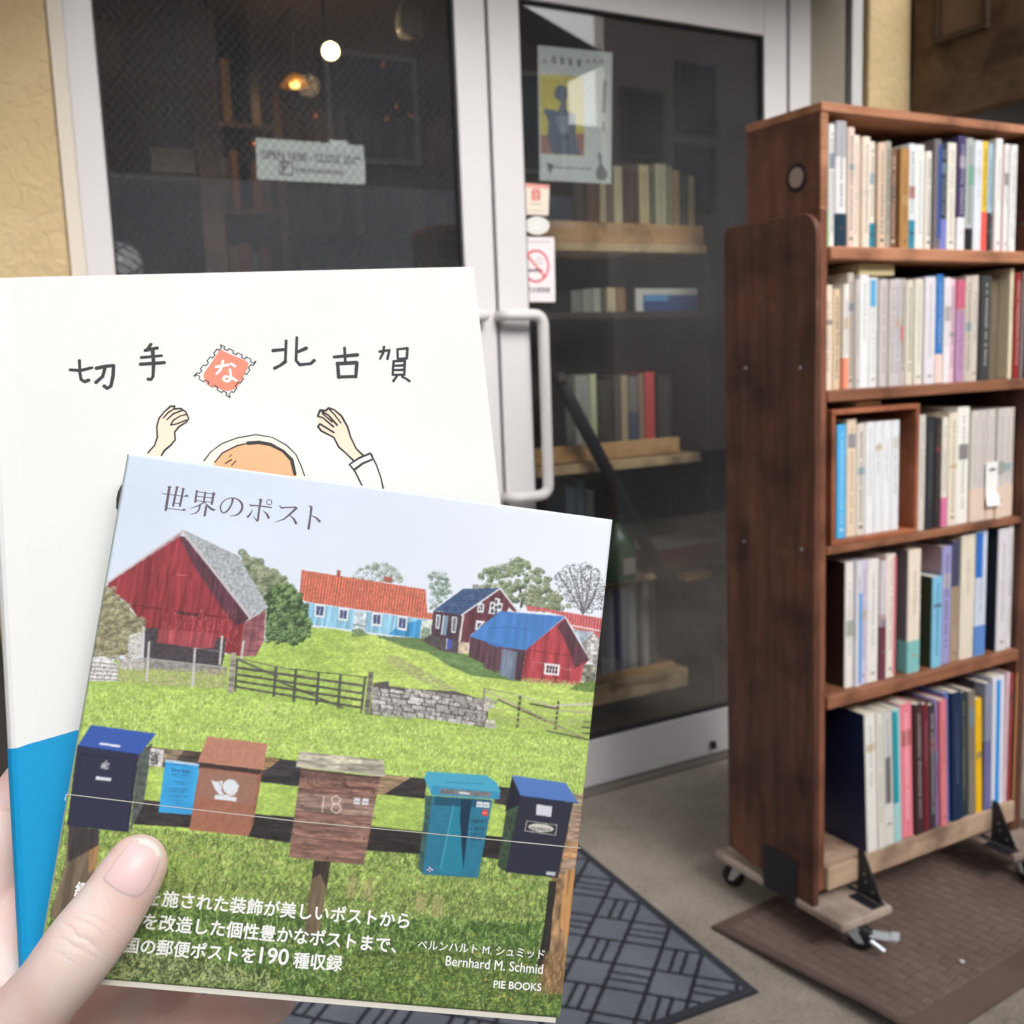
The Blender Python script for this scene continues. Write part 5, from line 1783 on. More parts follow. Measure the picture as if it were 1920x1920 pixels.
    cv.poly(c3((232, 925), (290, 935), (287, 975), (230, 965)), (172, 95, 80))
    wall = c2((1512, 1112),) + c3((0, 1165), (540, 1238), (490, 1372), (250, 1345), (0, 1310)) + c2((1550, 1275), (1520, 1180))
    cv.poly(wall, (146, 198, 224), planks)
    cv.poly(c3((330, 1280), (500, 1235), (490, 1372), (262, 1345)), (66, 152, 208), planks)
    for q in (c2((1578, 1122), (1655, 1130), (1645, 1225), (1572, 1215)), c2((1748, 1150), (1822, 1162), (1812, 1248), (1742, 1238)), c3((145, 1182), (218, 1190), (212, 1288), (138, 1278)), c3((330, 1205), (400, 1215), (392, 1318), (322, 1308))):
        cv.poly(q, (232, 238, 244))
        ctr = np.mean(q, 0)
        cv.poly([tuple(ctr + (np.array(p) - ctr) * 0.68) for p in q], (74, 84, 128))
        cv.line([tuple((np.array(q[0]) + q[1]) / 2), tuple((np.array(q[2]) + q[3]) / 2)], 1.2, (225, 232, 240))
    cv.poly(c3((15, 1175), (105, 1185), (95, 1320), (5, 1305)), (205, 218, 226), mid)
    cv.line(c3((10, 1270), (90, 1285)), 2.4, (120, 140, 140))
    cv.poly(c3((500, 1240), (580, 1250), (560, 1370), (485, 1372)), (205, 215, 205), mid)
    cv.poly(c3((545, 1185), (592, 1195), (588, 1240), (540, 1232)), (205, 120, 90))
    cv.leaves(c3((510, 1290), (560, 1300), (555, 1375), (490, 1390)), [(90, 120, 90), (140, 165, 140)], 200, 1.5)
    cv.leaves(c3((0, 1310), (60, 1300), (120, 1350), (0, 1360)), [(95, 120, 75), (140, 160, 110)], 250, 1.8)
    cv.leaves(c3((180, 1350), (480, 1380), (560, 1400), (200, 1372)), [(95, 115, 75), (120, 140, 95)], 300, 1.6)
    # maroon house with slate-blue roof
    cv.poly(c3((585, 1172), (795, 1205), (765, 1400), (650, 1380), (568, 1345)), (76, 56, 66), planks)
    cv.poly(c3((1065, 1012), (1195, 1178), (1060, 1180), (850, 1350), (842, 1402), (768, 1398), (800, 1200)), (100, 54, 62), planks)
    cv.poly(c3((590, 1168), (800, 1015), (1068, 1010), (788, 1208)), (66, 90, 130), speck)
    cv.line(c3((700, 1095), (930, 1105)), 1.5, (50, 66, 98))
    cv.poly(c3((868, 985), (912, 985), (908, 1018), (866, 1018)), (150, 150, 150))
    cv.line(c3((785, 1206), (1066, 1012), (1196, 1180)), 3.2, (226, 230, 236))
    cv.line(c3((800, 1205), (772, 1398)), 4.2, (224, 216, 214))
    for (x, y, w_, h_) in ((605, 1200, 34, 100), (718, 1212, 40, 118)):
        cv.poly(c3((x, y), (x + w_, y + 5), (x + w_ - 12, y + h_ + 5), (x - 6, y + h_)), (226, 230, 236))
        cv.poly(c3((x + 9, y + 10), (x + w_ - 9, y + 15), (x + w_ - 18, y + h_ - 6), (x + 3, y + h_ - 10)), (120, 116, 125))
    cv.poly(c3((660, 1205), (695, 1210), (675, 1352), (642, 1345)), (126, 150, 176))
    cv.line(c3((660, 1205), (642, 1345)), 1.8, (228, 232, 238))
    cv.poly(c3((898, 1185), (905, 1130), (925, 1108), (952, 1130), (945, 1188)), (232, 236, 240))
    cv.poly(c3((910, 1170), (915, 1138), (927, 1125), (940, 1138), (935, 1172)), (70, 60, 70))
    cv.line(c3((926, 1112), (921, 1186)), 1.4, (232, 236, 240))
    cv.line(c3((902, 1152), (948, 1156)), 1.4, (232, 236, 240))
    cv.poly(c3((980, 1195), (995, 1108), (1025, 1110), (1028, 1080), (1066, 1088), (1062, 1115), (1085, 1120), (1070, 1200)), (234, 238, 242))
    for (x, y) in ((1002, 1120), (1002, 1160), (1030, 1095), (1030, 1135), (1028, 1168), (1055, 1130)):
        cv.poly(c3((x, y), (x + 17, y + 3), (x + 13, y + 29), (x - 4, y + 26)), (70, 62, 74))
    cv.poly(c3((892, 1240), (960, 1250), (900, 1310), (882, 1312)), (230, 234, 240))
    cv.poly(c3((905, 1262), (930, 1266), (905, 1295), (898, 1295)), (90, 84, 95))
    cv.poly(c3((1112, 1178), (1130, 1148), (1160, 1178)), (226, 230, 235))
    cv.poly(c3((565, 1345), (770, 1400), (765, 1478), (640, 1465), (500, 1385)), (84, 76, 78), speck)
    cv.poly(c3((686, 1375), (722, 1382), (715, 1452), (678, 1445)), (74, 96, 176))
    cv.line(c3((684, 1372), (676, 1448)), 2, (220, 224, 232))
    cv.poly(c3((768, 1400), (842, 1404), (830, 1482), (760, 1476)), (206, 186, 160), mid)
    # red roofs and the stone shed
    cv.poly(c3((1235, 1130), (1800, 1228), (1800, 1390), (1590, 1300), (1535, 1215), (1400, 1180), (1260, 1175)), (206, 104, 106), tiles)
    cv.line(c3((1575, 1278), (1800, 1320)), 3, (236, 222, 220))
    cv.line(c3((1200, 1180), (1240, 1130), (1262, 1175)), 2.4, (220, 222, 228))
    cv.poly(c3((1590, 1308), (1745, 1325), (1650, 1405)), (176, 188, 200), mid)
    cv.poly(c3((1650, 1402), (1735, 1335), (1790, 1385), (1770, 1570), (1700, 1535)), (186, 182, 178), speck * (0.7 + 0.6 * vnoise(M, 130, 170, 30)))
    cv.poly(c3((1640, 1560), (1765, 1560), (1745, 1690), (1640, 1680)), (138, 138, 122), speck * (0.6 + 0.8 * vnoise(M, 110, 150, 31)))
    # blue-roofed barn
    cv.poly(c3((848, 1360), (1252, 1452), (1212, 1682), (838, 1502)), (92, 62, 72), planks)
    cv.poly(c3((955, 1405), (1060, 1440), (1040, 1620), (945, 1580)), (98, 70, 80), planks)
    cv.poly(c3((1078, 1445), (1190, 1470), (1165, 1672), (1058, 1630)), (112, 122, 142), planks)
    cv.poly(c3((1195, 1470), (1245, 1458), (1212, 1682), (1170, 1665)), (76, 54, 64), planks)
    cv.poly(c3((1530, 1222), (1705, 1525), (1662, 1572), (1640, 1705), (1213, 1678), (1252, 1455)), (176, 66, 74), planks)
    cv.poly(c3((1532, 1225), (1705, 1525), (1600, 1590), (1560, 1450), (1478, 1290)), (92, 54, 66), planks)
    cv.line(c3((1258, 1455), (1590, 1500)), 1.6, (120, 46, 52))
    for a in ((1300, 1540, 1300, 1610), (1570, 1570, 1570, 1650), (1300, 1540, 1390, 1552), (1490, 1585, 1580, 1600)):
        cv.line(c3(a[:2], a[2:]), 1.3, (205, 130, 128))
    cv.poly(c3((845, 1358), (1062, 1176), (1532, 1214), (1252, 1456), (1100, 1440)), (72, 130, 202), 0.93 + 0.14 * vnoise(M, 120, 30, 33))
    cv.line(c3((985, 1300), (1120, 1290), (1300, 1318)), 1.2, (52, 100, 170))
    cv.poly(c3((965, 1405), (985, 1395), (1072, 1418), (1050, 1438)), (66, 118, 190))
    cv.poly(c3((1385, 1548), (1497, 1562), (1488, 1642), (1378, 1630)), (240, 236, 236))
    for i in range(4):
        for j in range(2):
            cv.poly(c3((1402 + i * 21 - j * 4, 1566 + i * 2.6 + j * 29), (1417 + i * 21 - j * 4, 1568 + i * 2.6 + j * 29), (1414 + i * 21 - j * 4, 1590 + i * 2.6 + j * 29), (1399 + i * 21 - j * 4, 1588 + i * 2.6 + j * 29)), (74, 40, 52))
    cv.blades(c3((1220, 1675), (1640, 1705), (1640, 1725), (1220, 1700)), [(190, 190, 120), (140, 160, 80), (220, 200, 150)], 160, 14, 0.4)
    cv.leaves(c3((1640, 1690), (1750, 1680), (1740, 1760), (1560, 1740)), [(120, 150, 70), (90, 115, 60)], 400, 2)
    # big red barn with its bush
    cv.poly(c2((1030, 860), (1060, 790), (1190, 840), (1350, 940), (1380, 1000), (1300, 1095), (1200, 1055), (1100, 930)), (112, 124, 94), speck)
    cv.tree(c2((1010, 830), (1040, 740), (1110, 790), (1200, 820), (1280, 880), (1365, 930), (1390, 1000), (1300, 1100), (1200, 1060), (1100, 930)), [(84, 98, 72), (108, 120, 90), (136, 146, 114), (172, 178, 148)], 8000, 2.2, 9)
    bush = c2((1200, 1080), (1290, 990), (1400, 980), (1480, 1080), (1520, 1180), (1550, 1290), (1500, 1390), (1400, 1405), (1230, 1385))
    cv.poly(bush, (62, 82, 52), speck)
    cv.tree(bush, [(40, 58, 38), (58, 80, 50), (84, 112, 66), (112, 142, 88), (148, 174, 120)], 11000, 2.2, 8)
    cv.poly(c2((1063, 1262), (1228, 1165), (1215, 1380), (1150, 1500), (1035, 1500)), (150, 92, 98), planks * (0.8 + 0.4 * vnoise(M, 60, 200, 40)))
    cv.poly(c2((612, 630), (100, 975), (80, 1000), (240, 1130), (360, 1300), (360, 1420), (740, 1445), (905, 1470), (1035, 1500), (1066, 1262), (1105, 1225)), (152, 56, 62), planks)
    cv.poly(c2((600, 640), (640, 640), (1105, 1225), (1066, 1262), (1010, 1280), (905, 1150), (700, 840)), (92, 54, 66), planks)
    cv.line(c2((110, 1112), (960, 1226)), 1.8, (104, 36, 44))
    cv.line(c2((590, 1190), (735, 1208)), 4, (70, 40, 48))
    wx, wy = RNG.uniform(480, 1030, 260), RNG.uniform(1150, 1440, 260)
    for x, y in zip(wx, wy):
        if RNG.random() < 0.5:
            cv.line(c2((x, y), (x - 2, y + RNG.uniform(8, 34))), 0.9, (205, 130, 130))
    for (x, y, l) in ((400, 800, 180), (455, 900, 130), (380, 880, 230), (565, 880, 40), (690, 890, 60), (520, 900, 120)):
        cv.line(c2((x, y), (x - 10, y + l)), 1.4, (104, 34, 42))
    cv.line(c2((580, 915), (650, 920)), 1.5, (216, 130, 130))
    cv.poly(c2((356, 1300), (452, 1296), (440, 1400), (620, 1425), (880, 1370), (935, 1370), (925, 1500), (905, 1570), (500, 1548), (345, 1510)), (74, 66, 72), speck)
    cv.poly(c2((450, 1300), (880, 1340), (850, 1440), (740, 1445), (440, 1400)), (168, 76, 82), planks)
    cv.poly(c2((345, 1510), (940, 1580), (945, 1640), (345, 1590)), (150, 146, 142), speck)
    cv.poly(c2((626, 590), (660, 605), (1030, 780), (1243, 1150), (1112, 1228)), (172, 178, 182), speck)
    cv.line(c2((88, 968), (622, 600)), 4.4, (214, 204, 206))
    cv.line(c2((92, 978), (618, 616)), 1.4, (120, 70, 76))
    cv.line(c2((622, 598), (1110, 1222)), 4.6, (206, 198, 200))
    cv.line(c2((1228, 1165), (1212, 1375)), 2, (200, 196, 196))
    # bramble, wire fence, dry grass at the barn foot
    cv.poly(c2((-40, 1010), (100, 1000), (225, 1140), (330, 1250), (335, 1330), (235, 1400), (225, 1490), (-60, 1510)), (132, 126, 100), speck)
    cv.tree(c2((-40, 1000), (100, 990), (230, 1130), (340, 1240), (350, 1330), (240, 1400), (230, 1500), (-60, 1520)), [(98, 92, 76), (124, 118, 90), (150, 144, 112), (170, 172, 122), (190, 184, 156)], 9000, 2.2, 8)
    cv.poly(c2((240, 1345), (330, 1325), (325, 1500), (235, 1510)), (206, 204, 198), speck)
    cv.leaves(c2((20, 1580), (940, 1600), (940, 1740), (180, 1690)), [(165, 165, 105), (190, 185, 140), (140, 155, 80), (200, 195, 165)], 1500, 2, 1)
    cv.poly(c2((160, 1520), (345, 1510), (345, 1600), (180, 1590)), (190, 186, 178), speck)
    for (x, y0_, y1_) in ((345, 1290, 1510), (385, 1395, 1680), (715, 1440, 1720), (910, 1355, 1560), (1065, 1390, 1520)):
        cv.line(c2((x, y0_), (x - 18, y1_)), 4.2, (206, 206, 204))
    cv.line(c2((330, 1515), (950, 1580)), 2.4, (180, 178, 172))
    cv.line(c2((700, 1440), (960, 1475)), 1.2, (160, 160, 158))
    st = c2((-90, 1510), (60, 1500), (165, 1560), (150, 1680), (-100, 1680))
    cv.poly(st, (226, 222, 220), speck)
    for j in range(5):
        cv.line(c2((-90, 1540 + j * 30), (160, 1560 + j * 28)), 1.4, (120, 112, 108))
    for j in range(10):
        cv.line(c2((-60 + j * 24, 1545 + (j % 4) * 28), (-62 + j * 24, 1570 + (j % 4) * 28)), 1.4, (120, 112, 108))
    # gate, wall and pole fence
    cv.line(c6((100, 15), (85, 205)), 9.5, (146, 140, 132), grainx)
    cv.line(c6((778, 110), (755, 318)), 9.5, (122, 122, 108), grainx)
    cv.line(c6((748, 135), (728, 312)), 5, (96, 96, 86))
    for (a, b, wd, cc) in (((118, 38), (385, 95), 1.8, (110, 106, 98)), ((385, 92), (760, 132), 1.6, (70, 74, 62)), ((120, 84), (745, 175), 5, (96, 94, 88)), ((120, 118), (742, 212), 4.2, (82, 82, 76)), ((118, 150), (738, 246), 4.2, (84, 84, 78)), ((110, 178), (730, 282), 4.2, (76, 78, 70)), ((125, 45), (320, 130), 4, (92, 90, 84)), ((320, 150), (640, 282), 3.6, (88, 88, 80)), ((118, 40), (108, 200), 4, (84, 82, 76))):
        cv.line(c6(a, b), wd, cc, grainx)
    for (x, y0_, y1_) in ((310, 80, 225), (408, 92, 252), (520, 108, 270), (627, 122, 285)):
        cv.line(c6((x, y0_), (x - 12, y1_)), 5, (82, 84, 72))
    wallp = c6((790, 160), (862, 150), (868, 175), (990, 190), (1190, 200), (1310, 235), (1340, 240), (1355, 300), (1345, 380), (1200, 355), (1000, 330), (770, 318))
    cv.poly(wallp, (94, 88, 84), speck)
    for j in range(8):
        x = 780.0
        while x < 1345:
            wd, hh = RNG.uniform(30, 74), RNG.uniform(15, 21)
            yy = 158 + j * 20 + (x - 780) * 0.145 + RNG.uniform(-3, 3)
            top = 165 + (x - 780) * 0.13
            if yy > top - 4 and yy < 300 + (x - 780) * 0.12:
                g = RNG.uniform(150, 214)
                cv.poly(c6((x, yy + 2), (x + 5, yy), (x + wd - 5, yy + wd * 0.14), (x + wd, yy + wd * 0.14 + 4), (x + wd - 2, yy + wd * 0.14 + hh - 3), (x + wd - 8, yy + wd * 0.14 + hh), (x + 3, yy + hh)), (g, g - 4, g - 8), speck)
            x += wd + 4
    cv.leaves(wallp, [(70, 66, 62), (90, 86, 80), (215, 212, 208)], 260, 1.5)
    cv.poly(c6((1330, 225), (1365, 230), (1362, 262), (1328, 258)), (206, 200, 190))
    for (a, b, wd, cc) in (((1336, 185), (1320, 380), 3.4, (140, 130, 118)), ((1335, 186), (1490, 215), 1.8, (150, 145, 130)), ((1490, 215), (1700, 285), 3, (196, 190, 168)), ((1560, 262), (1700, 288), 3, (74, 70, 62)), ((1690, 270), (1875, 262), 4.4, (206, 202, 184)), ((1350, 200), (1500, 275), 3.4, (190, 182, 158)), ((1500, 275), (1840, 440), 4, (150, 138, 112)), ((1400, 240), (1640, 350), 2.4, (70, 66, 58)), ((1360, 290), (1870, 300), 1.6, (180, 186, 120)), ((1380, 330), (1850, 350), 1.6, (170, 172, 120)), ((1640, 395), (1850, 440), 2.4, (72, 72, 58)), ((1700, 295), (1860, 310), 2.6, (176, 174, 150)), ((1820, 350), (1870, 352), 2.2, (90, 88, 74)), ((1815, 378), (1865, 382), 2.6, (80, 78, 66)), ((1815, 405), (1862, 410), 2.6, (80, 78, 66))):
        cv.line(c6(a, b), wd, cc)
    for (x, y0_, y1_) in ((1512, 225, 390), (1700, 250, 400)):
        n = 6
        for k in range(n):
            ya = y0_ + (y1_ - y0_) * k / n
            cv.line(c6((x - 16 * k / n, ya), (x - 16 * (k + 0.55) / n, ya + (y1_ - y0_) * 0.55 / n)), 5, (76, 72, 62))
    cv.leaves(c6((1380, 300), (1820, 330), (1820, 420), (1380, 360)), [(170, 170, 115), (150, 175, 85), (190, 190, 140)], 500, 1.6)
    cv.blades(c6((0, 205), (760, 315), (1330, 385), (1830, 445), (1830, 465), (1330, 405), (760, 340), (0, 232)), [(150, 190, 80), (120, 160, 66), (185, 215, 105)], 900, 10, 0.4)
    # near lawn, rough grass
    cv.poly([(165, 1285), (430, 1300), (690, 1342), (910, 1368), (1110, 1390), (1100, 1470), (700, 1430), (130, 1370)], (184, 210, 106), grass)
    cv.poly([(130, 1365), (700, 1425), (1105, 1465), (1090, 1620), (110, 1560)], (178, 206, 100), grass)
    cv.blades([(165, 1290), (430, 1305), (690, 1345), (910, 1372), (1108, 1395), (1100, 1520), (120, 1440)], [(196, 220, 128), (150, 184, 86), (206, 226, 146), (134, 168, 76)], 6000, 8, 0.35, 2)
    cv.poly([(120, 1540), (560, 1580), (1090, 1620), (1070, 1740), (95, 1700)], (142, 168, 84), rough)
    cv.blades([(120, 1545), (560, 1575), (1090, 1615), (1070, 1750), (95, 1710)], [(194, 210, 124), (150, 178, 90), (98, 128, 58), (188, 184, 120), (74, 100, 46), (166, 194, 98)], 9000, 13, 0.7, 2)
    cv.blades([(100, 1640), (560, 1660), (1075, 1690), (1070, 1760), (90, 1740)], [(92, 112, 58), (120, 138, 72), (176, 190, 112), (74, 92, 48)], 4200, 15, 0.8, 2)
    low = [(100, 1690), (560, 1715), (1072, 1735), (1045, 1930), (60, 1930)]
    cv.poly(low, (84, 112, 54), rough)
    cv.blades(low, [(150, 180, 92), (186, 206, 130), (70, 98, 46), (44, 64, 32), (116, 150, 70), (58, 86, 40)], 9000, 20, 0.8, 2)
    cv.blades([(120, 1790), (330, 1800), (520, 1850), (480, 1930), (70, 1930)], [(168, 186, 112), (200, 210, 150), (66, 84, 44), (50, 62, 36)], 1500, 40, 0.9, 2)
    cv.leaves([(640, 1790), (1060, 1770), (1045, 1925), (560, 1900)], [(132, 152, 70), (168, 184, 96), (70, 88, 44), (96, 118, 54), (52, 66, 34)], 3000, 2.6)
    for _ in range(26):
        x, y = RNG.uniform(300, 1040), RNG.uniform(1750, 1890)
        cv.leaves([(x - 3, y - 3), (x + 3, y - 3), (x + 3, y + 3), (x - 3, y + 3)], [(222, 190, 66), (214, 170, 60)], 4, 1.7)
    for (x, y) in ((690, 1665), (660, 1660), (790, 1690), (820, 1695)):
        cv.blades([(x - 10, y - 10), (x + 10, y - 10), (x + 8, y + 26), (x - 12, y + 26)], [(184, 170, 118), (172, 150, 104), (190, 182, 130)], 70, 16, 0.4)
    # posts and rails
    cv.poly(c4((215, 765), (392, 790), (384, 985), (330, 1100), (190, 1290), (100, 1300), (195, 1000)), (124, 108, 88), planks * 0.95)
    cv.poly(c4((335, 900), (390, 880), (382, 1000), (328, 1050)), (168, 128, 84), planks)
    cv.poly(c4((215, 765), (392, 790), (388, 880), (210, 980)), (66, 60, 60), planks)
    cv.poly(c5((162, 905), (266, 908), (232, 1110), (196, 1340), (100, 1400), (115, 1240)), (122, 104, 82), planks)
    cv.poly(c5((162, 905), (266, 908), (240, 1080), (200, 985), (150, 1020)), (60, 52, 46), planks)
    cv.poly(c5((1640, 1000), (1790, 540), (1838, 470), (1805, 1000), (1770, 1400), (1720, 1740), (1600, 1700), (1560, 1560)), (150, 118, 84), planks * (0.7 + 0.6 * vnoise(M, 160, 100, 50)))
    cv.poly(c5((1765, 560), (1832, 480), (1800, 960), (1690, 980)), (164, 138, 118), grainx)
    cv.poly(c5((1710, 780), (1805, 800), (1800, 900), (1700, 895)), (186, 142, 100), grainx)
    cv.poly(c5((1730, 960), (1795, 960), (1745, 1420), (1680, 1300)), (180, 132, 82), planks)
    cv.poly(c5((1620, 1030), (1665, 1035), (1640, 1240), (1615, 1540), (1545, 1560), (1590, 1300)), (44, 42, 38), planks)
    cv.blades(c5((1580, 1500), (1720, 1500), (1720, 1740), (1540, 1740)), [(190, 150, 104), (140, 108, 70), (96, 78, 50)], 500, 18, 0.3)
    rail = grainx * 0.95
    cv.poly([(272, 1400), (380, 1410), (378, 1442), (268, 1436)], (84, 72, 64), rail)
    cv.poly([(285, 1402), (345, 1407), (328, 1430), (280, 1428)], (150, 132, 108), rail)
    cv.poly([(492, 1418), (566, 1428), (560, 1474), (486, 1466)], (62, 58, 62), rail)
    cv.poly([(492, 1418), (525, 1424), (505, 1440), (488, 1446)], (164, 132, 92), rail)
    cv.poly([(712, 1452), (800, 1460), (796, 1498), (706, 1488)], (60, 54, 54), rail)
    cv.poly([(712, 1452), (770, 1458), (722, 1488), (706, 1488)], (168, 140, 108), rail)
    cv.poly([(930, 1474), (966, 1478), (960, 1512), (926, 1506)], (64, 58, 58), rail)
    cv.poly([(1065, 1486), (1092, 1490), (1090, 1520), (1060, 1514)], (170, 150, 124), rail)
    cv.poly([(255, 1498), (372, 1510), (358, 1552), (248, 1545)], (56, 52, 54), rail)
    cv.poly([(470, 1525), (552, 1532), (544, 1580), (462, 1568)], (54, 50, 52), rail)
    cv.poly([(690, 1548), (800, 1560), (796, 1602), (686, 1594)], (52, 48, 46), rail)
    cv.poly([(908, 1566), (950, 1570), (940, 1612), (902, 1606)], (50, 46, 44), rail)
    # five letter boxes
    cv.poly(c4((625, 350), (702, 285), (648, 645), (568, 806)), (84, 92, 88), mid)
    cv.poly(c4((265, 300), (625, 350), (562, 806), (205, 766)), (46, 48, 70))
    cv.line(c4((285, 350), (600, 395), (560, 770)), 1.3, (30, 31, 48))
    cv.line(c4((285, 350), (250, 640)), 1.3, (32, 33, 50))
    cv.poly(c4((345, 184), (722, 234), (628, 354), (270, 302)), (58, 92, 178))
    cv.line(c4((270, 304), (628, 355)), 1.4, (34, 50, 110))
    cv.poly(c4((398, 284), (518, 302), (512, 315), (390, 297)), (230, 234, 244))
    cv.poly(c4((375, 480), (462, 492), (459, 511), (372, 500)), (226, 228, 236))
    cv.leaves(c4((410, 400), (450, 405), (445, 440), (405, 435)), [(190, 192, 196), (120, 122, 130), (220, 222, 226)], 60, 2)
    cv.line(c4((434, 388), (432, 440)), 3, (170, 172, 178))
    cv.poly(c4((690, 318), (768, 326), (758, 430), (680, 418)), (214, 210, 206), speck)
    cv.leaves(c4((690, 340), (740, 345), (730, 420), (695, 410)), [(70, 68, 70), (110, 108, 106)], 90, 2)
    cv.poly(c4((776, 382), (972, 410), (942, 706), (736, 690)), (58, 164, 226), 0.95 + 0.1 * vnoise(M, 60, 40, 60))
    cv.poly(c4((776, 382), (968, 408), (966, 422), (775, 398)), (190, 214, 236))
    for j, (a, b, wd) in enumerate(((800, 905, 1.2), (812, 912, 1.2), (835, 880, 1.0), (828, 885, 1.0), (830, 888, 1.0), (805, 905, 1.0), (798, 905, 1.0), (805, 905, 0.9), (826, 876, 1.0), (838, 862, 1.0))):
        y = (412, 470, 484, 512, 526, 552, 566, 594, 622, 638)[j]
        cv.line(c4((a, y), (b, y + 6)), wd, (38, 96, 150))
    cv.poly(c4((1322, 470), (1366, 298), (1284, 762), (1258, 828)), (150, 98, 78), mid)
    cv.poly(c4((978, 400), (1340, 440), (1322, 470), (972, 430)), (66, 52, 48))
    cv.poly(c4((975, 428), (1322, 470), (1258, 828), (914, 790)), (166, 108, 88), 0.94 + 0.12 * vnoise(M, 200, 200, 70))
    cv.poly(c4((985, 440), (1310, 478), (1290, 650), (970, 600)), (154, 122, 106), 0.94 + 0.12 * vnoise(M, 200, 200, 71), 0.6)
    cv.poly(c4((1020, 250), (1368, 292), (1340, 440), (964, 394)), (192, 132, 110), 0.95 + 0.1 * vnoise(M, 200, 200, 72))
    cv.line(c4((964, 396), (1340, 441), (1366, 300)), 1.6, (206, 150, 126))
    an = [(1152 + 46 * math.cos(k * 0.4), 542 + 44 * math.sin(k * 0.4)) for k in range(16)]
    wh = (226, 232, 238)
    cv.poly(c4(*an), wh)
    cv.poly(c4((1040, 505), (1072, 512), (1108, 506), (1100, 560), (1118, 592), (1088, 588), (1066, 560)), wh)
    cv.line(c4((1120, 590), (1170, 590), (1190, 565), (1200, 530)), 2.6, wh)
    cv.poly(c4((1064, 588), (1190, 602), (1186, 628), (1060, 614)), wh)
    cv.line(c4((1084, 510), (1112, 560)), 1.2, (160, 120, 104))
    cv.poly(c5((82, 330), (572, 388), (470, 932), (4, 882)), (140, 104, 92), grainx)
    cv.poly(c5((62, 480), (545, 530), (525, 640), (45, 590)), (146, 120, 108), grainx)
    for a, b in (((65, 460), (548, 515)), ((45, 595), (528, 640)), ((25, 755), (500, 800))):
        cv.line(c5(a, b), 1.4, (92, 66, 58))
    cv.line(c5((78, 340), (570, 392)), 4, (78, 62, 56))
    cv.poly(c5((74, 226), (592, 282), (606, 378), (560, 375), (50, 318)), (182, 176, 158), grainx)
    cv.line(c5((50, 320), (600, 380)), 2.2, (206, 200, 184))
    cv.line(c5((358, 452), (530, 458), (532, 490)), 3.2, (96, 66, 58))
    cv.line(c5((345, 425), (375, 452)), 4, (84, 56, 50))
    for q in (((222, 505), (212, 605)), ((270, 520), (300, 502), (326, 525), (312, 552), (280, 548), (270, 520)), ((280, 552), (318, 556), (330, 590), (300, 612), (268, 592), (280, 552))):
        cv.line(c5(*q), 2.0, (226, 218, 210))
    dk = (98, 70, 62)
    for q in (((135, 345), (130, 372), (158, 376)), ((185, 352), (170, 380), (200, 382)), ((150, 395), (125, 400), (122, 425), (148, 428), (150, 412)), ((175, 400), (180, 430)), ((310, 398), (285, 395), (276, 430), (298, 445), (312, 432), (300, 424)), ((332, 445), (338, 400), (358, 408), (350, 424), (336, 424))):
        cv.line(c5(*q), 1.4, dk)
    for (x, y) in ((95, 385), (548, 420), (85, 560), (468, 770), (474, 830), (30, 740), (245, 890), (460, 890), (538, 640)):
        cv.leaves(c5((x - 3, y - 3), (x + 3, y - 3), (x + 3, y + 3), (x - 3, y + 3)), [(70, 50, 46)], 4, 1.8)
    for (x, y) in ((410, 515), (462, 518)):
        cv.poly(c5((x, y), (x + 40, y + 4), (x + 36, y + 42), (x - 4, y + 38)), (226, 224, 228))
        cv.line(c5((x + 5, y + 22), (x + 32, y + 26)), 1.4, (120, 116, 130))
    cv.poly(c5((850, 498), (902, 506), (838, 990), (806, 950), (846, 620)), (60, 92, 90), mid)
    cv.poly(c5((895, 505), (1268, 530), (1178, 1012), (834, 990)), (44, 120, 150), 0.95 + 0.1 * vnoise(M, 80, 80, 61))
    cv.poly(c5((1028, 560), (1068, 600), (1082, 960), (1050, 985), (940, 985), (945, 940)), (38, 132, 158))
    cv.poly(c5((1075, 525), (1140, 530), (1118, 700), (1086, 960), (1066, 640)), (26, 52, 76))
    cv.line(c5((1028, 555), (945, 955)), 1.8, (88, 180, 196))
    cv.poly(c5((910, 505), (1255, 528), (1245, 575), (900, 560)), (24, 60, 84), None, 0.6)
    cv.poly(c5((860, 352), (1230, 376), (1292, 420), (1316, 470), (1310, 525), (890, 500), (845, 395)), (74, 170, 204))
    cv.poly(c5((895, 440), (1310, 480), (1310, 526), (885, 498)), (58, 148, 192))
    cv.poly(c5((944, 458), (1258, 480), (1252, 512), (942, 490)), (120, 122, 124), speck)
    cv.poly(c5((1060, 476), (1128, 484), (1126, 496), (1058, 490)), (226, 228, 232))
    cv.line(c5((980, 418), (1210, 430)), 1.3, (50, 120, 156))
    for (x, y, cc) in ((1170, 536, (226, 230, 236)), (1212, 540, (226, 230, 236)), (1204, 588, (226, 72, 66)), (1640, 562, (222, 224, 232)), (1690, 570, (222, 224, 232)), (1634, 612, (222, 66, 62)), (1682, 616, (222, 224, 232))):
        cv.poly(c5((x, y), (x + 38, y + 4), (x + 36, y + 40), (x - 3, y + 36)), cc)
        cv.line(c5((x + 5, y + 20), (x + 28, y + 23)), 1.4, (96, 100, 118) if cc[1] > 100 else (240, 200, 196))
    for (a, b) in (((1140, 660), (1235, 666)), ((1135, 708), (1225, 716)), ((1135, 742), (1205, 748)), ((1135, 770), (1200, 774))):
        x = a[0]
        while x < b[0]:
            cv.line(c5((x, a[1] - 10), (x + RNG.uniform(2, 12), a[1] + 10)), 1.3, (20, 40, 58))
            x += RNG.uniform(9, 20)
    for j in range(5):
        cv.line(c5((930, 570 + j * 34), (1000 - j * 6, 574 + j * 34)), 1.0, (62, 138, 160))
    cv.poly(c5(*[(878 + 22 * math.cos(k), 960 + 22 * math.sin(k)) for k in range(7)]), (36, 52, 116))
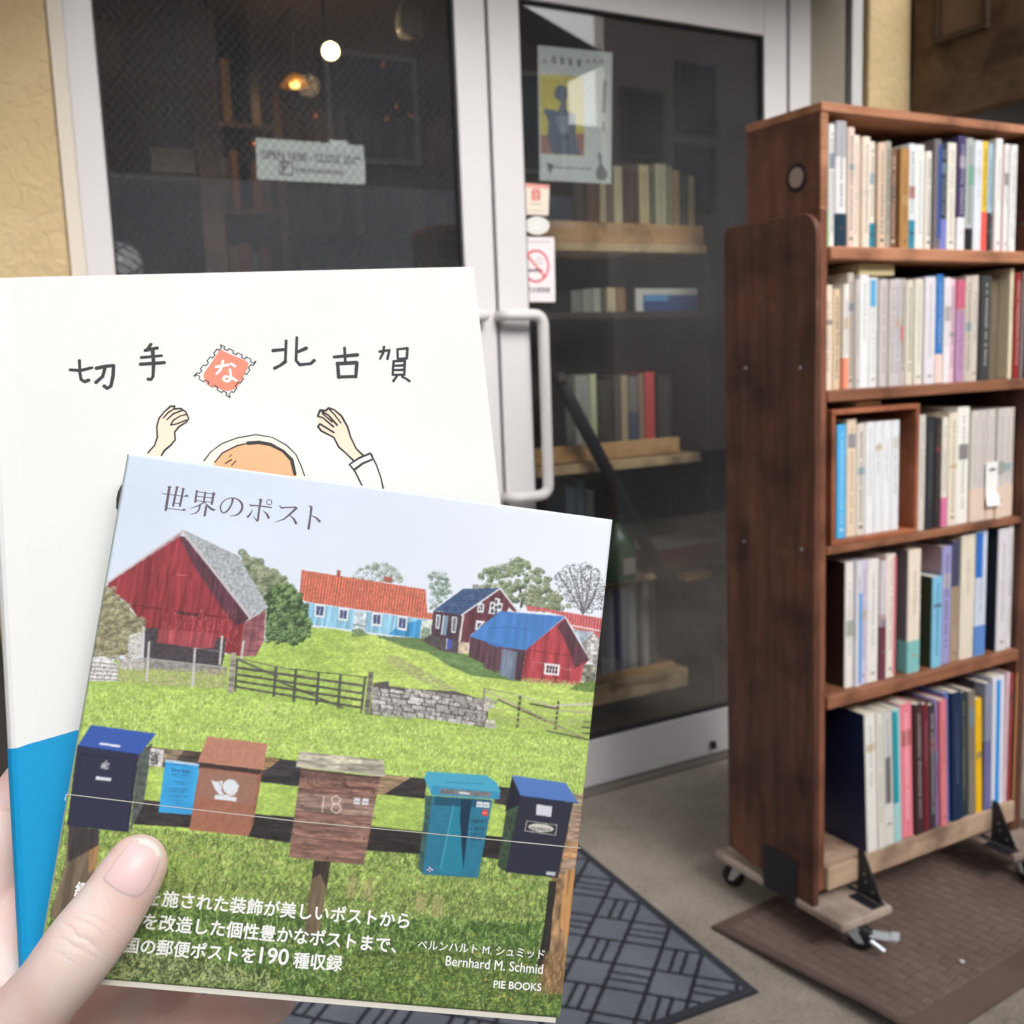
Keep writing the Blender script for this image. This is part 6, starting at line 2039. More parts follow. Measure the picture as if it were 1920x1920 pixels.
    for k in range(4):
        cv.leaves(c5((872 + 12 * math.cos(k * 1.57), 954 + 12 * math.sin(k * 1.57)), (884 + 12 * math.cos(k * 1.57), 954 + 12 * math.sin(k * 1.57)), (884 + 12 * math.cos(k * 1.57), 966 + 12 * math.sin(k * 1.57)), (872 + 12 * math.cos(k * 1.57), 966 + 12 * math.sin(k * 1.57))), [(230, 234, 240)], 5, 1.8)
    cv.poly(c5((1388, 380), (1442, 505), (1352, 976), (1298, 940), (1320, 800)), (60, 78, 60), mid)
    cv.poly(c5((1390, 385), (1442, 505), (1432, 560), (1345, 600)), (30, 32, 46))
    cv.poly(c5((1440, 500), (1768, 548), (1672, 1012), (1350, 976)), (42, 44, 60))
    cv.poly(c5((1388, 376), (1722, 424), (1800, 546), (1440, 502)), (84, 124, 196))
    cv.line(c5((1440, 503), (1798, 548)), 1.4, (40, 58, 110))
    cv.poly(c5((1542, 556), (1638, 568), (1632, 634), (1536, 622)), (216, 218, 226))
    cv.poly(c5((1478, 655), (1670, 682), (1660, 750), (1466, 722)), (190, 186, 174))
    cv.poly(c5((1484, 661), (1664, 687), (1655, 744), (1472, 717)), (40, 40, 50))
    cv.poly(c5(*[(1568 + 80 * math.cos(k * 0.45), 702 + 26 * math.sin(k * 0.45) + 8 * math.cos(k * 0.45)) for k in range(14)]), (216, 212, 200))
    x = 1505
    while x < 1630:
        cv.line(c5((x, 692 + (x - 1505) * 0.13), (x + 6, 712 + (x - 1505) * 0.13)), 1.3, (60, 58, 60))
        x += RNG.uniform(9, 14)
    cv.poly(c5((1602, 970), (1660, 976), (1656, 1000), (1598, 993)), (196, 198, 204))
    return cv


title_ink = mat((106, 92, 106), 0.45, 0.02, name="title_ink")
white_ink = mat((246, 247, 244), 0.45, 0.01, name="white_ink")
paper = mat((236, 234, 226), 0.8, 0.03, 60, name="paper")
paper_edge = mat((226, 222, 210), 0.85, 0.05, 300, name="page_edges")

pic = thing("picture_book", "small square picture book, red barn and letter boxes on its cover, held in front", "book", matrix=PB.matrix())
cvs = cover_picture()
N = 640
pix = cvs.img.reshape(N, 2, N, 2, 3).mean((1, 3))
_p = np.pad(pix, ((1, 1), (1, 1), (0, 0)), 'edge')           # the print screen softens the finest specks
pix = 0.52 * pix + 0.12 * (_p[2:, 1:-1] + _p[:-2, 1:-1] + _p[1:-1, 2:] + _p[1:-1, :-2])
_g = pix.mean(-1, keepdims=True)
pix = np.clip((_g + (pix - _g) * 0.98) * 0.96 + 0.03, 0, 1)   # faded, slightly matt inks
del cvs
gx = (np.arange(N) / (N - 1) - 0.5) * PBW
gy = (0.5 - np.arange(N) / (N - 1)) * PBH
X, Y = np.meshgrid(gx, gy)
# the glossy card bends very slightly towards its fore-edge and rolls at the joint
bow = 0.0 * X
edge = np.minimum(np.minimum(X + PBW / 2, PBW / 2 - X), np.minimum(Y + PBH / 2, PBH / 2 - Y))
bow = bow - 0.0006 * np.clip(1 - edge / 0.0008, 0, 1) ** 2
co_ = np.stack([X, Y, bow], -1).reshape(-1, 3).astype(np.float32)
idx = np.arange(N * N).reshape(N, N)
fc = np.stack([idx[1:, :-1], idx[1:, 1:], idx[:-1, 1:], idx[:-1, :-1]], -1).reshape(-1, 4)
me = bpy.data.meshes.new("front_cover")
me.vertices.add(N * N)
me.vertices.foreach_set("co", co_.ravel())
me.loops.add(fc.size)
me.loops.foreach_set("vertex_index", fc.ravel().astype(np.int32))
me.polygons.add(len(fc))
me.polygons.foreach_set("loop_start", np.arange(0, fc.size, 4, dtype=np.int32))
me.polygons.foreach_set("use_smooth", np.ones(len(fc), bool))
me.update(calc_edges=True)
at_ = me.attributes.new("ink", 'FLOAT_COLOR', 'POINT')
ink = np.ones((N * N, 4), np.float32)
ink[:, :3] = lin_arr(pix.reshape(-1, 3)) * 0.98
at_.data.foreach_set("color", ink.ravel())
me.materials.append(attr_mat("printed_cover", 0.42, 0.35, 0.12))
fco = bpy.data.objects.new("front_cover", me)
COL.objects.link(fco)
fco.parent = pic
MB().box(-PBW / 2 + 0.001, PBW / 2 - 0.0012, -PBH / 2 - 0.0017, PBH / 2 - 0.001, -PBT + 0.0008, -0.0009).build("page_block", paper_edge, pic)
b = MB()
b.box(-PBW / 2, PBW / 2, -PBH / 2, PBH / 2, -PBT - 0.0006, -PBT)
b.box(-PBW / 2 - 0.0004, -PBW / 2, -PBH / 2, PBH / 2, -PBT - 0.0006, -0.0005)
b.build("spine", mat((150, 160, 150), 0.45, 0.03), pic, bevel=0.0003)

T = lambda pts: [(290 + a / 5.647, 890 + b_ / 5.647, c / 5.647) for a, b_, c in pts]
ti = Ink(PB, 0.00003)
for s_ in [[(80, 200, 9), (335, 233, 9)], [(322, 224, 5), (340, 220, 22), (358, 236, 6)],
           [(157, 132, 30), (118, 374, 28)], [(138, 130, 8), (178, 136, 8)], [(238, 132, 24), (195, 330, 24)], [(220, 128, 8), (254, 136, 8)], [(304, 150, 24), (268, 330, 24)], [(288, 144, 8), (320, 152, 8)],
           [(205, 298, 9), (262, 306, 9)], [(115, 352, 9), (312, 380, 9)], [(296, 374, 6), (310, 366, 20), (328, 382, 6)],
           [(447, 172, 22), (430, 290, 22)], [(448, 180, 9), (625, 205, 9)], [(625, 196, 26), (606, 310, 24)], [(618, 190, 6), (642, 208, 12)], [(536, 190, 20), (520, 290, 20)], [(440, 228, 9), (615, 248, 9)], [(435, 275, 9), (610, 293, 9)],
           [(525, 290, 14), (470, 326, 15), (372, 358, 4)], [(530, 295, 8), (585, 352, 24), (622, 374, 24), (648, 370, 4)],
           [(482, 322, 18), (468, 375, 18), (440, 405, 14), (380, 421, 5)], [(546, 338, 24), (530, 432, 26)],
           smooth_pts([(826, 262, 26), (815, 310, 19), (780, 372, 20), (735, 405, 14), (705, 385, 16), (697, 335, 15), (730, 280, 12), (790, 250, 10), (850, 250, 12), (905, 282, 20), (928, 330, 24), (915, 385, 24), (870, 425, 16), (795, 438, 4)]),
           [(1002, 312, 8), (1020, 328, 18), (1060, 326, 14), (1236, 347, 14)], [(1104, 260, 8), (1125, 268, 28), (1110, 345, 22), (1092, 482, 24)], [(1085, 490, 18), (1042, 440, 5)], [(1036, 368, 5), (1012, 420, 18), (986, 446, 24)], [(1148, 378, 6), (1190, 420, 22), (1206, 456, 26)],
           [(1213 + 28 * math.cos(k * 0.52), 292 + 28 * math.sin(k * 0.52), 9) for k in range(13)],
           [(1322, 328, 10), (1345, 354, 18), (1400, 346, 14), (1490, 345, 15)], [(1488, 342, 14), (1500, 354, 26), (1440, 412, 22), (1370, 470, 16), (1270, 505, 4)], [(1428, 430, 8), (1475, 470, 20), (1496, 514, 28)],
           [(1634, 328, 8), (1660, 345, 26), (1648, 440, 22), (1630, 570, 28)], [(1658, 432, 7), (1712, 458, 18), (1746, 494, 28)]]:
    ti.stroke(T(s_))
ti.build("title_lettering", title_ink, pic)
zt = 0.00005
lettering("緻", PB, (139, 1679), (168, 1682), white_ink, pic, "blurb_lettering", 0.026, zt)
lettering("を施された装飾が美しいポストから", PB, (273, 1694), (766, 1739), white_ink, pic, "blurb_lettering", 0.026, zt)
lettering("を改造した個性豊かなポストまで、", PB, (267, 1739), (742, 1785), white_ink, pic, "blurb_lettering", 0.026, zt)
lettering("国の郵便ポストを", PB, (231, 1783), (476, 1804), white_ink, pic, "blurb_lettering", 0.026, zt)
lettering("190", PB, (486, 1805), (539, 1809), white_ink, pic, "blurb_lettering", 0.02, zt, height=0.98)
lettering("種収録", PB, (549, 1812), (640, 1819), white_ink, pic, "blurb_lettering", 0.026, zt)
lettering("ベルンハルト M. シュミッド", PB, (783, 1778), (1020, 1797), white_ink, pic, "author_lettering", 0.01, zt)
lettering("Bernhard M. Schmid", PB, (835, 1810), (1017, 1826), white_ink, pic, "author_lettering", 0.01, zt, height=1.1)
lettering("PIE BOOKS", PB, (925, 1852), (1014, 1858), white_ink, pic, "publisher_lettering", 0.022, zt)
small_ink = mat((60, 56, 66), 0.6, 0.02)
lettering("Smycken", PB, (321, 1446), (356, 1450), mat((30, 80, 140), 0.6, 0.02), pic, "flyer_lettering", 0.01, zt)
lettering("20", PB, (907.5, 1315), (917, 1316), mat((120, 112, 104), 0.6, 0.02), pic, "number_lettering", 0.0, zt)
# clear plastic belly band: its cut edge drawn as a thin pale line
bd = Ink(PB, 0.00008)
bd.stroke([(125, 1489, 1.6), (300, 1510, 1.4), (560, 1540, 1.5), (800, 1562, 1.3), (1088, 1590, 1.6)])
bd.stroke([(125, 1489, 2.0), (122, 1500, 2.0)])
bd.build("band_edge", mat((206, 206, 194), 0.3, 0.02), pic)

# ---------------------------------------------------------------- the tall white book behind
wbk = thing("white_book", "tall white hardback with drawn raised arms and blue foot, behind the small book", "book", matrix=WB.matrix())
cov = mat((237, 238, 236), 0.62, 0.022, 22, name="white_jacket")
n_, L_ = 26, []
prof = []                                       # jacket cross-section: flat board, rounded joint, spine
for k in range(9):
    a = math.pi / 2 + k * math.pi / 8
    prof.append((0.0065 * 0.55 * math.cos(a) - 0.0, -WBT / 2 + WBT / 2 * math.sin(a)))
out = [(WBW, 0.0), (0.012, 0.0), (0.006, -0.0002)] + [(x, z) for x, z in prof] + [(0.006, -WBT), (WBW, -WBT)]
inn = [(x if x > 0.011 else max(x, -0.0015) + 0.0016, -0.0018 if z > -WBT / 2 else -WBT + 0.0018) for x, z in out]
b = MB()
V, F = [], []
for (x, z) in out:
    V += [(x, 0.0, z), (x, -WBH, z)]
for (x, z) in inn:
    V += [(x, 0.0, z), (x, -WBH, z)]
m_ = len(out)
for i in range(m_ - 1):
    F.append((2 * i, 2 * i + 2, 2 * i + 3, 2 * i + 1))
    j = 2 * m_
    F.append((j + 2 * i, j + 2 * i + 1, j + 2 * i + 3, j + 2 * i + 2))
    F.append((2 * i, j + 2 * i, j + 2 * i + 2, 2 * i + 2))
    F.append((2 * i + 1, 2 * i + 3, j + 2 * i + 3, j + 2 * i + 1))
for i in (0, m_ - 1):
    j = 2 * m_
    F.append((2 * i, 2 * i + 1, j + 2 * i + 1, j + 2 * i))
b.add(V, F)
jk = b.build("jacket", cov, wbk)
bm = bmesh.new()
bm.from_mesh(jk.data)
bmesh.ops.recalc_face_normals(bm, faces=bm.faces)
bm.to_mesh(jk.data)
bm.free()
MB().box(0.003, WBW - 0.003, -WBH + 0.003, -0.003, -WBT + 0.002, -0.002).build("page_block", paper_edge, wbk)

H1 = lambda pts: [(a / 2, 480 + b_ / 2) for a, b_ in pts]
S1 = lambda pts, wd: [(a / 2, 480 + b_ / 2, wd * RNG.uniform(0.82, 1.15)) for a, b_ in pts]
blk = mat((62, 62, 64), 0.7, 0.05)
skin_ink, hair_ink, coral = mat((250, 229, 206), 0.65, 0.02), mat((246, 186, 140), 0.65, 0.03, 60), mat((242, 146, 122), 0.65, 0.03)
cream_ink = mat((250, 240, 226), 0.65, 0.02)
dw = Ink(WB, 0.00003)
lh = [(555, 738), (580, 710), (590, 680), (588, 640), (596, 610), (615, 585), (640, 564), (655, 563), (652, 574), (678, 572), (686, 578), (697, 584), (700, 592), (708, 610), (700, 622), (672, 640), (655, 660), (657, 690), (640, 710), (618, 728), (605, 748)]
rh = [(1192, 600), (1200, 578), (1222, 580), (1232, 570), (1252, 576), (1280, 600), (1303, 640), (1315, 680), (1335, 722), (1360, 746), (1325, 768), (1300, 742), (1270, 716), (1252, 680), (1205, 656), (1192, 640), (1200, 630), (1240, 650), (1225, 620)]
dw.fill(H1(lh + [(560, 748)]), 1)
dw.fill(H1([(1192, 600), (1200, 578), (1232, 570), (1252, 576), (1280, 600), (1303, 640), (1315, 680), (1335, 722), (1360, 746), (1325, 768), (1300, 742), (1270, 716), (1252, 680), (1205, 656), (1192, 640)]), 1)
dw.fill(H1([(765, 768), (790, 735), (830, 705), (890, 682), (960, 670), (1020, 680), (1075, 710), (1110, 745), (1130, 790), (1140, 822), (1140, 840), (765, 780)]), 4)
dw.fill(H1([(805, 774), (835, 738), (890, 711), (950, 700), (1010, 705), (1060, 728), (1094, 762), (1108, 820), (1108, 840), (805, 786)]), 2)
for pts, wd in [(lh, 3.0), ([(612, 608), (632, 586), (655, 573)], 2.6), ([(626, 614), (650, 592), (686, 578)], 2.6), ([(640, 634), (650, 616), (676, 600), (700, 594)], 2.6), ([(640, 634), (662, 630), (700, 615)], 2.4),
                ([(1192, 600), (1200, 578), (1222, 580), (1232, 570), (1252, 576), (1280, 600), (1303, 640), (1315, 680), (1335, 722), (1362, 748)], 3.2), ([(1326, 768), (1300, 742), (1270, 716), (1252, 680), (1205, 656), (1192, 640), (1200, 630), (1252, 662)], 3.0), ([(1192, 602), (1210, 606), (1250, 640)], 3.4), ([(1206, 582), (1232, 598), (1264, 634)], 3.0), ([(1232, 572), (1255, 596), (1278, 626)], 2.8), ([(1208, 590), (1245, 622)], 2.8),
                ([(765, 768), (790, 735), (830, 705), (890, 682), (960, 670), (1020, 680), (1075, 710), (1110, 745), (1130, 790), (1142, 824)], 2.2), ([(805, 774), (835, 738), (890, 711), (930, 702)], 2.6), ([(930, 702), (970, 699), (1015, 707), (1062, 732), (1094, 765), (1106, 818)], 5.5),
                ([(845, 778), (868, 764)], 2.4), ([(868, 786), (885, 768)], 2.0), ([(868, 745), (860, 755)], 1.6),
                ([(1310, 782), (1346, 758), (1388, 740), (1396, 750)], 3.0), ([(1328, 802), (1360, 778), (1394, 764)], 3.6), ([(1310, 782), (1330, 806), (1357, 860)], 2.6), ([(1394, 750), (1412, 785), (1428, 830), (1437, 872)], 2.6),
                ([(458, 862), (448, 885), (442, 910), (440, 945)], 4.5), ([(452, 900), (446, 930), (444, 975)], 5)]:
    dw.stroke(S1(pts, wd * 1.2))
for pts in [[(263, 427), (300, 430), (345, 419)], [(298, 392), (300, 440), (304, 463), (318, 472), (332, 466)], [(362, 421), (395, 414), (426, 411), (424, 450), (416, 488), (402, 497), (391, 488)], [(394, 420), (385, 452), (360, 474)],
            [(566, 331), (555, 348)], [(545, 354), (590, 345)], [(530, 381), (606, 374)], [(527, 406), (616, 400)], [(572, 350), (576, 400), (574, 452), (566, 464), (556, 462)],
            [(1024, 355), (1064, 351)], [(1073, 318), (1070, 394)], [(1030, 421), (1052, 410), (1070, 396)], [(1113, 306), (1110, 392), (1124, 408), (1165, 404), (1178, 392)], [(1148, 346), (1112, 362)],
            [(1253, 379), (1340, 371)], [(1292, 345), (1295, 402)], [(1266, 402), (1270, 455)], [(1265, 404), (1338, 400), (1334, 454)], [(1270, 454), (1334, 452)]]:
    dw.stroke(S1(pts, 6.6))
for pts in [[(1424, 359), (1460, 353), (1453, 386)], [(1440, 341), (1436, 365), (1425, 386)], [(1490, 350), (1492, 386)], [(1490, 350), (1528, 346), (1525, 384), (1493, 386)], [(1476, 395), (1472, 446)], [(1476, 395), (1518, 392), (1516, 446)], [(1476, 412), (1517, 410)], [(1475, 428), (1516, 427)], [(1473, 446), (1516, 445)], [(1488, 451), (1475, 469)], [(1508, 453), (1522, 460), (1535, 469)]]:
    dw.stroke(S1(pts, 4.8))
# stamp with perforated rim
cnr = [np.array(c, float) for c in ((828, 333), (960, 396), (862, 531), (728, 450))]
rim = []
for i in range(4):
    a_, b_ = cnr[i], cnr[(i + 1) % 4]
    d_ = (b_ - a_)
    nrm = np.array([-d_[1], d_[0]]) / np.linalg.norm(d_)
    for k in range(4):
        for t_, o_ in ((0.0, 0), (0.11, 0), (0.12, 9), (0.22, 9), (0.23, 0)):
            rim.append(tuple(a_ + d_ * ((k + 0.0) / 4 + t_) + nrm * o_))
dw.stroke(S1(rim + [rim[0]], 2.0))
dw.fill(H1(smooth_pts([(826, 350), (870, 372), (926, 396), (928, 422), (905, 465), (888, 492), (855, 506), (812, 494), (776, 480), (764, 444), (785, 412), (804, 384), (826, 350)], 3)[:-1]), 3)
for pts, wd in [([(810, 416), (856, 408)], 5), ([(836, 394), (827, 425), (812, 442)], 5), ([(866, 404), (880, 413)], 5), ([(862, 426), (866, 458), (852, 470), (838, 463), (846, 452), (870, 458), (886, 467)], 5)]:
    dw.stroke(S1(smooth_pts(pts, 3) if len(pts) > 2 else pts, wd), 5)
dw.build("cover_drawing", [blk, skin_ink, hair_ink, coral, cream_ink, white_ink], wbk)
# blue foot of the jacket with its torn-paper edge
b2 = Ink(WB, 0.00012)
top = [(27.5, 1403)] + [(27.5 + t * 500, 1403 - 155 * t * (1 - 0.25 * t) + RNG.uniform(-1.2, 1.2)) for t in np.linspace(0.02, 1.0, 40)]
uvs = [WB.uv(*p) for p in top]
q = [(max(u, 0.0004), v) for u, v in uvs]
q = [p for p in q if p[0] < WBW - 0.001]
nq = len(q)
b2.mb.add([(u, v, 0.00012) for u, v in q] + [(u, -WBH + 0.0002, 0.00012) for u, v in q], [(i, nq + i, nq + i + 1, i + 1) for i in range(nq - 1)])
sp = [(x, z) for x, z in prof]
vtop = q[0][1]
V, F = [], []
for (x, z) in [(0.0004, 0.00012)] + [(x - 0.0002, z) for x, z in sp]:
    V += [(x, vtop, z), (x, -WBH + 0.0002, z)]
for i in range(len(V) // 2 - 1):
    F.append((2 * i, 2 * i + 2, 2 * i + 3, 2 * i + 1))
b2.mb.add(V, F)
b2.build("blue_foot", mat((0, 156, 214), 0.6, 0.06, 500, name="blue_ink"), wbk)

# ====================================================================== the hand
def skin_material():
    m, Nn, L, p = _new("skin")
    tc = Nn.new("ShaderNodeTexCoord")
    n1 = Nn.new("ShaderNodeTexNoise")
    n1.inputs["Scale"].default_value = 55
    n1.inputs["Detail"].default_value = 5
    L.new(tc.outputs["Object"], n1.inputs["Vector"])
    cr = Nn.new("ShaderNodeValToRGB")
    cr.color_ramp.elements[0].position, cr.color_ramp.elements[1].position = 0.3, 0.72
    cr.color_ramp.elements[0].color = lin((249, 214, 204)) + (1,)
    cr.color_ramp.elements[1].color = lin((254, 232, 224)) + (1,)
    L.new(n1.outputs["Fac"], cr.inputs[0])
    nb = Nn.new("ShaderNodeTexNoise")               # blood showing through in broad pink patches
    nb.inputs["Scale"].default_value = 38
    nb.inputs["Detail"].default_value = 2
    L.new(tc.outputs["Object"], nb.inputs["Vector"])
    rb = Nn.new("ShaderNodeValToRGB")
    rb.color_ramp.elements[0].position, rb.color_ramp.elements[1].position = 0.46, 0.72
    rb.color_ramp.elements[0].color, rb.color_ramp.elements[1].color = (0, 0, 0, 1), (0.55, 0.55, 0.55, 1)
    L.new(nb.outputs["Fac"], rb.inputs[0])
    mb_ = Nn.new("ShaderNodeMix")
    mb_.data_type = 'RGBA'
    mb_.inputs[7].default_value = lin((240, 190, 182)) + (1,)
    L.new(rb.outputs[0], mb_.inputs[0])
    L.new(cr.outputs[0], mb_.inputs[6])
    L.new(mb_.outputs[2], p.inputs["Base Color"])
    p.inputs["Roughness"].default_value = 0.52
    p.inputs["Specular IOR Level"].default_value = 0.32
    p.inputs["Subsurface Weight"].default_value = 0.55
    p.inputs["Subsurface Radius"].default_value = (1.0, 0.42, 0.28)
    p.inputs["Subsurface Scale"].default_value = 0.0035
    vo = Nn.new("ShaderNodeTexVoronoi")
    vo.inputs["Scale"].default_value = 1900
    L.new(tc.outputs["Object"], vo.inputs["Vector"])
    n2 = Nn.new("ShaderNodeTexNoise")
    n2.inputs["Scale"].default_value = 700
    n2.inputs["Detail"].default_value = 3
    L.new(tc.outputs["Object"], n2.inputs["Vector"])
    ad = Nn.new("ShaderNodeMath")
    ad.operation = 'ADD'
    L.new(vo.outputs["Distance"], ad.inputs[0])
    L.new(n2.outputs["Fac"], ad.inputs[1])
    bp = Nn.new("ShaderNodeBump")
    bp.inputs["Strength"].default_value = 0.26
    bp.inputs["Distance"].default_value = 0.0003
    L.new(ad.outputs[0], bp.inputs["Height"])
    L.new(bp.outputs[0], p.inputs["Normal"])
    return m


def capsule_chain(mb, pts, sub=6, flat=None):
    """a tapering finger of flesh along (px, py, depth, radius); ends rounded"""
    P = smooth_pts([tuple(at(a, b_, d)) + (r,) for a, b_, d, r in pts], sub)
    c = [Vector(p[:3]) for p in P]
    r = [p[3] for p in P]
    d0, d1 = (c[0] - c[1]).normalized(), (c[-1] - c[-2]).normalized()
    caps0 = [(c[0] + d0 * r[0] * math.sin(a), r[0] * math.cos(a)) for a in (1.45, 1.2, 0.9, 0.55, 0.25)]
    caps1 = [(c[-1] + d1 * r[-1] * math.sin(a), r[-1] * math.cos(a)) for a in (0.25, 0.55, 0.9, 1.2, 1.45)]
    C = [x for x, _ in caps0] + c + [x for x, _ in caps1]
    Rr = [x for _, x in caps0] + r + [x for _, x in caps1]
    mb.tube(C, Rr, 22)


hb = MB()
THUMB = [(257, 1622, .3035, .0088), (245, 1642, .3025, .0094), (223, 1677, .3015, .0097), (192, 1723, .3005, .0104), (158, 1768, .3000, .0109), (122, 1816, .3005, .0107), (86, 1862, .3030, .0107), (36, 1920, .3080, .0122), (-40, 2000, .316, .0160), (-130, 2090, .326, .0200)]
capsule_chain(hb, THUMB)
# index finger passing behind the white book, its knuckle and the web towards the thumb
capsule_chain(hb, [(250, 1230, .382, .0078), (205, 1290, .376, .0085), (140, 1370, .368, .0095), (66, 1470, .360, .0108), (6, 1565, .354, .0118), (-22, 1660, .352, .0132), (-40, 1770, .352, .0150), (-70, 1900, .350, .0190), (-130, 2080, .345, .022)])
capsule_chain(hb, [(28, 1690, .352, .0100), (12, 1770, .346, .0115), (0, 1830, .338, .0125), (-20, 1900, .330, .0145)])
# middle, ring and little finger under the books
capsule_chain(hb, [(440, 1560, .405, .0080), (380, 1660, .399, .0088), (300, 1790, .391, .0098), (190, 1900, .382, .0112), (60, 2010, .372, .0130), (-80, 2110, .362, .019)])
capsule_chain(hb, [(512, 1878, .388, .0080), (466, 1894, .388, .0096), (386, 1924, .388, .0106), (270, 1980, .386, .0110), (130, 2060, .378, .0120), (-40, 2150, .366, .019)])
capsule_chain(hb, [(330, 1846, .396, .0105), (240, 1905, .392, .0115), (120, 2000, .386, .0130)])
capsule_chain(hb, [(430, 2010, .392, .0070), (370, 2034, .391, .0078), (280, 2070, .388, .0086), (160, 2120, .380, .0100), (0, 2190, .368, .017)])
# palm and wrist
capsule_chain(hb, [(-60, 1960, .350, .0200), (-110, 2100, .348, .0250), (-170, 2280, .340, .0260), (-230, 2480, .330, .0250), (-300, 2760, .320, .0270), (-420, 3200, .300, .0330)])
capsule_chain(hb, [(20, 2060, .366, .0180), (-40, 2180, .360, .0220), (-140, 2340, .346, .0230)])
hand = hb.build("person", skin_material())
rm = hand.modifiers.new("remesh", 'REMESH')
rm.mode = 'VOXEL'
rm.voxel_size = 0.00058
sm = hand.modifiers.new("smooth", 'SMOOTH')
sm.factor = 0.5
sm.iterations = 24
dg = bpy.context.evaluated_depsgraph_get()
hm = bpy.data.meshes.new_from_object(hand.evaluated_get(dg))
hand.modifiers.clear()
hand.data = hm
hm.name = "person"
nv = len(hm.vertices)
hv = np.empty(nv * 3, np.float32)
hm.vertices.foreach_get("co", hv)
hv = hv.reshape(-1, 3).astype(float)
hn = np.empty(nv * 3, np.float32)
hm.vertex_normals.foreach_get("vector", hn)
hn = hn.reshape(-1, 3).astype(float)


def crease(px0, px1, dep, width, depth, spread=0.012):
    """a fold across the skin between two points"""
    global hv
    A, Bq = at(*px0, dep), at(*px1, dep)
    ax = (Bq - A) / np.linalg.norm(Bq - A)
    view = A - CAM
    view /= np.linalg.norm(view)
    rel = hv - A
    t = rel @ ax
    L = np.linalg.norm(Bq - A)
    side = np.cross(view, ax)
    off = rel @ side + 0.06 * L * np.sin(t / L * math.pi) + 0.00025 * np.sin(t * 700 + px0[0]) * np.sin(t * 310)
    dz = np.abs(rel @ view)
    wgt = np.clip(1 - np.abs(t / L - 0.5) * 1.9, 0, 1) ** 0.6 * np.clip(1 - dz / spread, 0, 1)
    g = np.exp(-(off / width) ** 2)
    hv = hv - hn * (g * wgt * depth)[:, None]


for a_, b_, dp in (((112, 1728), (150, 1764), .0006), ((122, 1745), (190, 1790), .0007), ((100, 1757), (160, 1792), .0005), ((128, 1718), (200, 1762), .00035), ((150, 1712), (222, 1752), .0003), ((118, 1772), (196, 1806), .0004), ((95, 1785), (150, 1812), .0003)):
    crease(a_, b_, 0.291, 0.00034, dp * 0.75)
crease((-10, 1520), (36, 1528), 0.345, 0.0009, .0007, .02)
crease((-4, 1838), (34, 1868), 0.325, 0.0011, .0012, .03)
hm.vertices.foreach_set("co", hv.astype(np.float32).ravel())
hm.polygons.foreach_set("use_smooth", [True] * len(hm.polygons))
hm.update()
tag(hand, "bare left hand holding up two books, thumb pressed on the small cover", "person")

# thumb nail: a thin curved plate seated on the thumb, with a paler free edge
from mathutils.bvhtree import BVHTree
bvh = BVHTree.FromPolygons([tuple(v) for v in hv], [tuple(p.vertices) for p in hm.polygons])
nail_out = smooth_pts([(217, 1613), (203, 1634), (195, 1648), (208, 1661), (226, 1673), (245, 1681), (258, 1682), (271, 1673), (285, 1650), (297, 1620), (302, 1602), (297, 1588), (286, 1577), (272, 1571), (257, 1571), (243, 1581), (230, 1597), (217, 1613)], 3)[:-1]
ctr = np.mean(nail_out, 0)
nail_out = [(ctr[0] + (x - ctr[0]) * 1.07, ctr[1] + (y - ctr[1]) * 1.03) for x, y in nail_out]


def on_thumb(px, py, lift):
    d = Vector(ray(px, py)).normalized()
    h = bvh.ray_cast(Vector(CAM), d)
    if h[0] is None:
        return None
    return h[0], h[1]


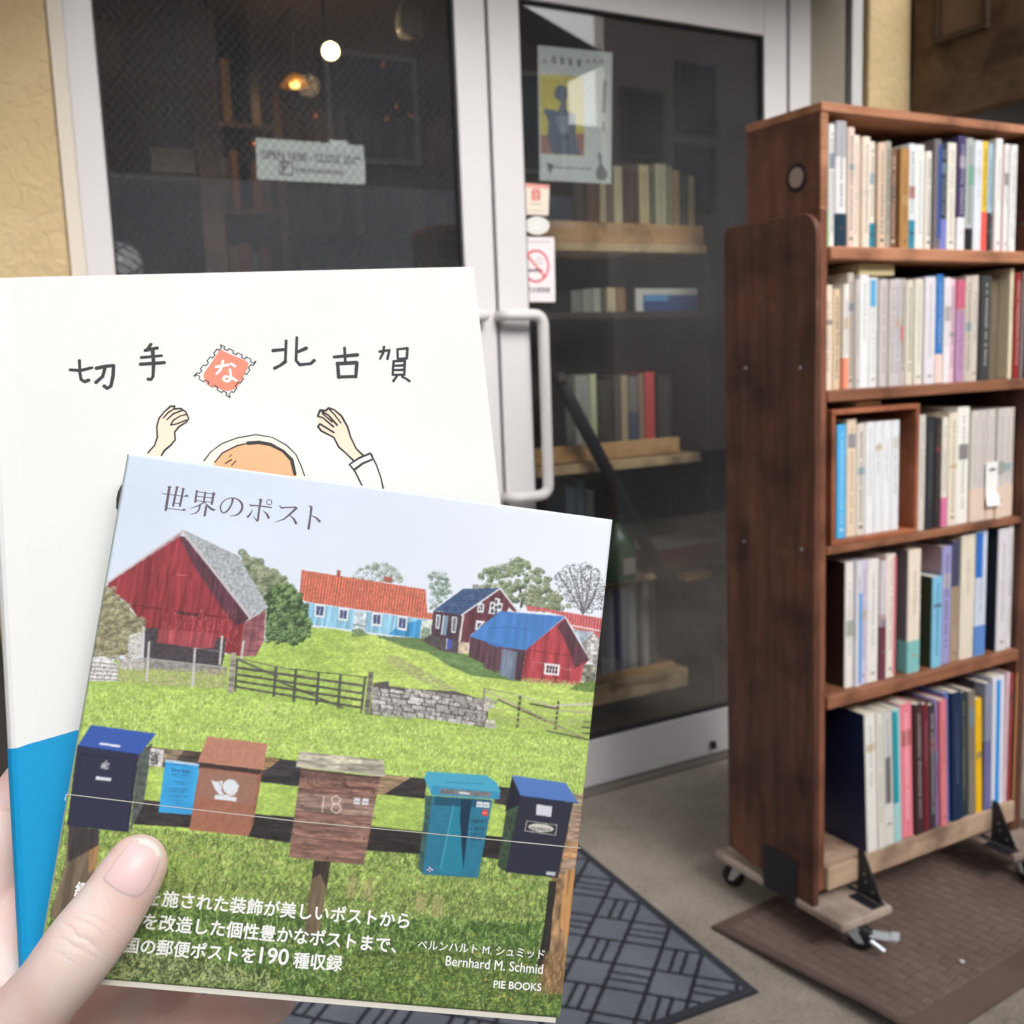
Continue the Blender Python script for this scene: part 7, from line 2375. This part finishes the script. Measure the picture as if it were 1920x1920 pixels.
rings = [0.0, 0.3, 0.55, 0.75, 0.88, 0.95, 1.0]
V, F, MI = [], [], []
nn = len(nail_out)
base_hit = [on_thumb(ctr[0], ctr[1], 0)]
for ri, rr in enumerate(rings[1:]):
    for (x, y) in nail_out:
        px, py = ctr[0] + (x - ctr[0]) * rr, ctr[1] + (y - ctr[1]) * rr
        h = on_thumb(px, py, 0)
        k = 0.97
        while h is None:
            h = on_thumb(ctr[0] + (px - ctr[0]) * k, ctr[1] + (py - ctr[1]) * k, 0)
            k -= 0.03
        lift = 0.00024 * (1 - rr ** 6) + (0.00004 if rr < 1 else -0.00025)
        V.append(tuple(h[0] + h[1] * lift))
V.append(tuple(base_hit[0][0] + base_hit[0][1] * 0.00042))
last = len(V) - 1
for i in range(nn):
    F.append((last, i, (i + 1) % nn))
for r_ in range(len(rings) - 2):
    for i in range(nn):
        F.append((r_ * nn + i, (r_ + 1) * nn + i, (r_ + 1) * nn + (i + 1) % nn, r_ * nn + (i + 1) % nn))
nm = bpy.data.meshes.new("thumb_nail")
nm.from_pydata(V, [], F)
nailm = mat((240, 206, 204), 0.4, 0.04, 60, spec=0.5, name="nail")
nailw = mat((248, 240, 233), 0.35, 0.03, 60, spec=0.5, name="nail_edge")
nm.materials.append(nailm)
nm.materials.append(nailw)
tipc = np.array(at(290, 1572, .3))
for p in nm.polygons:
    p.use_smooth = True
    c_ = np.mean([V[i] for i in p.vertices], 0)
    d_ = c_ - CAM
    dc = np.array([d_ @ _r, d_ @ _u, d_ @ _f])
    x, y = 960 + FPX * dc[0] / dc[2], 960 - FPX * dc[1] / dc[2]
    t_ = (x - ctr[0]) * 0.55 + (y - ctr[1]) * -0.83          # along the thumb, towards its tip
    sd_ = (x - ctr[0]) * 0.83 + (y - ctr[1]) * 0.55
    rel_ = max(np.hypot((x - ctr[0]) / 1.0, (y - ctr[1])) , 1e-6)
    if t_ > 47 - (sd_ / 34.0) ** 2 * 12:
        p.material_index = 1
bm = bmesh.new()
bm.from_mesh(nm)
bmesh.ops.recalc_face_normals(bm, faces=bm.faces)
bm.to_mesh(nm)
bm.free()
no = bpy.data.objects.new("thumb_nail", nm)
COL.objects.link(no)
no.parent = hand
